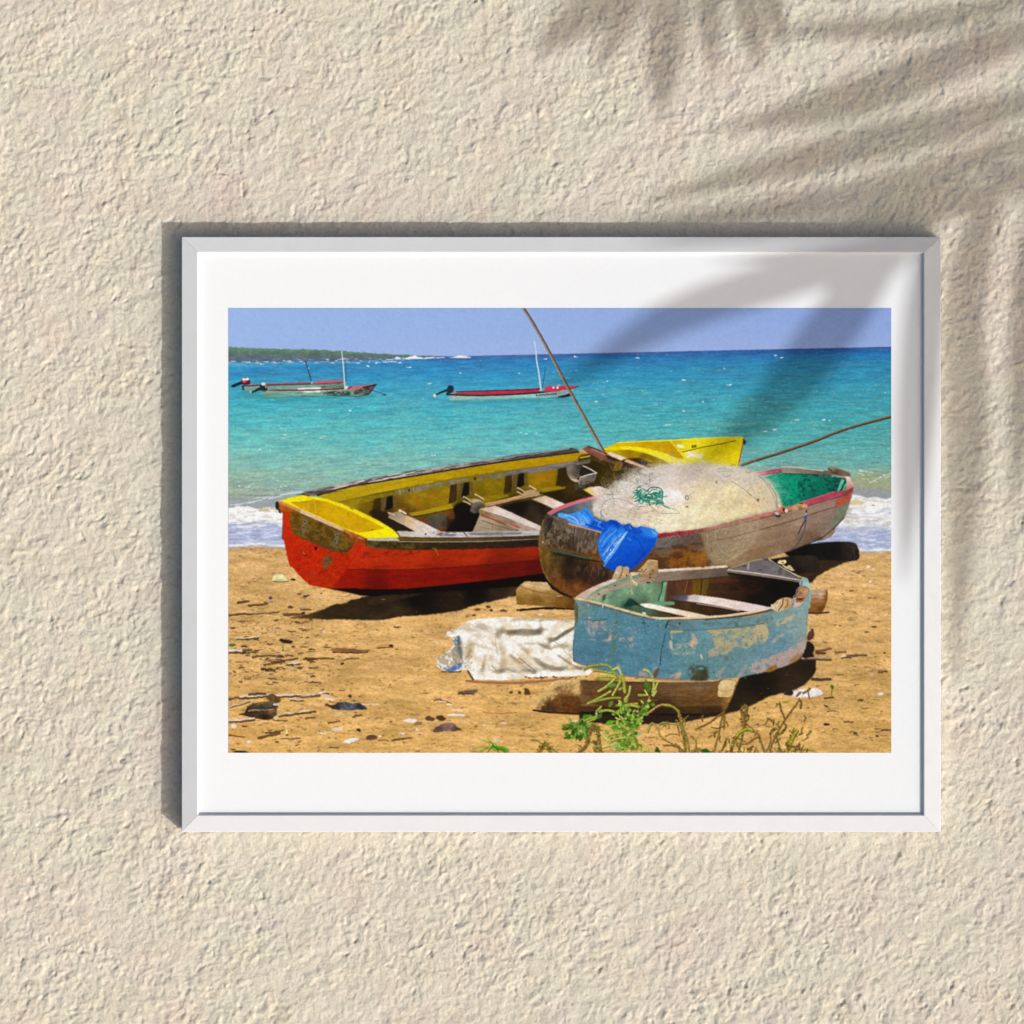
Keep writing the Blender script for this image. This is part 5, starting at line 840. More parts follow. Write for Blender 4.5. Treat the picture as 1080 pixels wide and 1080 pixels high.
poly([(664, 604), (669, 603.2), (675, 603.8), (672, 606.4), (666, 607.6)], (228, 204, 180)); poly([(693.6, 600.6), (720, 599), (745, 597.6), (766, 596), (768, 598.4), (745, 600.4), (720, 601.8), (694, 603.4)], [(700, 602, (240, 222, 204)), (742, 599, (228, 194, 160)), (760, 598, (236, 214, 190))], tex=[(.1, 7, 1)]); dot(741.6, 598.2, 1.6, .8, (150, 76, 40), .8)
# two chocks on the rim
poly([(645, 610.6), (648, 604), (650, 598.6), (653, 596.6), (656.4, 597), (658, 598.4), (660.6, 596.8), (663.4, 598.4), (663.8, 606), (660, 609.6), (652, 612)], [(650, 604, (214, 192, 150)), (655, 602, (196, 170, 126)), (661, 601, (190, 160, 118)), (654, 609, (180, 150, 112))], 1, False, 1, [(.2, 3, 3)]); line([(656.8, 597.4), (656, 604), (653, 610)], 1, (96, 72, 44), .8); dot(660.6, 607, .7, 1.1, (60, 40, 30), .9); dot(649.6, 606.4, .7, .8, (96, 70, 50), .8)
poly([(672.6, 602), (676, 599), (681.6, 592.6), (684, 590), (691, 590.8), (694, 591.4), (694, 603), (692, 608.6), (684, 612), (676, 607), (674, 603)], [(680, 598, (206, 176, 126)), (688, 596, (186, 150, 102)), (690, 604, (160, 128, 92)), (682, 607, (166, 134, 102))], 1, False, 1, [(.2, 4, 2.4)]); line([(682, 592.6), (686, 590.8), (693, 591.8)], 1, (226, 198, 150), .8); line([(674, 602.4), (678, 603), (682, 599.6)], 1, (110, 80, 44), .8)
for x, y in ((677, 601), (688.6, 601.6), (685.8, 605.6), (685.6, 609.4), (683, 614.4), (648.6, 617.6), (631.6, 626.4)):
    dot(x, y, 1, .8, (70, 46, 34), .9)
dot(684, 614.4, 2, .8, (64, 44, 30), .9)
line([(664, 606), (666, 611), (669, 614), (671.6, 616.6)], 1.5, (214, 200, 164), .95, tex=[(.4, 2, 2)]); line([(666, 609), (665.8, 618), (666.6, 627)], 2, (186, 172, 130), .95, tex=[(.4, 1.6, 2)]); line([(668, 613), (672, 615.6), (670.6, 617.4)], 1.2, (226, 214, 180), .9)
# small deck at the bow
poly([(766, 600.6), (780, 596.4), (794, 591.6), (802, 589.8), (811, 589.4), (816, 593), (824, 598.4), (834, 604), (845, 610.4), (844, 612.6), (820, 609), (790, 604.6)], [(780, 598, (112, 104, 98)), (800, 597, (110, 104, 106)), (820, 604, (120, 112, 114)), (835, 608, (108, 98, 96))], 1, False, 1, [(.18, 8, 3)])
line([(768, 600), (782, 595.4), (796, 591), (804, 589.6)], .9, (176, 170, 120), .8); line([(789.6, 594), (789, 600.4)], 1.8, (176, 166, 156), .9); line([(823.6, 598.6), (822.6, 604.4)], 4.4, (84, 76, 78), .7); dot(785, 597, 2, .9, (60, 52, 48), .8); dot(802, 601.4, 2.4, .8, (60, 54, 54), .7); dot(810, 590, 4, 1.2, (70, 64, 60), .8)
line([(811, 589.6), (820, 596), (832, 602.6), (844, 608.8)], 1.2, (226, 214, 176), .95); line([(813, 591.6), (824, 599), (840, 608)], .8, (70, 60, 56), .8)
poly([(765.6, 601), (780, 602.6), (800, 605), (830, 610), (846, 613), (843, 614.6), (820, 611), (790, 607), (768, 603.6)], [(770, 602, (150, 142, 120)), (800, 606, (176, 160, 146)), (835, 612, (150, 134, 122))]); line([(768, 601), (800, 604.6), (843, 611.6)], .9, (228, 218, 206), .95); line([(768, 602.6), (800, 606.4), (842, 613)], .6, (70, 56, 48), .8)
line([(768, 604.6), (800, 608.4), (842, 615)], 2.0, (20, 12, 8), .8)
for p_ in ([(820, 594), (822, 591), (828, 590.4), (829.6, 593), (826, 595)], [(829, 598), (833, 596), (836, 599), (838, 602), (833, 601.4)], [(824, 594.6), (829, 597.4), (832, 600.4), (828, 599)]):
    poly(p_, jit((214, 198, 140), 14), 1, True, 1, [(.4, 2, 2)])
dot(825.6, 593.4, 1.4, .7, (70, 56, 30), .9)
# stem
poly([(844, 611), (847, 608.6), (852, 610), (854, 616), (855, 624), (854.6, 640), (850, 644), (846, 624), (843, 616)], [(848, 612, (150, 176, 176)), (851, 616, (176, 206, 206)), (853, 630, (150, 186, 190))], 1, False, 1, [(.12, 4, 3)]); line([(846, 613), (845, 618)], 1.6, (110, 110, 116), .8); line([(842, 607.6), (848, 609.6)], 1.4, (190, 190, 110), .8)
# outside
poly([(606.6, 631), (614, 632), (630, 635.4), (650, 640.4), (680, 648.8), (697, 652.4), (706, 653.4), (730, 652.8), (760, 651), (790, 647), (815, 641), (832, 635), (846, 628), (854.6, 622), (853, 640), (851.6, 660), (850.6, 676), (850, 684), (847.4, 686), (846, 692), (838, 698), (826, 703), (800, 710), (780, 714.4), (760, 716.6), (740, 717.8), (720, 717.4), (700, 716.6), (690, 716), (655, 713), (640, 708.6), (625, 704.6), (612, 700.6), (604.6, 697.4), (604.2, 684), (605, 672), (606.4, 655), (606, 640)],
     [(612, 640, (108, 136, 132)), (620, 660, (88, 134, 150)), (615, 685, (82, 126, 146)), (640, 650, (86, 132, 146)), (640, 680, (78, 124, 144)), (660, 700, (84, 132, 150)), (680, 670, (86, 136, 154)), (700, 680, (80, 128, 144)), (690, 705, (90, 138, 156)), (715, 658, (84, 130, 142)), (740, 660, (104, 148, 156)), (730, 690, (98, 144, 150)), (760, 695, (102, 140, 142)), (740, 708, (90, 134, 140)), (780, 660, (112, 144, 140)), (800, 670, (108, 138, 140)), (820, 650, (120, 152, 150)), (840, 640, (132, 160, 156)), (845, 660, (138, 160, 156)), (820, 675, (104, 144, 160)), (800, 690, (104, 142, 152)), (848, 675, (130, 150, 150)), (810, 700, (120, 140, 140))], 1, False, 1, [(.10, 9, 4, 8), (.14, 2, 2)])
# peeled paint
PE = (186, 168, 132); PK = (180, 162, 150)
blot([(747, 663.6), (770, 662.6), (804, 660), (808, 662), (807, 670), (801, 674), (796, 678), (788, 684), (776, 682), (766, 690), (758, 688), (752, 676), (748, 668)], (184, 168, 126), .36, 5, 4, -35, 91, .06, .9, True, 2)
blot([(768, 668), (790, 664), (800, 668), (780, 676)], (120, 150, 150), .56, 6, 2, -30, 92, .05, .8); blot([(796, 660), (812, 658), (808, 676), (798, 680)], (196, 176, 130), .48, 2.4, 7, -10, 93, .05, .9)
blot([(748, 685), (757, 684), (757, 691), (748, 692)], (190, 164, 136), .42, 4, 3, -20, 94, .06, .9); blot([(729, 668), (733, 670), (736, 678), (731, 682), (727, 680), (730, 674)], (204, 176, 146), .30, 3, 4, 0, 95, .05, .9); blot([(708, 664), (720, 663.6), (719, 667), (711, 668), (710, 673), (708, 674)], (196, 178, 128), .36, 3, 3, 0, 96, .05, .9); blot([(706, 676), (709, 677), (709, 684), (706, 683)], (206, 182, 156), .34, 3, 3, 0, 97, .05, .9)
blot([(711, 680), (732, 676), (731, 690), (711, 690)], (206, 180, 146), .56, 2.4, 1.8, 0, 98, .08, .75); dot(739.6, 692, 1.3, 2.2, (216, 190, 170), .95, -20); dot(740.6, 694.6, .8, .8, (216, 190, 170), .9)
blot([(790, 705), (796, 698), (800, 694), (810, 696), (820, 692), (832, 684), (846, 672), (850, 680), (842, 694), (826, 703), (806, 709), (796, 711)], (186, 160, 148), .42, 5, 5, -30, 99, .06, .9); blot([(812, 693), (836, 684), (848, 684), (840, 696), (826, 703), (812, 702)], (182, 156, 146), .30, 6, 4, 0, 100, .08, .85); blot([(776, 716), (784, 704), (788, 700), (787, 706), (781, 714)], (176, 156, 146), .4, 4, 4, 0, 101, .06, .8); blot([(754, 706), (768, 704), (766, 716), (754, 714)], (160, 156, 146), .58, 3, 4, 0, 102, .06, .7)
poly([(808, 709), (811, 704.4), (818, 701), (819, 705), (814, 708.4)], (140, 98, 24), .9, True, 3, [(.4, 3, 3)]); poly([(832, 699), (838, 692), (846, 690), (845, 694), (838, 698.6)], (150, 106, 50), .7, True, 3); poly([(728, 717), (734, 710), (744, 706), (745, 717)], (66, 56, 30), .8, True, 4, [(.4, 4, 3)]); blot([(728, 702), (746, 704), (746, 717), (726, 717)], (60, 52, 24), .5, 4, 3, 0, 103, .08, .7)
blot([(820, 655), (836, 648), (838, 652), (822, 660)], (204, 178, 130), .50, 4, 2, -25, 104, .06, .9); blot([(814, 676), (826, 668), (826, 672), (816, 678)], (190, 170, 140), .48, 4, 2, -35, 105, .06, .8); blot([(845, 670), (850, 668), (850, 682), (845, 686)], (180, 164, 150), .45, 3, 5, 0, 106, .08, .8)
blot([(617, 653), (632, 655), (640, 656), (630, 662), (628, 668), (624, 672), (619, 664)], PK, .38, 2.6, 5, 0, 107, .07, .75); blot([(630, 660), (644, 660), (644, 668), (630, 668)], PK, .55, 3, 1.8, 30, 108, .07, .7); poly([(634, 675.6), (641, 674), (643, 669.4), (645.6, 670), (644.6, 676), (640, 676.8)], (190, 160, 142), .9, False, 1, [(.2, 3, 3)], own=False); blot([(643, 660), (672, 662), (672, 680), (650, 680)], PK, .66, 2.4, 1.8, 0, 109, .04, .9); line([(622, 674.6), (628, 674.6)], .9, PK, .8); dot(622, 651.4, 1.8, 1.0, (190, 180, 140), .8); dot(665.6, 675, 1.8, 1.3, (196, 156, 146), .9)
poly([(649, 705), (651.6, 699), (653.6, 700), (654, 705)], (176, 160, 150), .9); poly([(674, 712), (675, 706), (680, 704), (683, 708), (682, 713)], (176, 156, 146), .85, True, 2); poly([(688, 714), (692, 706), (695, 703.6), (695, 708), (692, 715)], (110, 66, 50), .9, True, 1); dot(691, 704.6, 3, 1.2, (196, 160, 150), .8, -20); blot([(708, 712), (718, 709), (716, 716), (706, 717)], (200, 166, 136), .36, 4, 2, -20, 110, .06, .9)
line([(606, 697.6), (625, 704), (640, 708.4), (656, 712.4), (690, 715.4), (720, 717)], 1.4, (150, 110, 80), .8); line([(690, 717), (720, 718.4), (745, 719)], 1.2, (176, 118, 80), .6)
poly([(607, 634), (610, 640), (609, 655), (606.6, 662), (606, 640)], (84, 96, 54), .8, False, 2, [(.5, 2, 4)]); line([(609, 642), (608.6, 656)], 1, (70, 72, 30), .6); line([(604.8, 675), (604.6, 690), (606, 697)], 1.2, (60, 96, 110), .7)
line([(616, 653), (628, 654.6), (640, 653)], .8, (60, 70, 74), .8); line([(649, 647), (648.6, 665), (645, 690), (646, 702)], 5, (84, 120, 110), .45, tex=[(.3, 3, 6)]); line([(648.6, 680), (645.6, 695)], 3, (90, 120, 80), .45); line([(679, 650), (680, 662), (682, 670)], .9, (60, 86, 92), .6); dot(679, 657, 2.6, 1.2, (50, 80, 90), .7); blot([(606, 682), (660, 686), (700, 700), (700, 712), (640, 706), (606, 696)], (64, 108, 124), .58, 12, 3, 8, 111, .08, .5)
line([(704.6, 656), (702, 662)], 1.6, (34, 44, 40), .9); line([(706, 654), (709, 656), (707, 659)], 2, (96, 66, 44), .9); line([(701.6, 668), (700.6, 674), (698, 684), (696.6, 694), (696, 700)], 1.0, (50, 76, 92), .8, tex=[(.6, 2, 4)]); line([(697, 692), (696.4, 702)], 1.5, (56, 66, 70), .7)
poly([(706, 654.4), (730, 654), (760, 652.4), (784, 649.6), (806, 645), (806, 657), (784, 660.4), (760, 662.6), (730, 664.4), (708, 664)], [(715, 658, (92, 128, 138)), (745, 658, (98, 146, 158)), (775, 656, (104, 142, 150)), (800, 652, (112, 140, 138))], .9, False, 1, [(.16, 5, 2)], own=False); line([(706, 664.4), (730, 664.6), (760, 663), (784, 660.6), (806, 657.4)], 1.0, (84, 92, 76), .7); dot(716.8, 657.8, 1, 1.2, (40, 36, 34), .9); dot(776.6, 659.6, 2.4, 1.0, (70, 84, 84), .7); blot([(715, 655), (805, 648), (805, 658), (715, 662)], (90, 100, 84), .62, 4, 2.4, 0, 112, .06, .6)
dot(766, 694.6, 3, 2.6, (90, 104, 100), .7, 0, edge=2); line([(746, 689), (746, 700)], .9, (90, 110, 106), .6); line([(764, 664), (764, 688)], .8, (150, 130, 90), .6); line([(701, 704), (730, 703), (744, 700)], .9, (84, 116, 116), .5)
for k in range(90):
    x, y = U(607, 850), U(642, 712)
    if lab[int((y - Y0) * S), int((x - X0) * S)] == PART[0] and y > 640 + (x < 706) * (x - 606) * .13:
        dot(x, y, U(.4, .9), U(.4, .8), (50, 62, 62) if rng.random() < .6 else (200, 176, 150), U(.3, .8))
# near rim
line([(607.4, 631.4), (618, 633), (635, 637), (655, 642.6), (680, 649.4), (697, 652.6)], 2.2, (222, 200, 142), .97, tex=[(.2, 6, 2)]); line([(620, 636), (640, 641), (665, 648), (690, 653.6)], 1.4, (110, 70, 34), .6, tex=[(.7, 4, 2)]); dot(679.4, 646.8, 2.4, 1.3, (190, 220, 240), .95, 14); dot(686, 649.8, 2.4, .9, (140, 76, 34), .8, 14); dot(635.6, 639.6, .8, 1.6, (196, 220, 224), .8); dot(620.6, 638.6, .7, 2, (160, 186, 196), .7); dot(692.6, 651.6, 2, .9, (170, 210, 236), .8)
line([(696, 652.2), (720, 651.8), (745, 650.8), (770, 648.8), (795, 645), (814, 640.6), (826, 636.6)], 2.3, (236, 210, 174), .97, tex=[(.12, 8, 2)]); line([(708, 653.6), (740, 653), (770, 650.6), (795, 647), (815, 642.4)], 1.0, (150, 82, 36), .8, tex=[(.6, 5, 2)]); line([(744, 653.6), (770, 651.4), (795, 648), (820, 642), (836, 635)], 1.2, (50, 56, 56), .8); line([(784, 651), (806, 647)], 1, (214, 160, 110), .8)
line([(822, 640.6), (834, 636), (845, 629.4), (853, 621)], 2.2, (136, 166, 172), .8); line([(826, 641.4), (838, 636.2), (848, 629.4)], .9, (40, 56, 60), .8)
line([(600, 700), (602, 702)], .1, (0, 0, 0), 0)
# coil of rope and post at the bow
poly([(813, 639.6), (816, 636.6), (820, 633), (826, 630.4), (834, 630.6), (836, 634), (834, 640), (828, 643), (822, 645), (816, 643.6)], [(818, 640, (220, 192, 150)), (826, 634, (206, 170, 120)), (831, 638, (190, 150, 104))], 1, True, 1, [(.25, 3, 3)])
for pts, w, c in (([(826, 632), (825, 638), (821, 644)], 1.2, (96, 60, 30)), ([(830, 632), (830.6, 637), (828, 641)], .9, (120, 80, 44)), ([(823, 633), (819, 640)], .9, (246, 226, 196)), ([(833, 632), (834, 637)], 1, (226, 200, 160)), ([(813.6, 638), (816, 641)], 1.4, (226, 214, 190))):
    line(pts, w, c, .9)
poly([(842, 620), (846, 618), (851, 619), (852, 624), (849, 631), (846, 634.6), (840, 634), (840, 629)], [(846, 622, (180, 130, 84)), (844, 630, (140, 84, 50)), (849, 625, (196, 150, 106))], 1, True, 1, [(.25, 3, 2.4)]); dot(844, 629.6, 3, 1.2, (196, 150, 120), .9); dot(843.6, 632, 3, 1, (70, 36, 20), .9)
poly([(836, 640), (838, 634.6), (845, 635.4), (848, 634), (846, 637), (840, 640.6)], (214, 178, 158), 1, False, 1)
line([(836, 632), (838, 628.4), (844, 626), (850, 627), (853, 630)], 1.1, (150, 142, 124), .95); line([(839.6, 626), (840.6, 621.6), (845, 618.4), (851, 619.6), (853.6, 624)], 1.1, (130, 126, 110), .95); line([(843.4, 626), (846, 625.4)], .8, (70, 60, 50), .9)

# ---- log under the dinghy --------------------------------------------------------------------
part('long log')
BW[0] = 1.4
poly([(562.6, 747.4), (566, 741), (572, 733), (578, 724), (583, 719), (588, 717.6), (600, 717.6), (612, 717.4), (640, 718.6), (700, 719.4), (740, 719.6), (757, 718.4), (760, 716.6), (768, 716.4), (775, 717.4), (777, 720), (775.6, 727), (772, 736), (768, 744), (764, 750), (750, 752.6), (730, 753), (700, 752.6), (660, 751.6), (620, 751), (590, 750), (572, 749.4), (563, 748.6)],
     [(566, 744, (150, 108, 54)), (574, 733, (186, 144, 84)), (586, 721, (214, 174, 110)), (603, 720, (212, 172, 108)), (596, 730, (176, 130, 70)), (606, 730, (160, 116, 62)), (584, 740, (124, 82, 38)), (592, 736, (120, 80, 36)), (604, 741, (100, 62, 24)), (580, 747, (100, 64, 28)), (605, 748, (92, 54, 22)), (620, 723, (78, 54, 30)), (640, 730, (70, 47, 25)), (640, 742, (82, 50, 22)), (640, 749, (60, 38, 18)), (680, 726, (70, 48, 26)), (680, 740, (82, 52, 22)), (710, 722, (100, 76, 48)), (735, 722, (112, 92, 68)), (725, 733, (102, 70, 34)), (730, 744, (100, 66, 26)), (750, 740, (112, 74, 30)), (700, 750, (54, 34, 16)), (750, 750, (70, 44, 18)), (770, 738, (150, 106, 48))], 1, False, 1, [(.25, 12, 3), (.3, 3, 2)])
blot([(566, 740), (584, 720), (611, 718), (611, 734), (590, 730), (572, 742)], (214, 176, 112), .44, 5, 3, -20, 121, .08, .8); blot([(570, 744), (586, 724), (600, 726), (600, 744)], (100, 66, 28), .56, 3, 3, 0, 122, .1, .6); poly([(563, 747.6), (568, 738.6), (574, 730.6), (580, 723), (586, 720), (584, 730), (576, 738), (570, 746)], [(570, 741, (176, 136, 78)), (580, 727, (210, 174, 114))], .6, False, 3, [(.45, 2.4, 3, -40)], own=False)
poly([(600, 718), (611, 717.6), (611, 733), (604, 731)], (216, 178, 112), .85, False, 2, [(.2, 3, 3)], own=False)
poly([(611, 717.6), (660, 719), (700, 719.6), (700, 724), (660, 727), (611, 735)], (70, 46, 24), .45, False, 4, [(.4, 8, 3)], own=False)
line([(596, 751.4), (630, 752), (690, 753.4), (740, 753.8)], 2, (14, 8, 4), .9, own=False); line([(566, 749.4), (580, 750.6), (600, 751.6)], 1.2, (50, 30, 14), .6, own=False)
for k in range(90):
    x = U(566, 752); y = U(719, 749); L = U(6, 26)
    q = 1 - abs((y - 731) / 20)
    line([(x, y), (x + L * .5, y + U(-.5, .5)), (min(758, x + L), y + U(-.6, .6))], U(.5, 1.1), (170, 124, 70) if rng.random() < .25 + .45 * q else (46, 28, 12), U(.12, .4), own=False)
poly([(585, 728), (640, 728), (700, 727), (752, 728), (752, 738), (700, 738), (640, 739), (580, 740)], (140, 94, 50), .16, False, 8, own=False)
poly([(572, 745), (640, 746), (700, 746), (762, 744), (762, 754), (640, 753), (568, 751)], (30, 18, 8), .45, False, 6, own=False)
poly([(576, 742), (586, 737), (597, 733), (611, 736), (611, 752), (590, 751), (572, 749)], [(590, 741, (104, 66, 26)), (605, 740, (86, 54, 22)), (600, 748, (96, 52, 16)), (580, 747, (70, 44, 18))], .85, True, 5, [(.5, 5, 2.6), (.4, 2.4, 2)], own=False)
blot([(563, 747), (570, 736), (582, 721), (598, 718), (611, 718), (611, 733), (596, 730), (580, 740), (570, 748)], (222, 186, 124), .50, 3.4, 2.2, -50, 141, .08, .75)
blot([(570, 742), (586, 726), (606, 722), (606, 732), (590, 734), (578, 743)], (96, 62, 26), .60, 3.0, 2.4, -50, 142, .1, .6)
line([(563, 747.6), (568, 739), (575, 730), (583, 720.6), (589, 718.2), (600, 718), (611, 718)], 1.5, (232, 200, 142), .7, own=False, tex=[(.4, 3, 2)])
line([(562.6, 749), (574, 750.8), (590, 752), (611, 753)], 2.0, (40, 24, 10), .85, own=False)
poly([(612, 719), (660, 720.4), (755, 720.6), (755, 728), (660, 729), (612, 728)], (128, 94, 58), .38, False, 5, [(.3, 9, 2)], own=False)
poly([(757.4, 724), (759.4, 719), (764, 716.8), (775.6, 717.8), (776.6, 721), (775, 728), (771.6, 734.4), (766, 736), (757, 735)], [(762, 721, (232, 208, 156)), (770, 722, (220, 190, 132)), (764, 732, (206, 170, 112)), (760, 728, (220, 190, 136))], 1, False, 1, [(.14, 4, 2), (.12, 2, 2)]); line([(760, 728), (766, 729.6), (772, 727)], .7, (150, 112, 62), .7); line([(757, 735.6), (767, 736.2)], .8, (60, 40, 20), .8); line([(776, 722), (772, 736), (764, 750)], 1.2, (96, 62, 26), .7)
poly([(611, 751), (612, 756), (610, 762), (620, 762), (616, 754)], (40, 28, 16), .6, own=False); dot(607, 760, 3, 1.2, (214, 204, 200), .9)

# ---- weeds in front ----------------------------------------------------------------------------
part('flowering weed')
GR = [(150, 160, 50), (176, 184, 76), (120, 138, 36), (196, 200, 104)]
def spike(pts, w, c=None, a=1):
    c = c or GR[rng.integers(0, 4)]; w = w * 1.2
    line([(x + .5, y + .7) for x, y in pts], w, tuple(v * .5 for v in c), .8)
    line(pts, w, c, a, tex=[(.35, 1.6, 1.6)])
    p = curve(pts, 5)
    for i in range(0, len(p), 2):
        dot(p[i, 0] + U(-.4, .4), p[i, 1] - w * .2 + U(-.3, .3), w * .3, w * .28, tuple(min(255, v * 1.22) for v in c), .7)
def leaf(x, y, L, wd, ang, c):
    t = np.linspace(0, 1, 8); ca, sa = np.cos(np.radians(ang)), np.sin(np.radians(ang))
    u = np.concatenate([t * L, t[::-1] * L]); v = np.concatenate([np.sin(np.pi * t ** .8) * wd, -np.sin(np.pi * t[::-1] ** .8) * wd])
    pts = list(zip(x + u * ca - v * sa, y + u * sa + v * ca))
    poly(pts, c, 1, False, 1, [(.2, 3, 3)]); line([(x, y), (x + L * ca * .9, y + L * sa * .9)], .5, tuple(min(255, q * 1.35) for q in c), .7)
# stems
line([(659.6, 781), (659.4, 766), (659.2, 748), (659, 736)], 1.5, (92, 96, 36)); line([(665, 776), (672, 764), (679, 752), (682, 744), (685, 735)], 1.3, (150, 104, 66)); line([(660, 772), (654, 764), (648, 760)], 1, (120, 112, 50)); line([(600, 771), (606, 764), (616, 758), (628, 756)], 1.4, (150, 160, 66))
# arched seed heads at the top
spike([(616, 706), (622, 702.6), (630, 701.4), (638, 701), (644, 704), (648, 710), (651, 716)], 1.9, (150, 152, 50)); spike([(626, 707), (636, 708), (646, 710)], 1.6, (150, 156, 60)); spike([(630, 713.6), (640, 713), (648, 713.6)], 1.7, (170, 176, 70)); spike([(628, 716), (640, 717), (649, 716)], 1.5, (150, 150, 56))
spike([(631, 729), (638, 725), (645, 719), (650, 714)], 1.8, (176, 180, 76)); spike([(647, 706), (651, 704.4), (654, 708), (655, 712)], 1.7, (190, 190, 110)); spike([(656, 712), (658, 720), (659, 730)], 2.6, (150, 156, 50)); spike([(650, 712), (654, 716), (653, 722)], 2.0, (140, 144, 44))
spike([(620, 742), (628, 738), (637, 733), (644, 729)], 1.8, (170, 176, 70)); spike([(622, 741), (634, 738), (646, 736), (654, 736)], 1.7, (150, 160, 60)); spike([(646, 733), (650, 726), (654, 719)], 1.8, (176, 184, 80)); spike([(660, 737), (663, 732), (664.6, 724)], 1.7, (176, 180, 84)); spike([(653, 739), (656, 743), (660, 745)], 1.6, (180, 186, 80)); spike([(650, 744), (654, 744.6)], 1.8)
leaf(640, 723.6, 11, 2.2, -8, (96, 140, 50)); leaf(646, 739, 8, 2.2, 118, (90, 120, 40)); leaf(652, 728, 6, 1.4, -30, (150, 160, 60))
# right stem
spike([(679.6, 706.6), (684, 708), (688, 714), (689.4, 722), (688, 730)], 1.8, (170, 176, 80)); leaf(684.6, 730, 14, 3.6, 253, (72, 112, 26)); spike([(688, 733), (691, 726), (693.6, 719.6)], 1.7, (176, 180, 80)); spike([(689, 734), (692, 729)], 1.5, (180, 186, 90)); spike([(673.6, 733), (681, 733)], 1.9, (156, 164, 60)); spike([(683, 733), (680, 728)], 1.4); line([(685, 735), (682, 742), (678, 750)], 1.6, (150, 140, 70))
for k in range(26):
    dot(U(672, 684), U(742, 756), U(.7, 1.6), U(.6, 1.1), jit(GR[rng.integers(0, 4)], 14), .95, U(-60, 60), True)
spike([(681, 754), (688, 748.6), (695, 744), (702, 743), (709, 745), (716, 751)], 1.7, (176, 140, 76)); spike([(700, 743.4), (709, 745), (716, 750)], 1.6, (160, 156, 50)); dot(672.6, 750, 1, 1.6, (190, 150, 140), .9, 0, True)
spike([(651, 752), (656, 747), (662, 743.4), (672, 742)], 1.9, (180, 178, 70)); spike([(672, 745), (665, 744)], 1.5); spike([(632, 750.4), (640, 749), (647, 750.4), (652, 753)], 2.0, (150, 170, 60)); leaf(633, 745, 7, 1.6, 95, (110, 140, 60)); spike([(629, 750), (634, 745)], 1.3)
for k in range(34):
    x, y = U(648, 672), U(750, 770)
    if rng.random() < .6:
        leaf(x, y, U(2.6, 5.6), U(.8, 1.8), U(0, 360), jit([(104, 160, 34), (70, 120, 20), (140, 176, 60), (160, 170, 70)][rng.integers(0, 4)], 12))
    else:
        spike([(x, y), (x + U(-3, 3), y + U(-3, 3))], U(.9, 1.4))
for x, y, L, wd, an, c in ((638, 764, 12, 2.6, -18, (92, 160, 24)), (644, 767, 11, 2.6, 6, (70, 150, 24)), (652, 766, 8, 2.2, 20, (110, 170, 50)), (614, 757, 8, 2.6, -20, (66, 130, 20)), (620, 755, 6, 2, 10, (90, 150, 40)), (664, 755, 7, 2, 60, (120, 170, 60)), (668, 752, 7, 2, 100, (150, 180, 70)), (671, 760, 5, 1.6, -10, (150, 170, 60))):
    leaf(x, y, L, wd, an, c)
spike([(593.6, 765), (602, 763.8), (610, 763.4), (616, 765)], 1.5, (110, 134, 40)); spike([(604, 772), (610, 767), (618, 762), (626, 757.6), (632, 755.6)], 2.2, (176, 184, 84)); spike([(616, 760), (624, 757), (630, 755)], 1.7, (150, 160, 60)); leaf(600, 757, 6, 1.3, 60, (130, 140, 60))
for x, y, L, wd, an, c in ((592, 769, 9, 2, -6, (60, 96, 20)), (597, 779, 10, 2.6, -30, (46, 96, 14)), (606, 779, 6, 2, -140, (110, 160, 60)), (612, 772, 8, 2.4, 70, (70, 130, 20)), (615, 777, 6, 2, -70, (120, 170, 50)), (604, 772, 8, 2, 20, (90, 130, 40)), (598, 771, 7, 1.8, 100, (70, 120, 26)), (614, 766, 7, 2, 40, (90, 140, 40)), (629, 751, 4, 1.6, 90, (170, 196, 130)), (624, 760, 7, 2, -40, (130, 160, 60))):
    leaf(x, y, L, wd, an, c)
# more leaf along the stems
for k in range(105):
    t = U(0, 1)
    x, y = (659 + rng.normal(0, 3.4), 738 + 46 * t) if rng.random() < .6 else (664 + 20 * (1 - t) + rng.normal(0, 2), 740 + 36 * t)
    leaf(x, y, U(3, 7), U(1, 2.2), U(0, 360), jit([(84, 130, 32), (60, 104, 22), (130, 158, 60), (170, 180, 84)][rng.integers(0, 4)], 14))
for k in range(44):
    x, y = 612 + rng.normal(0, 9), 768 + rng.normal(0, 5)
    leaf(x, y, U(4, 8), U(1.2, 2.6), U(-60, 120), jit([(50, 90, 20), (70, 112, 30), (104, 138, 52)][rng.integers(0, 3)], 12))
# lower clump
for k in range(64):
    x, y = 660 + rng.normal(0, 7), 784 + rng.normal(0, 6)
    if y < 793.6 and y > 770:
        leaf(x, y, U(3, 7), U(1, 2.2), U(-180, 180), jit([(96, 140, 30), (64, 110, 20), (150, 170, 70), (120, 150, 50)][rng.integers(0, 4)], 12))
for pts in ([(641, 776), (648, 773.4), (655, 772.6)], [(643, 782), (652, 779), (659, 778)], [(636, 788), (644, 786), (652, 788)], [(667, 775), (671, 780), (672, 788)], [(634, 773), (638, 778), (643, 783)], [(678, 786), (682, 790), (685, 794)]):
    spike(pts, 1.6, GR[rng.integers(0, 4)])
leaf(645, 787, 11, 2.4, 5, (120, 190, 90)); leaf(672, 776, 6, 1.6, -40, (150, 180, 110)); poly([(690, 793), (693, 787), (695, 790), (697, 794)], (44, 70, 22), 1)
for k in range(30):
    x, y = U(640, 690), U(770, 793)
    line([(x, y), (x + U(-4, 4), y + U(1, 5))], .6, (110, 84, 40), .7)

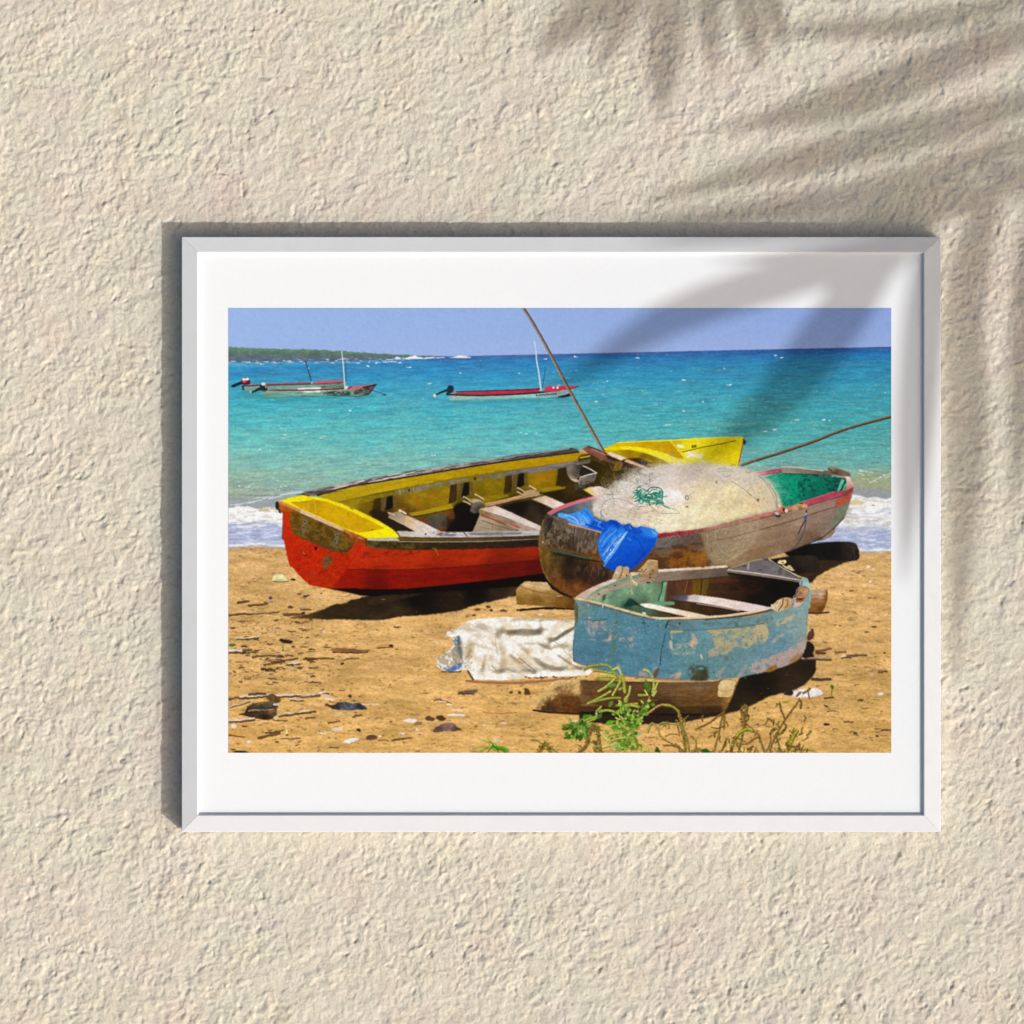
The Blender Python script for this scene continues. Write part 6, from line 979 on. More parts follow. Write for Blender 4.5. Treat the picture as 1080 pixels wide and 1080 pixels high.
part('dry weed')
BR = [(128, 96, 40), (104, 74, 28), (156, 128, 62), (140, 124, 50)]
def dry(pts, w, c=None):
    w = w * .85
    c = c or BR[rng.integers(0, 4)]
    line([(x + .6, y + .5) for x, y in pts], w, tuple(v * .5 for v in c), .7)
    line(pts, w, c, 1, tex=[(.5, 1.8, 1.8)])
    p = curve(pts, 5)
    for i in range(len(p)):
        [dot(p[i, 0] + U(-.8, .8) * w, p[i, 1] + U(-.8, .8) * w, w * U(.2, .45), w * U(.16, .36), jit(BR[rng.integers(0, 4)], 20), .85, U(0, 90), True) for _ in range(3)]
dry([(610, 794), (617, 788), (620, 780), (623, 770), (626, 765.6), (629, 768), (631, 776), (632, 783)], 3.4, (112, 86, 36)); dry([(628, 783), (629, 790), (630, 794)], 4.4, (118, 94, 40)); dry([(632, 785), (634, 794)], 3.4, (112, 98, 40)); dot(625.6, 774, 1.6, 2.4, (206, 160, 96), .8)
dry([(568, 794), (572, 788), (575, 784), (578, 788), (581, 794)], 3.6, (120, 94, 40)); spike([(560, 780), (566, 780.6), (572, 785)], 1.1, (150, 140, 60)); spike([(576, 785), (583, 790), (589, 794)], 1.2, (140, 130, 50))
dry([(716, 752), (718, 760), (719.6, 768), (721, 778), (723, 794)], 3.0, (132, 110, 44)); dry([(717, 764), (722, 772), (725, 782), (727, 794)], 2.2, (140, 130, 56)); dry([(716, 750), (716, 756)], 2.0, (150, 140, 50)); spike([(695, 764), (700, 762), (708, 763), (716, 764)], 1.3, (160, 160, 70)); spike([(683, 772), (685, 765), (689, 763), (693, 768), (696, 776)], 1.5, (164, 150, 76)); dry([(696, 776), (704, 782), (712, 786), (718, 790)], 1.4); dry([(702, 776), (708, 774), (714, 774.6)], 1.1, (160, 150, 70)); dry([(700, 786), (708, 786), (716, 789), (722, 793)], 1.6, (110, 84, 34)); dry([(714, 764), (716, 772), (716, 776)], 1.2)
dry([(763, 752), (760, 762), (758, 774), (755, 784), (753, 794)], 1.6, (140, 120, 60)); dry([(762, 752), (764, 757), (763, 768)], 2.2, (130, 110, 56)); dry([(764, 750.6), (756, 756), (748, 762), (734, 769)], (1.8), (136, 90, 36)); dry([(750, 767), (757, 768), (762, 766)], 1.0, (130, 70, 40)); line([(766, 779), (765, 786), (762, 791)], 1.4, (60, 70, 34))
dry([(733, 794), (734, 786), (733.6, 780)], 1.3, (150, 130, 56)); dry([(730, 792), (737, 790), (742, 794)], 2.4, (150, 130, 60)); leaf(739.6, 791, 11, 2.6, 16, (30, 84, 12)); dry([(728, 793), (736, 793.6)], 1.4, (160, 140, 60))
dry([(783, 758), (782, 748), (786, 744), (788, 748)], 2.2, (120, 92, 50)); dry([(785, 752), (786, 758), (784, 762)], 5.0, (112, 84, 34)); dry([(786, 744.6), (787, 750), (785.6, 756)], 2.4, (128, 100, 60)); dry([(785, 762), (783.6, 772), (781, 784), (778, 794)], 1.8, (130, 116, 46)); dry([(786, 762), (790, 766), (795, 772)], 1.2, (100, 80, 36)); line([(780, 763), (776, 768)], .6, (130, 96, 46), .8)
dry([(770, 794), (773, 784), (777, 776), (782, 771), (790, 769), (793, 770)], 3.4, (128, 98, 36)); spike([(777, 776), (782, 771), (790, 768.6), (793, 771)], 1.9, (156, 160, 50)); dry([(800, 776), (794, 780), (788, 784), (783, 785)], 1.5, (140, 90, 44)); dry([(800, 776), (803, 784), (806, 793)], 2.0, (128, 110, 60)); dot(799.6, 774.6, 1.8, 1.6, (176, 126, 90), .9, 0, True)
dry([(811, 794), (816, 780), (822, 768), (830, 756), (838, 745), (843, 737)], 1.5, (130, 98, 40)); dry([(822, 741), (824, 750), (828, 759)], 1.6, (96, 74, 30)); dry([(818, 745), (822, 741.4)], .8); dry([(826, 762), (829, 766), (825, 772), (821, 774)], 2.0, (110, 84, 40)); dry([(843, 737), (845, 742), (844, 747)], 1.8, (96, 66, 44)); dry([(840, 734), (844, 730)], 1.6, (130, 86, 50)); dry([(847, 731), (852, 728), (854, 726)], 1.8, (120, 76, 44)); line([(852, 730), (856, 740), (860, 746)], .8, (150, 110, 60), .8); dry([(852, 728), (853, 736)], 1.0, (130, 96, 60))
dry([(812, 774), (815, 770), (818, 768)], 2.6, (110, 72, 40)); dry([(813, 776), (812, 784), (808, 792)], 1.2, (150, 110, 60)); dry([(818, 774), (820, 782), (824, 793)], 1.6, (120, 112, 44)); dry([(831, 790), (832, 782), (836, 776), (840, 771)], 4.4, (132, 124, 36)); spike([(833, 786), (836, 778), (840.6, 770.4)], 2.4, (150, 146, 44)); dry([(832, 786), (838, 788), (842, 786)], 2.2, (110, 80, 34)); spike([(834, 792), (845, 790), (858, 791)], 1.3, (160, 160, 60)); dry([(843, 784), (842, 790)], 1.4, (80, 50, 30))
for k in range(40):
    x = U(725, 850); dry([(x, 794), (x + U(-3, 3), 794 - U(1, 6))], U(.6, 1.1))

for k in range(46):       # withered leaves and side shoots on the dry stems
    x, y = U(700, 852), U(760, 793)
    L = U(3, 8); a = U(-150, -20)
    dry([(x, y), (x + L * .5 * np.cos(np.radians(a)), y + L * .5 * np.sin(np.radians(a))), (x + L * np.cos(np.radians(a + U(-30, 30))), y + L * np.sin(np.radians(a)))], U(.7, 1.5))

part('grass tuft')
for x0, y0, x1, y1, w, c in ((500, 790, 516, 788, 1.2, (150, 170, 60)), (506, 794, 515, 789, 1.6, (110, 150, 40)), (509, 780.6, 519, 790, 1.3, (150, 170, 60)), (516, 782, 522, 791, 2.4, (110, 160, 40)), (521, 783, 524, 792, 1.6, (140, 176, 60)), (496, 792, 508, 788, 1.0, (140, 160, 56)), (520, 788, 535, 792, 3.8, (96, 156, 30)), (524, 790, 533, 794, 3, (70, 130, 20)), (514, 794, 520, 786, 1.4, (70, 110, 20)), (526, 794, 520, 787, 1.6, (60, 110, 16))):
    line([(x0, y0), ((x0 + x1) / 2 + 1, (y0 + y1) / 2 - 1.5), (x1, y1)], (w * .7, w), c)
PART[0] = 0

# ---- the camera's own softness and grain -------------------------------------------------------
warp(.22, 2.2, 330, 950)
img *= (1 + .15 * (nz(FX, FY, 2.3, 1.6, 0, 975, 2) - .5) * np.clip((FY - hor(FX)) / 60, .15, 1))[..., None]
img[:] = np.stack([blur(img[..., i], 1) for i in range(3)], -1)
sh_ = np.stack([blur(img[..., i], 3) for i in range(3)], -1)
img[:] = img + .35 * (img - sh_)
gr = (nz(FX, FY, .9, .9, 0, 970, 2) - .5) * 14 + (nz(FX, FY, 5, 2, 0, 971, 2) - .5) * 5
img[:] = np.clip(img + gr[..., None] * (.35 + .65 * np.clip(1.3 - abs(img.mean(-1, keepdims=True) - 128) / 128, 0, 1)), 0, 255)

NAMES.append('dry weed left')
lab[(lab == NAMES.index('dry weed')) & (FX < 660)] = len(NAMES) - 1
# ================================================================= the place
# One millimetre of the photograph's plane is one millimetre here: x to the right, z up, the wall's face at y = 0.
scene = bpy.context.scene
C = scene.collection
MM = .001
CX, CZ = 0.0, 1.5
CAM = 3.0                                  # the camera stands three metres off the wall
SUN = Vector((1.1, -1.0, -.80))            # towards the sun

def P(px, py, h=0.0):
    """a point h metres in front of the wall that is seen at (px, py) of the picture"""
    k = (CAM - h) / CAM
    return Vector((CX + (px - 540) * MM * k, -h, CZ + (540 - py) * MM * k))

def tag(o, label=None, cat=None, group=None, kind=None):
    for k, v in (('label', label), ('category', cat), ('group', group), ('kind', kind)):
        if v:
            o[k] = v
    return o

def link(name, me, mat, parent=None):
    o = bpy.data.objects.new(name, me)
    C.objects.link(o)
    if mat:
        me.materials.append(mat)
    if parent:
        o.parent = parent
    return o

def empty(name, loc):
    o = bpy.data.objects.new(name, None)
    C.objects.link(o)
    o.location = loc
    o.empty_display_size = .05
    return o

def mesh(name, verts, faces, smooth=False):
    me = bpy.data.meshes.new(name)
    me.from_pydata([tuple(v) for v in verts], [], faces)
    me.update()
    if smooth:
        me.polygons.foreach_set('use_smooth', [True] * len(me.polygons))
    return me

# ---- materials
def material(name, rough=.8, spec=.3):
    m = bpy.data.materials.new(name)
    m.use_nodes = True
    nt = m.node_tree
    b = nt.nodes['Principled BSDF']
    b.inputs['Roughness'].default_value = rough
    b.inputs['Specular IOR Level'].default_value = spec
    return m, nt, b

def node(nt, kind, **kw):
    n = nt.nodes.new(kind)
    for k, v in kw.items():
        if k in n.inputs:
            n.inputs[k].default_value = v
        else:
            setattr(n, k, v)
    return n

def noise(nt, scale, detail=4, rough=.55, vec=None):
    n = node(nt, 'ShaderNodeTexNoise', Scale=scale, Detail=detail, Roughness=rough)
    if vec:
        nt.links.new(vec, n.inputs['Vector'])
    return n.outputs['Fac']

def ramp(nt, fac, stops):
    r = nt.nodes.new('ShaderNodeValToRGB')
    while len(r.color_ramp.elements) < len(stops):
        r.color_ramp.elements.new(.5)
    for e, (p, c) in zip(r.color_ramp.elements, stops):
        e.position = p
        e.color = tuple(c) + (1,)
    nt.links.new(fac, r.inputs['Fac'])
    return r.outputs['Color']

def mix(nt, fac, a, b, mode='MIX'):
    m = nt.nodes.new('ShaderNodeMix')
    m.data_type = 'RGBA'; m.blend_type = mode
    for s, v in ((m.inputs[0], fac), (m.inputs[6], a), (m.inputs[7], b)):
        if hasattr(v, 'links') or hasattr(v, 'node'):
            nt.links.new(v, s)
        elif isinstance(v, (int, float)):
            s.default_value = v
        else:
            s.default_value = tuple(v) + (1,)
    return m.outputs[2]

def bump(nt, b, height, strength, dist):
    n = node(nt, 'ShaderNodeBump', Strength=strength, Distance=dist)
    nt.links.new(height, n.inputs['Height'])
    nt.links.new(n.outputs['Normal'], b.inputs['Normal'])

def wall_material():
    m, nt, b = material('cream roughcast', .95, .12)
    tc = nt.nodes.new('ShaderNodeTexCoord').outputs['Object']
    hue = ramp(nt, noise(nt, 9, 3, .6, tc), [(.30, (.608, .548, .482)), (.45, (.624, .588, .506)), (.58, (.604, .588, .49)), (.72, (.610, .570, .506))])
    pink = ramp(nt, noise(nt, 21, 2, .5, tc), [(.46, (1, 1, 1)), (.66, (1.0, .955, .93))])
    col = mix(nt, .8, hue, pink, 'MULTIPLY')
    grit = ramp(nt, noise(nt, 330, 3, .7, tc), [(.28, (.72, .71, .68)), (.46, (1, 1, 1)), (.72, (1.08, 1.08, 1.07))])
    col = mix(nt, .75, col, grit, 'MULTIPLY')
    nt.links.new(col, b.inputs['Base Color'])
    bump(nt, b, noise(nt, 380, 3, .65, tc), .6, .0014)
    return m

def frame_material():
    m, nt, b = material('white lacquered moulding', .42, .35)
    tc = nt.nodes.new('ShaderNodeTexCoord').outputs['Object']
    nt.links.new(ramp(nt, noise(nt, 60, 4, .6, tc), [(.3, (.662, .692, .724)), (.7, (.687, .717, .749))]), b.inputs['Base Color'])
    bump(nt, b, noise(nt, 900, 2, .5, tc), .08, .0003)
    return m

def mat_material():
    m, nt, b = material('white mat board', .9, .1)
    tc = nt.nodes.new('ShaderNodeTexCoord').outputs['Object']
    nt.links.new(ramp(nt, noise(nt, 300, 4, .6, tc), [(.3, (.792, .832, .872)), (.7, (.812, .852, .892))]), b.inputs['Base Color'])
    bump(nt, b, noise(nt, 1500, 2, .5, tc), .05, .0002)
    return m

def ink_material():
    m, nt, b = material('printed photographic paper', .55, .08)
    at = node(nt, 'ShaderNodeAttribute', attribute_name='ink')
    tc = nt.nodes.new('ShaderNodeTexCoord').outputs['Object']
    tooth = ramp(nt, noise(nt, 1800, 2, .5, tc), [(.3, (.97, .97, .97)), (.7, (1, 1, 1))])
    nt.links.new(mix(nt, 1.0, at.outputs['Color'], tooth, 'MULTIPLY'), b.inputs['Base Color'])
    return m

def leaf_material():
    m, nt, b = material('palm leaf', .5, .35)
    tc = nt.nodes.new('ShaderNodeTexCoord').outputs['Object']
    nt.links.new(ramp(nt, noise(nt, 14, 4, .6, tc), [(.3, (.035, .085, .018)), (.7, (.075, .14, .03))]), b.inputs['Base Color'])
    bump(nt, b, noise(nt, 90, 2, .5, tc), .2, .002)
    return m

def bark_material():
    m, nt, b = material('palm trunk', .9, .15)
    tc = nt.nodes.new('ShaderNodeTexCoord').outputs['Object']
    w = node(nt, 'ShaderNodeTexWave', Scale=9, Distortion=3, bands_direction='Z')
    nt.links.new(tc, w.inputs['Vector'])
    nt.links.new(ramp(nt, w.outputs['Fac'], [(.2, (.11, .08, .055)), (.8, (.24, .19, .14))]), b.inputs['Base Color'])
    bump(nt, b, w.outputs['Fac'], .6, .01)
    return m

M_WALL, M_FRAME, M_MAT, M_INK, M_LEAF, M_BARK = wall_material(), frame_material(), mat_material(), ink_material(), leaf_material(), bark_material()

# ---- the wall: roughcast thrown on in crumbs, modelled as relief
def axis(lo, a, b, hi, step, grow):
    v = list(np.arange(a, b + step * .5, step))
    for end, s in ((lo, -1), (hi, 1)):
        d = step
        x = v[0] if s < 0 else v[-1]
        while (x - end) * s < 0:
            d *= grow
            x = x + s * d
            if (x - end) * s > 0:
                x = end
            v.insert(0, x) if s < 0 else v.append(x)
    return np.array(v)

def build_wall():
    xs = axis(-2.2, -.60, .60, 2.2, .00125, 1.06)
    zs = axis(0.0, CZ - .60, CZ + .60, 3.0, .00125, 1.06)
    Xw, Zw = np.meshgrid(xs * 1000, (zs - CZ) * 1000)       # millimetres
    wx = Xw + 7 * (nz(Xw, Zw, 16, 16, 0, 501, 2) - .5); wz = Zw + 7 * (nz(Xw, Zw, 16, 16, 0, 502, 2) - .5)
    def rot(sx, sy, seed, octv=2):          # grains laid at three angles, so that no lattice shows
        return (nz(wx, wz, sx, sy, 18, seed, octv) + nz(wx, wz, sx * 1.13, sy * 1.1, 74, seed + 40, octv) + nz(wx, wz, sx * .92, sy * 1.2, -41, seed + 80, octv)) / 3 - .5
    big = nz(Xw, Zw, 60, 46, 20, 503, 2) - .5
    mid = rot(17, 11, 504)
    fine = rot(7.5, 5.0, 505)
    tiny = rot(3.2, 2.6, 506)
    patch = np.clip((nz(Xw, Zw, 48, 34, 10, 509, 3) - .36) / .3, 0, 1)      # smoother, trowelled places
    h = 1.7 * big + 2.8 * mid + (2.2 + 1.5 * patch) * fine + (1.5 + 1.2 * patch) * tiny
    pit = np.clip((rot(8, 5, 508) + .5 - .64) / .10, 0, 1)
    h = h - 1.7 * pit * (.3 + .7 * patch)
    lump = np.clip((rot(10, 8, 511) + .5 - .62) / .12, 0, 1)
    h = h + 1.1 * lump
    h = np.minimum(h, 3.2) * MM
    ny, nx = Xw.shape
    co = np.empty((ny * nx + 4, 3), np.float32)
    co[:-4, 0] = np.tile(xs, ny); co[:-4, 1] = -h.ravel(); co[:-4, 2] = np.repeat(zs, nx)
    co[-4:] = [(xs[0], .18, zs[0]), (xs[-1], .18, zs[0]), (xs[-1], .18, zs[-1]), (xs[0], .18, zs[-1])]
    q = np.arange(ny * nx).reshape(ny, nx)
    f = np.stack([q[:-1, :-1], q[:-1, 1:], q[1:, 1:], q[1:, :-1]], -1).reshape(-1, 4)
    n0 = ny * nx
    rims = [list(q[0, ::-1]) + [n0, n0 + 1], list(q[-1, :]) + [n0 + 2, n0 + 3], list(q[:, 0]) + [n0 + 3, n0], list(q[::-1, -1]) + [n0 + 1, n0 + 2], [n0 + 1, n0, n0 + 3, n0 + 2]]
    me = bpy.data.meshes.new('wall')
    me.vertices.add(len(co)); me.vertices.foreach_set('co', co.ravel())
    loops = np.concatenate([f.ravel()] + [np.array(r) for r in rims])
    tot = np.concatenate([np.full(len(f), 4), [len(r) for r in rims]])
    me.loops.add(len(loops)); me.loops.foreach_set('vertex_index', loops.astype(np.int32))
    me.polygons.add(len(tot)); me.polygons.foreach_set('loop_start', np.concatenate([[0], np.cumsum(tot)[:-1]]).astype(np.int32))
    me.polygons.foreach_set('loop_total', tot.astype(np.int32))
    sm = np.ones(len(tot), bool); sm[-5:] = False
    me.polygons.foreach_set('use_smooth', sm)
    me.update(calc_edges=True); me.validate()
    o = link('wall', me, M_WALL)
    tag(o, 'rough cream roughcast wall behind the framed picture', 'wall')

build_wall()

# ---- the framed picture
H_BACK, H_OUT, H_IN, H_MAT = .0040, .0225, .0251, .0212
OUT = (191.6, 249.8, 992.1, 877.5)       # outer edge, as seen
INN = (209.8, 267.4, 973.2, 858.6)       # inner edge of the sight, as seen
root = empty('framed_picture', P(591.8, 563.6, 0))
tag(root, 'white framed photograph of fishing boats hanging on the cream wall', 'framed picture')

def local(v):
    return Vector(v) - root.location

def corner(rect, k, h, inset=0.0):
    x0, y0, x1, y1 = rect
    x = (x0 + inset, x1 - inset, x1 - inset, x0 + inset)[k]
    y = (y0 + inset, y0 + inset, y1 - inset, y1 - inset)[k]
    return x, y, h

def rail(k):
    """one mitred length of moulding from corner k to corner k + 1"""
    prof_ = [(0, H_BACK, .6), (0, H_OUT - .0006, 0), (0, H_OUT, .5), (1, H_IN, -1.9), (1, H_IN - .0002, -1.4), (1, H_IN - .0012, -.4), (1, H_IN - .0017, 0), (1, H_MAT - .003, 0), (0, H_BACK, 12)]
    e = Vector(corner(OUT, (k + 1) % 4, 0)[:2]) - Vector(corner(OUT, k, 0)[:2])
    e.normalize()
    ring = []
    for kk, sgn in ((k, 1), ((k + 1) % 4, -1)):
        for which, h, inset in prof_:
            x, y, _ = corner(OUT if which == 0 else INN, kk, h, inset)
            x += e.x * sgn * .12; y += e.y * sgn * .12            # hairline of the mitre
            ring.append(local(P(x, y, h)))
    n = len(prof_)
    faces = [(i, (i + 1) % n, n + (i + 1) % n, n + i) for i in range(n)] + [tuple(range(n))[::-1], tuple(range(n, 2 * n))]
    me = mesh('frame_rail', ring, faces)
    bm = bmesh.new(); bm.from_mesh(me); bmesh.ops.recalc_face_normals(bm, faces=bm.faces); bm.to_mesh(me); bm.free()
    return link('frame_rail', me, M_FRAME, root)

for k in range(4):
    rail(k)

def sheet(name, rect, h0, h1, mat):
    v = [local(P(*corner(rect, k, 0)[:2], h)) for h in (h0, h1) for k in range(4)]
    me = mesh(name, v, [(0, 1, 2, 3), (7, 6, 5, 4), (0, 4, 5, 1), (1, 5, 6, 2), (2, 6, 7, 3), (3, 7, 4, 0)])
    bm = bmesh.new(); bm.from_mesh(me); bmesh.ops.recalc_face_normals(bm, faces=bm.faces); bm.to_mesh(me); bm.free()
    return link(name, me, mat, root)

sheet('mat_board', (INN[0] - 3, INN[1] - 3, INN[2] + 3, INN[3] + 3), H_MAT - .0015, H_MAT, M_MAT)
sheet('backing_board', (OUT[0] + 8, OUT[1] + 8, OUT[2] - 8, OUT[3] - 8), H_BACK + .001, H_BACK + .004, M_MAT)

def build_print():
    lin = img / 255.0
    lin = np.where(lin <= .04045, lin / 12.92, ((lin + .055) / 1.055) ** 2.4) * np.array((.822, .862, .905))
    k = (CAM - H_MAT - .0003) / CAM
    gx = CX + (np.arange(W + 1) / S + X0 - 540) * MM * k - root.location.x
    gz = CZ + (540 - (np.arange(H + 1) / S + Y0)) * MM * k - root.location.z
    yy = -(H_MAT + .0003) - root.location.y
    q = np.arange((W + 1) * (H + 1)).reshape(H + 1, W + 1)
    quad = np.stack([q[1:, :-1], q[1:, 1:], q[:-1, 1:], q[:-1, :-1]], -1)
    def piece(name, sel, parent, smooth=False):
        f = quad[sel]
        used, inv = np.unique(f, return_inverse=True)
        co = np.empty((len(used), 3), np.float32)
        co[:, 0] = gx[used % (W + 1)]; co[:, 1] = yy; co[:, 2] = gz[used // (W + 1)]
        me = bpy.data.meshes.new(name)
        me.vertices.add(len(used)); me.vertices.foreach_set('co', co.ravel())
        me.loops.add(inv.size); me.loops.foreach_set('vertex_index', inv.ravel().astype(np.int32))
        me.polygons.add(len(f)); me.polygons.foreach_set('loop_start', (np.arange(len(f)) * 4).astype(np.int32))
        me.polygons.foreach_set('loop_total', np.full(len(f), 4, np.int32))
        me.update(calc_edges=True)
        a = me.attributes.new('ink', 'FLOAT_COLOR', 'FACE')
        rgba = np.ones((len(f), 4), np.float32); rgba[:, :3] = lin[sel]
        a.data.foreach_set('color', rgba.ravel())
        return link(name, me, M_INK, parent)
    paper = piece('print', lab == 0, root)
    for i, nm in enumerate(NAMES):
        if i and (lab == i).sum() > 20:
            kind, text = SUBPARTS[nm]
            o = piece(kind, lab == i, paper)
            o['label'] = text

SUBPARTS = {
    'headland': ('printed_headland', 'low green headland on the horizon of the printed beach scene'),
    'moored boat a': ('printed_boat', 'moored boat with a red outboard in the print, the one behind its twin'),
    'moored boat b': ('printed_boat', 'moored boat with a pink bow and pale mast in front of its twin in the print'),
    'moored boat c': ('printed_boat', 'lone moored white boat with a bright red inside in the print'),
    'leaning pole': ('printed_pole', 'brown pole slanting over the water at the right of the print'),
    'red and yellow boat': ('printed_boat', 'big red boat with a yellow inside on the printed beach'),
    'mast pole': ('printed_pole', 'grey pole leaning up out of the red and yellow boat in the print'),
    'dark log': ('printed_log', 'dark log in shade under the bow of the wooden boat in the print'),
    'short dark log': ('printed_log', 'short dark log in front of the other shaded log in the print'),
    'squared log': ('printed_log', 'squared pale log under the stern of the wooden boat in the print'),
    'wooden net boat': ('printed_boat', 'weathered brown boat with a green inside heaped with nets in the print'),
    'fishing net': ('printed_net', 'cream heap of fishing net with green cord in the print'),
    'blue tarpaulin': ('printed_tarpaulin', 'crumpled blue tarpaulin hanging over the brown boat in the print'),
    'white sheet': ('printed_sheet', 'dirty white sheet lying on the sand in the print'),
    'short cut log': ('printed_log', 'sawn log end behind the blue dinghy in the print'),
    'blue dinghy': ('printed_boat', 'small pale blue dinghy with peeling paint in the print'),
    'long log': ('printed_log', 'long brown log under the blue dinghy in the print'),
    'flowering weed': ('printed_weed', 'green flowering weed before the long log in the print'),
    'dry weed left': ('printed_weed', 'withered drooping weed left of the green weed at the lower edge of the print'),
    'dry weed': ('printed_weed', 'brown dried weeds in front of the dinghy at the lower edge of the print'),
    'grass tuft': ('printed_grass', 'small green grass tuft at the lower edge of the print'),
}
build_print()

# ---- the palm whose leaves shade the wall
D_PALM = 1.0
def sunward(px, py, d):
    """the point d metres off the wall that shades (px, py)"""
    return P(px, py, 0) + SUN * d

SUN_N = SUN.normalized()
def blade(verts, faces, pts, w, d0, d1):
    """a folded leaflet with a midrib, from its foot to its tip"""
    c = [sunward(x, y, d0 + (d1 - d0) * i / (len(pts) - 1)) for i, (x, y) in enumerate(pts)]
    n = 14
    dense = curve([tuple(v) for v in c], max(2, n // (len(c) - 1)))
    dense = [Vector(v) for v in dense]
    b0 = len(verts)
    m = len(dense)
    for i, v in enumerate(dense):
        t = i / (m - 1)
        tan = dense[min(i + 1, m - 1)] - dense[max(i - 1, 0)]
        side = tan.cross(SUN_N).normalized()
        r = w * MM * .5 * max(.03, (1 - t ** 2.6)) * min(1, .22 + t * 1.0)
        verts += [v - side * r - SUN_N * r * .35, v, v + side * r - SUN_N * r * .35]
        if i:
            a = b0 + 3 * (i - 1)
            faces += [(a, a + 1, a + 4, a + 3), (a + 1, a + 2, a + 5, a + 4)]

def stalk(verts, faces, pts, r0, r1, sides=7):
    dense = [Vector(v) for v in curve([tuple(p) for p in pts], 6)]
    b0 = len(verts); m = len(dense)
    for i, v in enumerate(dense):
        tan = (dense[min(i + 1, m - 1)] - dense[max(i - 1, 0)]).normalized()
        u = tan.cross(Vector((.3, .9, .2))).normalized(); w_ = tan.cross(u)
        r = r0 + (r1 - r0) * i / (m - 1)
        for k in range(sides):
            a = 2 * math.pi * k / sides
            verts.append(v + (u * math.cos(a) + w_ * math.sin(a)) * r)
        if i:
            for k in range(sides):
                a, b = b0 + (i - 1) * sides + k, b0 + (i - 1) * sides + (k + 1) % sides
                faces.append((a, b, b + sides, a + sides))

top_of_trunk = Vector((2.02, -1.06, .86))
palm = empty('palm_tree', Vector((2.02, -1.06, 0)))
tag(palm, 'small green palm standing off to the side and shading the wall', 'palm tree')
def palm_part(name, verts, faces, mat, smooth=False):
    return link(name, mesh(name, [v - palm.location for v in verts], faces, smooth), mat, palm)

v, f = [], []
stalk(v, f, [Vector((2.10, -1.09, 0)), Vector((2.07, -1.08, .3)), Vector((2.03, -1.065, .65)), top_of_trunk], .075, .05, 14)
palm_part('trunk', v, f, M_BARK, True)

def frond(rib, leaves):
    v, f = [], []
    pts = [top_of_trunk] + [sunward(x, y, d) for x, y, d in rib]
    stalk(v, f, pts, .016, .004)
    for pts_, w in leaves:
        blade(v, f, pts_, w * 1.15, D_PALM, D_PALM + U(-.10, .14))
    palm_part('frond', v, f, M_LEAF)

frond([(1330, 40, 1.02), (1080, -160, 1.02), (860, -150, 1.0), (720, -60, 1.0)],
      [([(684, -52), (630, 0), (562, 60)], 40), ([(694, -54), (662, 8), (628, 76)], 24), ([(716, -60), (704, 20), (694, 126)], 42), ([(746, -70), (748, 0), (751, 76)], 30),
       ([(772, -78), (786, 0), (800, 76)], 31), ([(800, -88), (812, -10), (827, 58)], 24), ([(846, -112), (866, -50), (896, 12)], 24), ([(890, -130), (920, -60), (960, 4)], 26)])
frond([(1300, 130, 1.00), (1180, 110, 1.0), (1120, 130, 1.0), (1070, 160, 1.0)],
      [([(1160, -36), (1040, 10), (930, 28), (800, 36)], 30), ([(1156, 10), (1040, 48), (900, 104), (752, 140)], 42), ([(1146, 84), (1040, 120), (900, 156), (672, 214)], 40), ([(1136, 128), (1020, 172), (880, 212), (640, 240)], 38), ([(1120, 156), (1010, 212), (870, 246), (720, 262)], 22),
       ([(1112, 176), (962, 229), (830, 270), (678, 322), (550, 404)], 42), ([(1080, 196), (924, 240), (858, 322), (792, 406), (690, 490)], 47), ([(1026, 170), (962, 248), (940, 400), (926, 600)], 40),
       ([(1060, 170), (1018, 300), (1018, 450), (1006, 720)], 46), ([(1112, 140), (1086, 270), (1080, 400), (1068, 540)], 32)])
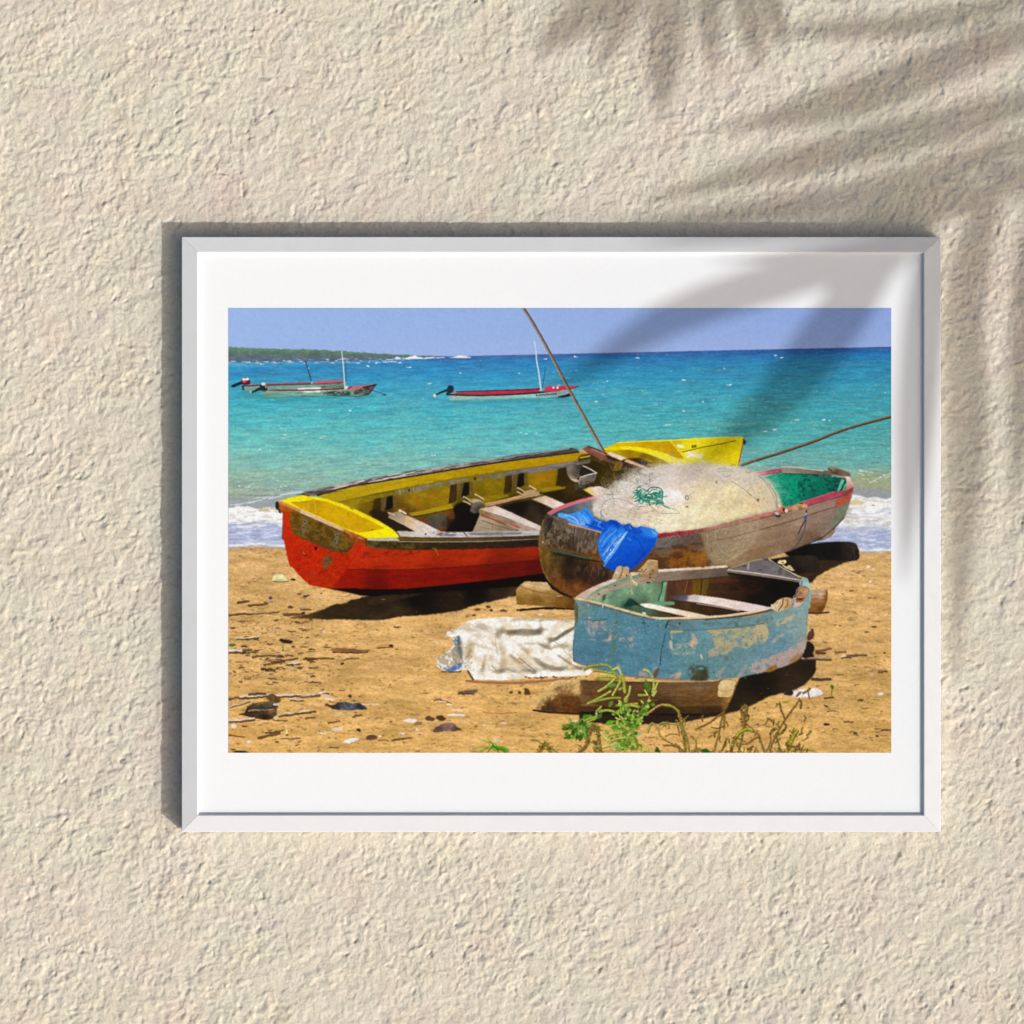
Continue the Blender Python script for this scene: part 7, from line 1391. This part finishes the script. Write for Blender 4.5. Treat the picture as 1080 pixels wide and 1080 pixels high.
for rib_, s_ in (([Vector((2.32, -1.11, 1.19)), Vector((2.62, -1.21, 1.24)), Vector((2.87, -1.31, 1.06))], 1), ([Vector((2.17, -1.36, 1.24)), Vector((2.27, -1.66, 1.34)), Vector((2.37, -1.91, 1.19))], -1), ([Vector((2.22, -0.81, 1.24)), Vector((2.47, -0.56, 1.34)), Vector((2.67, -0.36, 1.22))], 1)):
    v, f = [], []
    pts = [top_of_trunk] + rib_
    stalk(v, f, pts, .016, .004)
    dn = [Vector(q_) for q_ in curve([tuple(p) for p in pts], 6)]
    for i in range(4, len(dn)):
        tan = (dn[min(i + 1, len(dn) - 1)] - dn[i - 1]).normalized()
        sd = tan.cross(Vector((0, 0, 1))).normalized()
        for q_ in (-1, 1):
            b0 = len(v)
            for j in range(6):
                t = j / 5
                c_ = dn[i] + (sd * q_ * .32 + tan * .2) * t + Vector((0, 0, -.18 * t * t))
                r = .02 * (1 - t ** 2.4) + .001
                v += [c_ - tan * r, c_ + Vector((0, 0, r * .5)), c_ + tan * r]
                if j:
                    a = b0 + 3 * (j - 1)
                    f += [(a, a + 1, a + 4, a + 3), (a + 1, a + 2, a + 5, a + 4)]
    palm_part('frond', v, f, M_LEAF)

# ---- light
sun = bpy.data.lights.new('sun', 'SUN')
sun.energy = 2.62
sun.angle = math.radians(.5)
sun.color = (1.0, .99, .965)
so = bpy.data.objects.new('sun', sun)
C.objects.link(so)
so.location = (3, -3, -1)
so.rotation_euler = SUN.to_track_quat('Z', 'Y').to_euler()

world = bpy.data.worlds.new('World')
scene.world = world
world.use_nodes = True
nt = world.node_tree
sky = nt.nodes.new('ShaderNodeTexSky')
sky.sky_type = 'NISHITA'
sky.sun_disc = False
# the open side of the wall looks straight up into the sky: its zenith is turned to face the wall
tc = nt.nodes.new('ShaderNodeTexCoord')
mp_ = nt.nodes.new('ShaderNodeMapping')
mp_.inputs['Rotation'].default_value = (math.radians(-90), 0, 0)
nt.links.new(tc.outputs['Generated'], mp_.inputs['Vector'])
nt.links.new(mp_.outputs['Vector'], sky.inputs['Vector'])
s_sky = Vector((SUN_N.x, SUN_N.z, -SUN_N.y))
sky.sun_elevation = math.asin(s_sky.z)
sky.sun_rotation = math.atan2(s_sky.x, s_sky.y)
sky.air_density = 1.15
sky.dust_density = 9.0
sky.ozone_density = .3
bg = nt.nodes['Background']
nt.links.new(sky.outputs['Color'], bg.inputs['Color'])
bg.inputs['Strength'].default_value = .103

# ---- camera
cam = bpy.data.cameras.new('camera')
cam.sensor_width = 36
cam.lens = 36 * CAM / 1.080
cam.clip_start = .05
cam.clip_end = 100
co_ = bpy.data.objects.new('camera', cam)
C.objects.link(co_)
co_.location = (CX, -CAM, CZ)
co_.rotation_euler = (math.radians(90), 0, 0)
scene.camera = co_
scene.view_settings.view_transform = 'Standard'
scene.view_settings.look = 'None'
scene.view_settings.exposure = 0
scene.view_settings.gamma = 1
scene.view_settings.use_curve_mapping = False
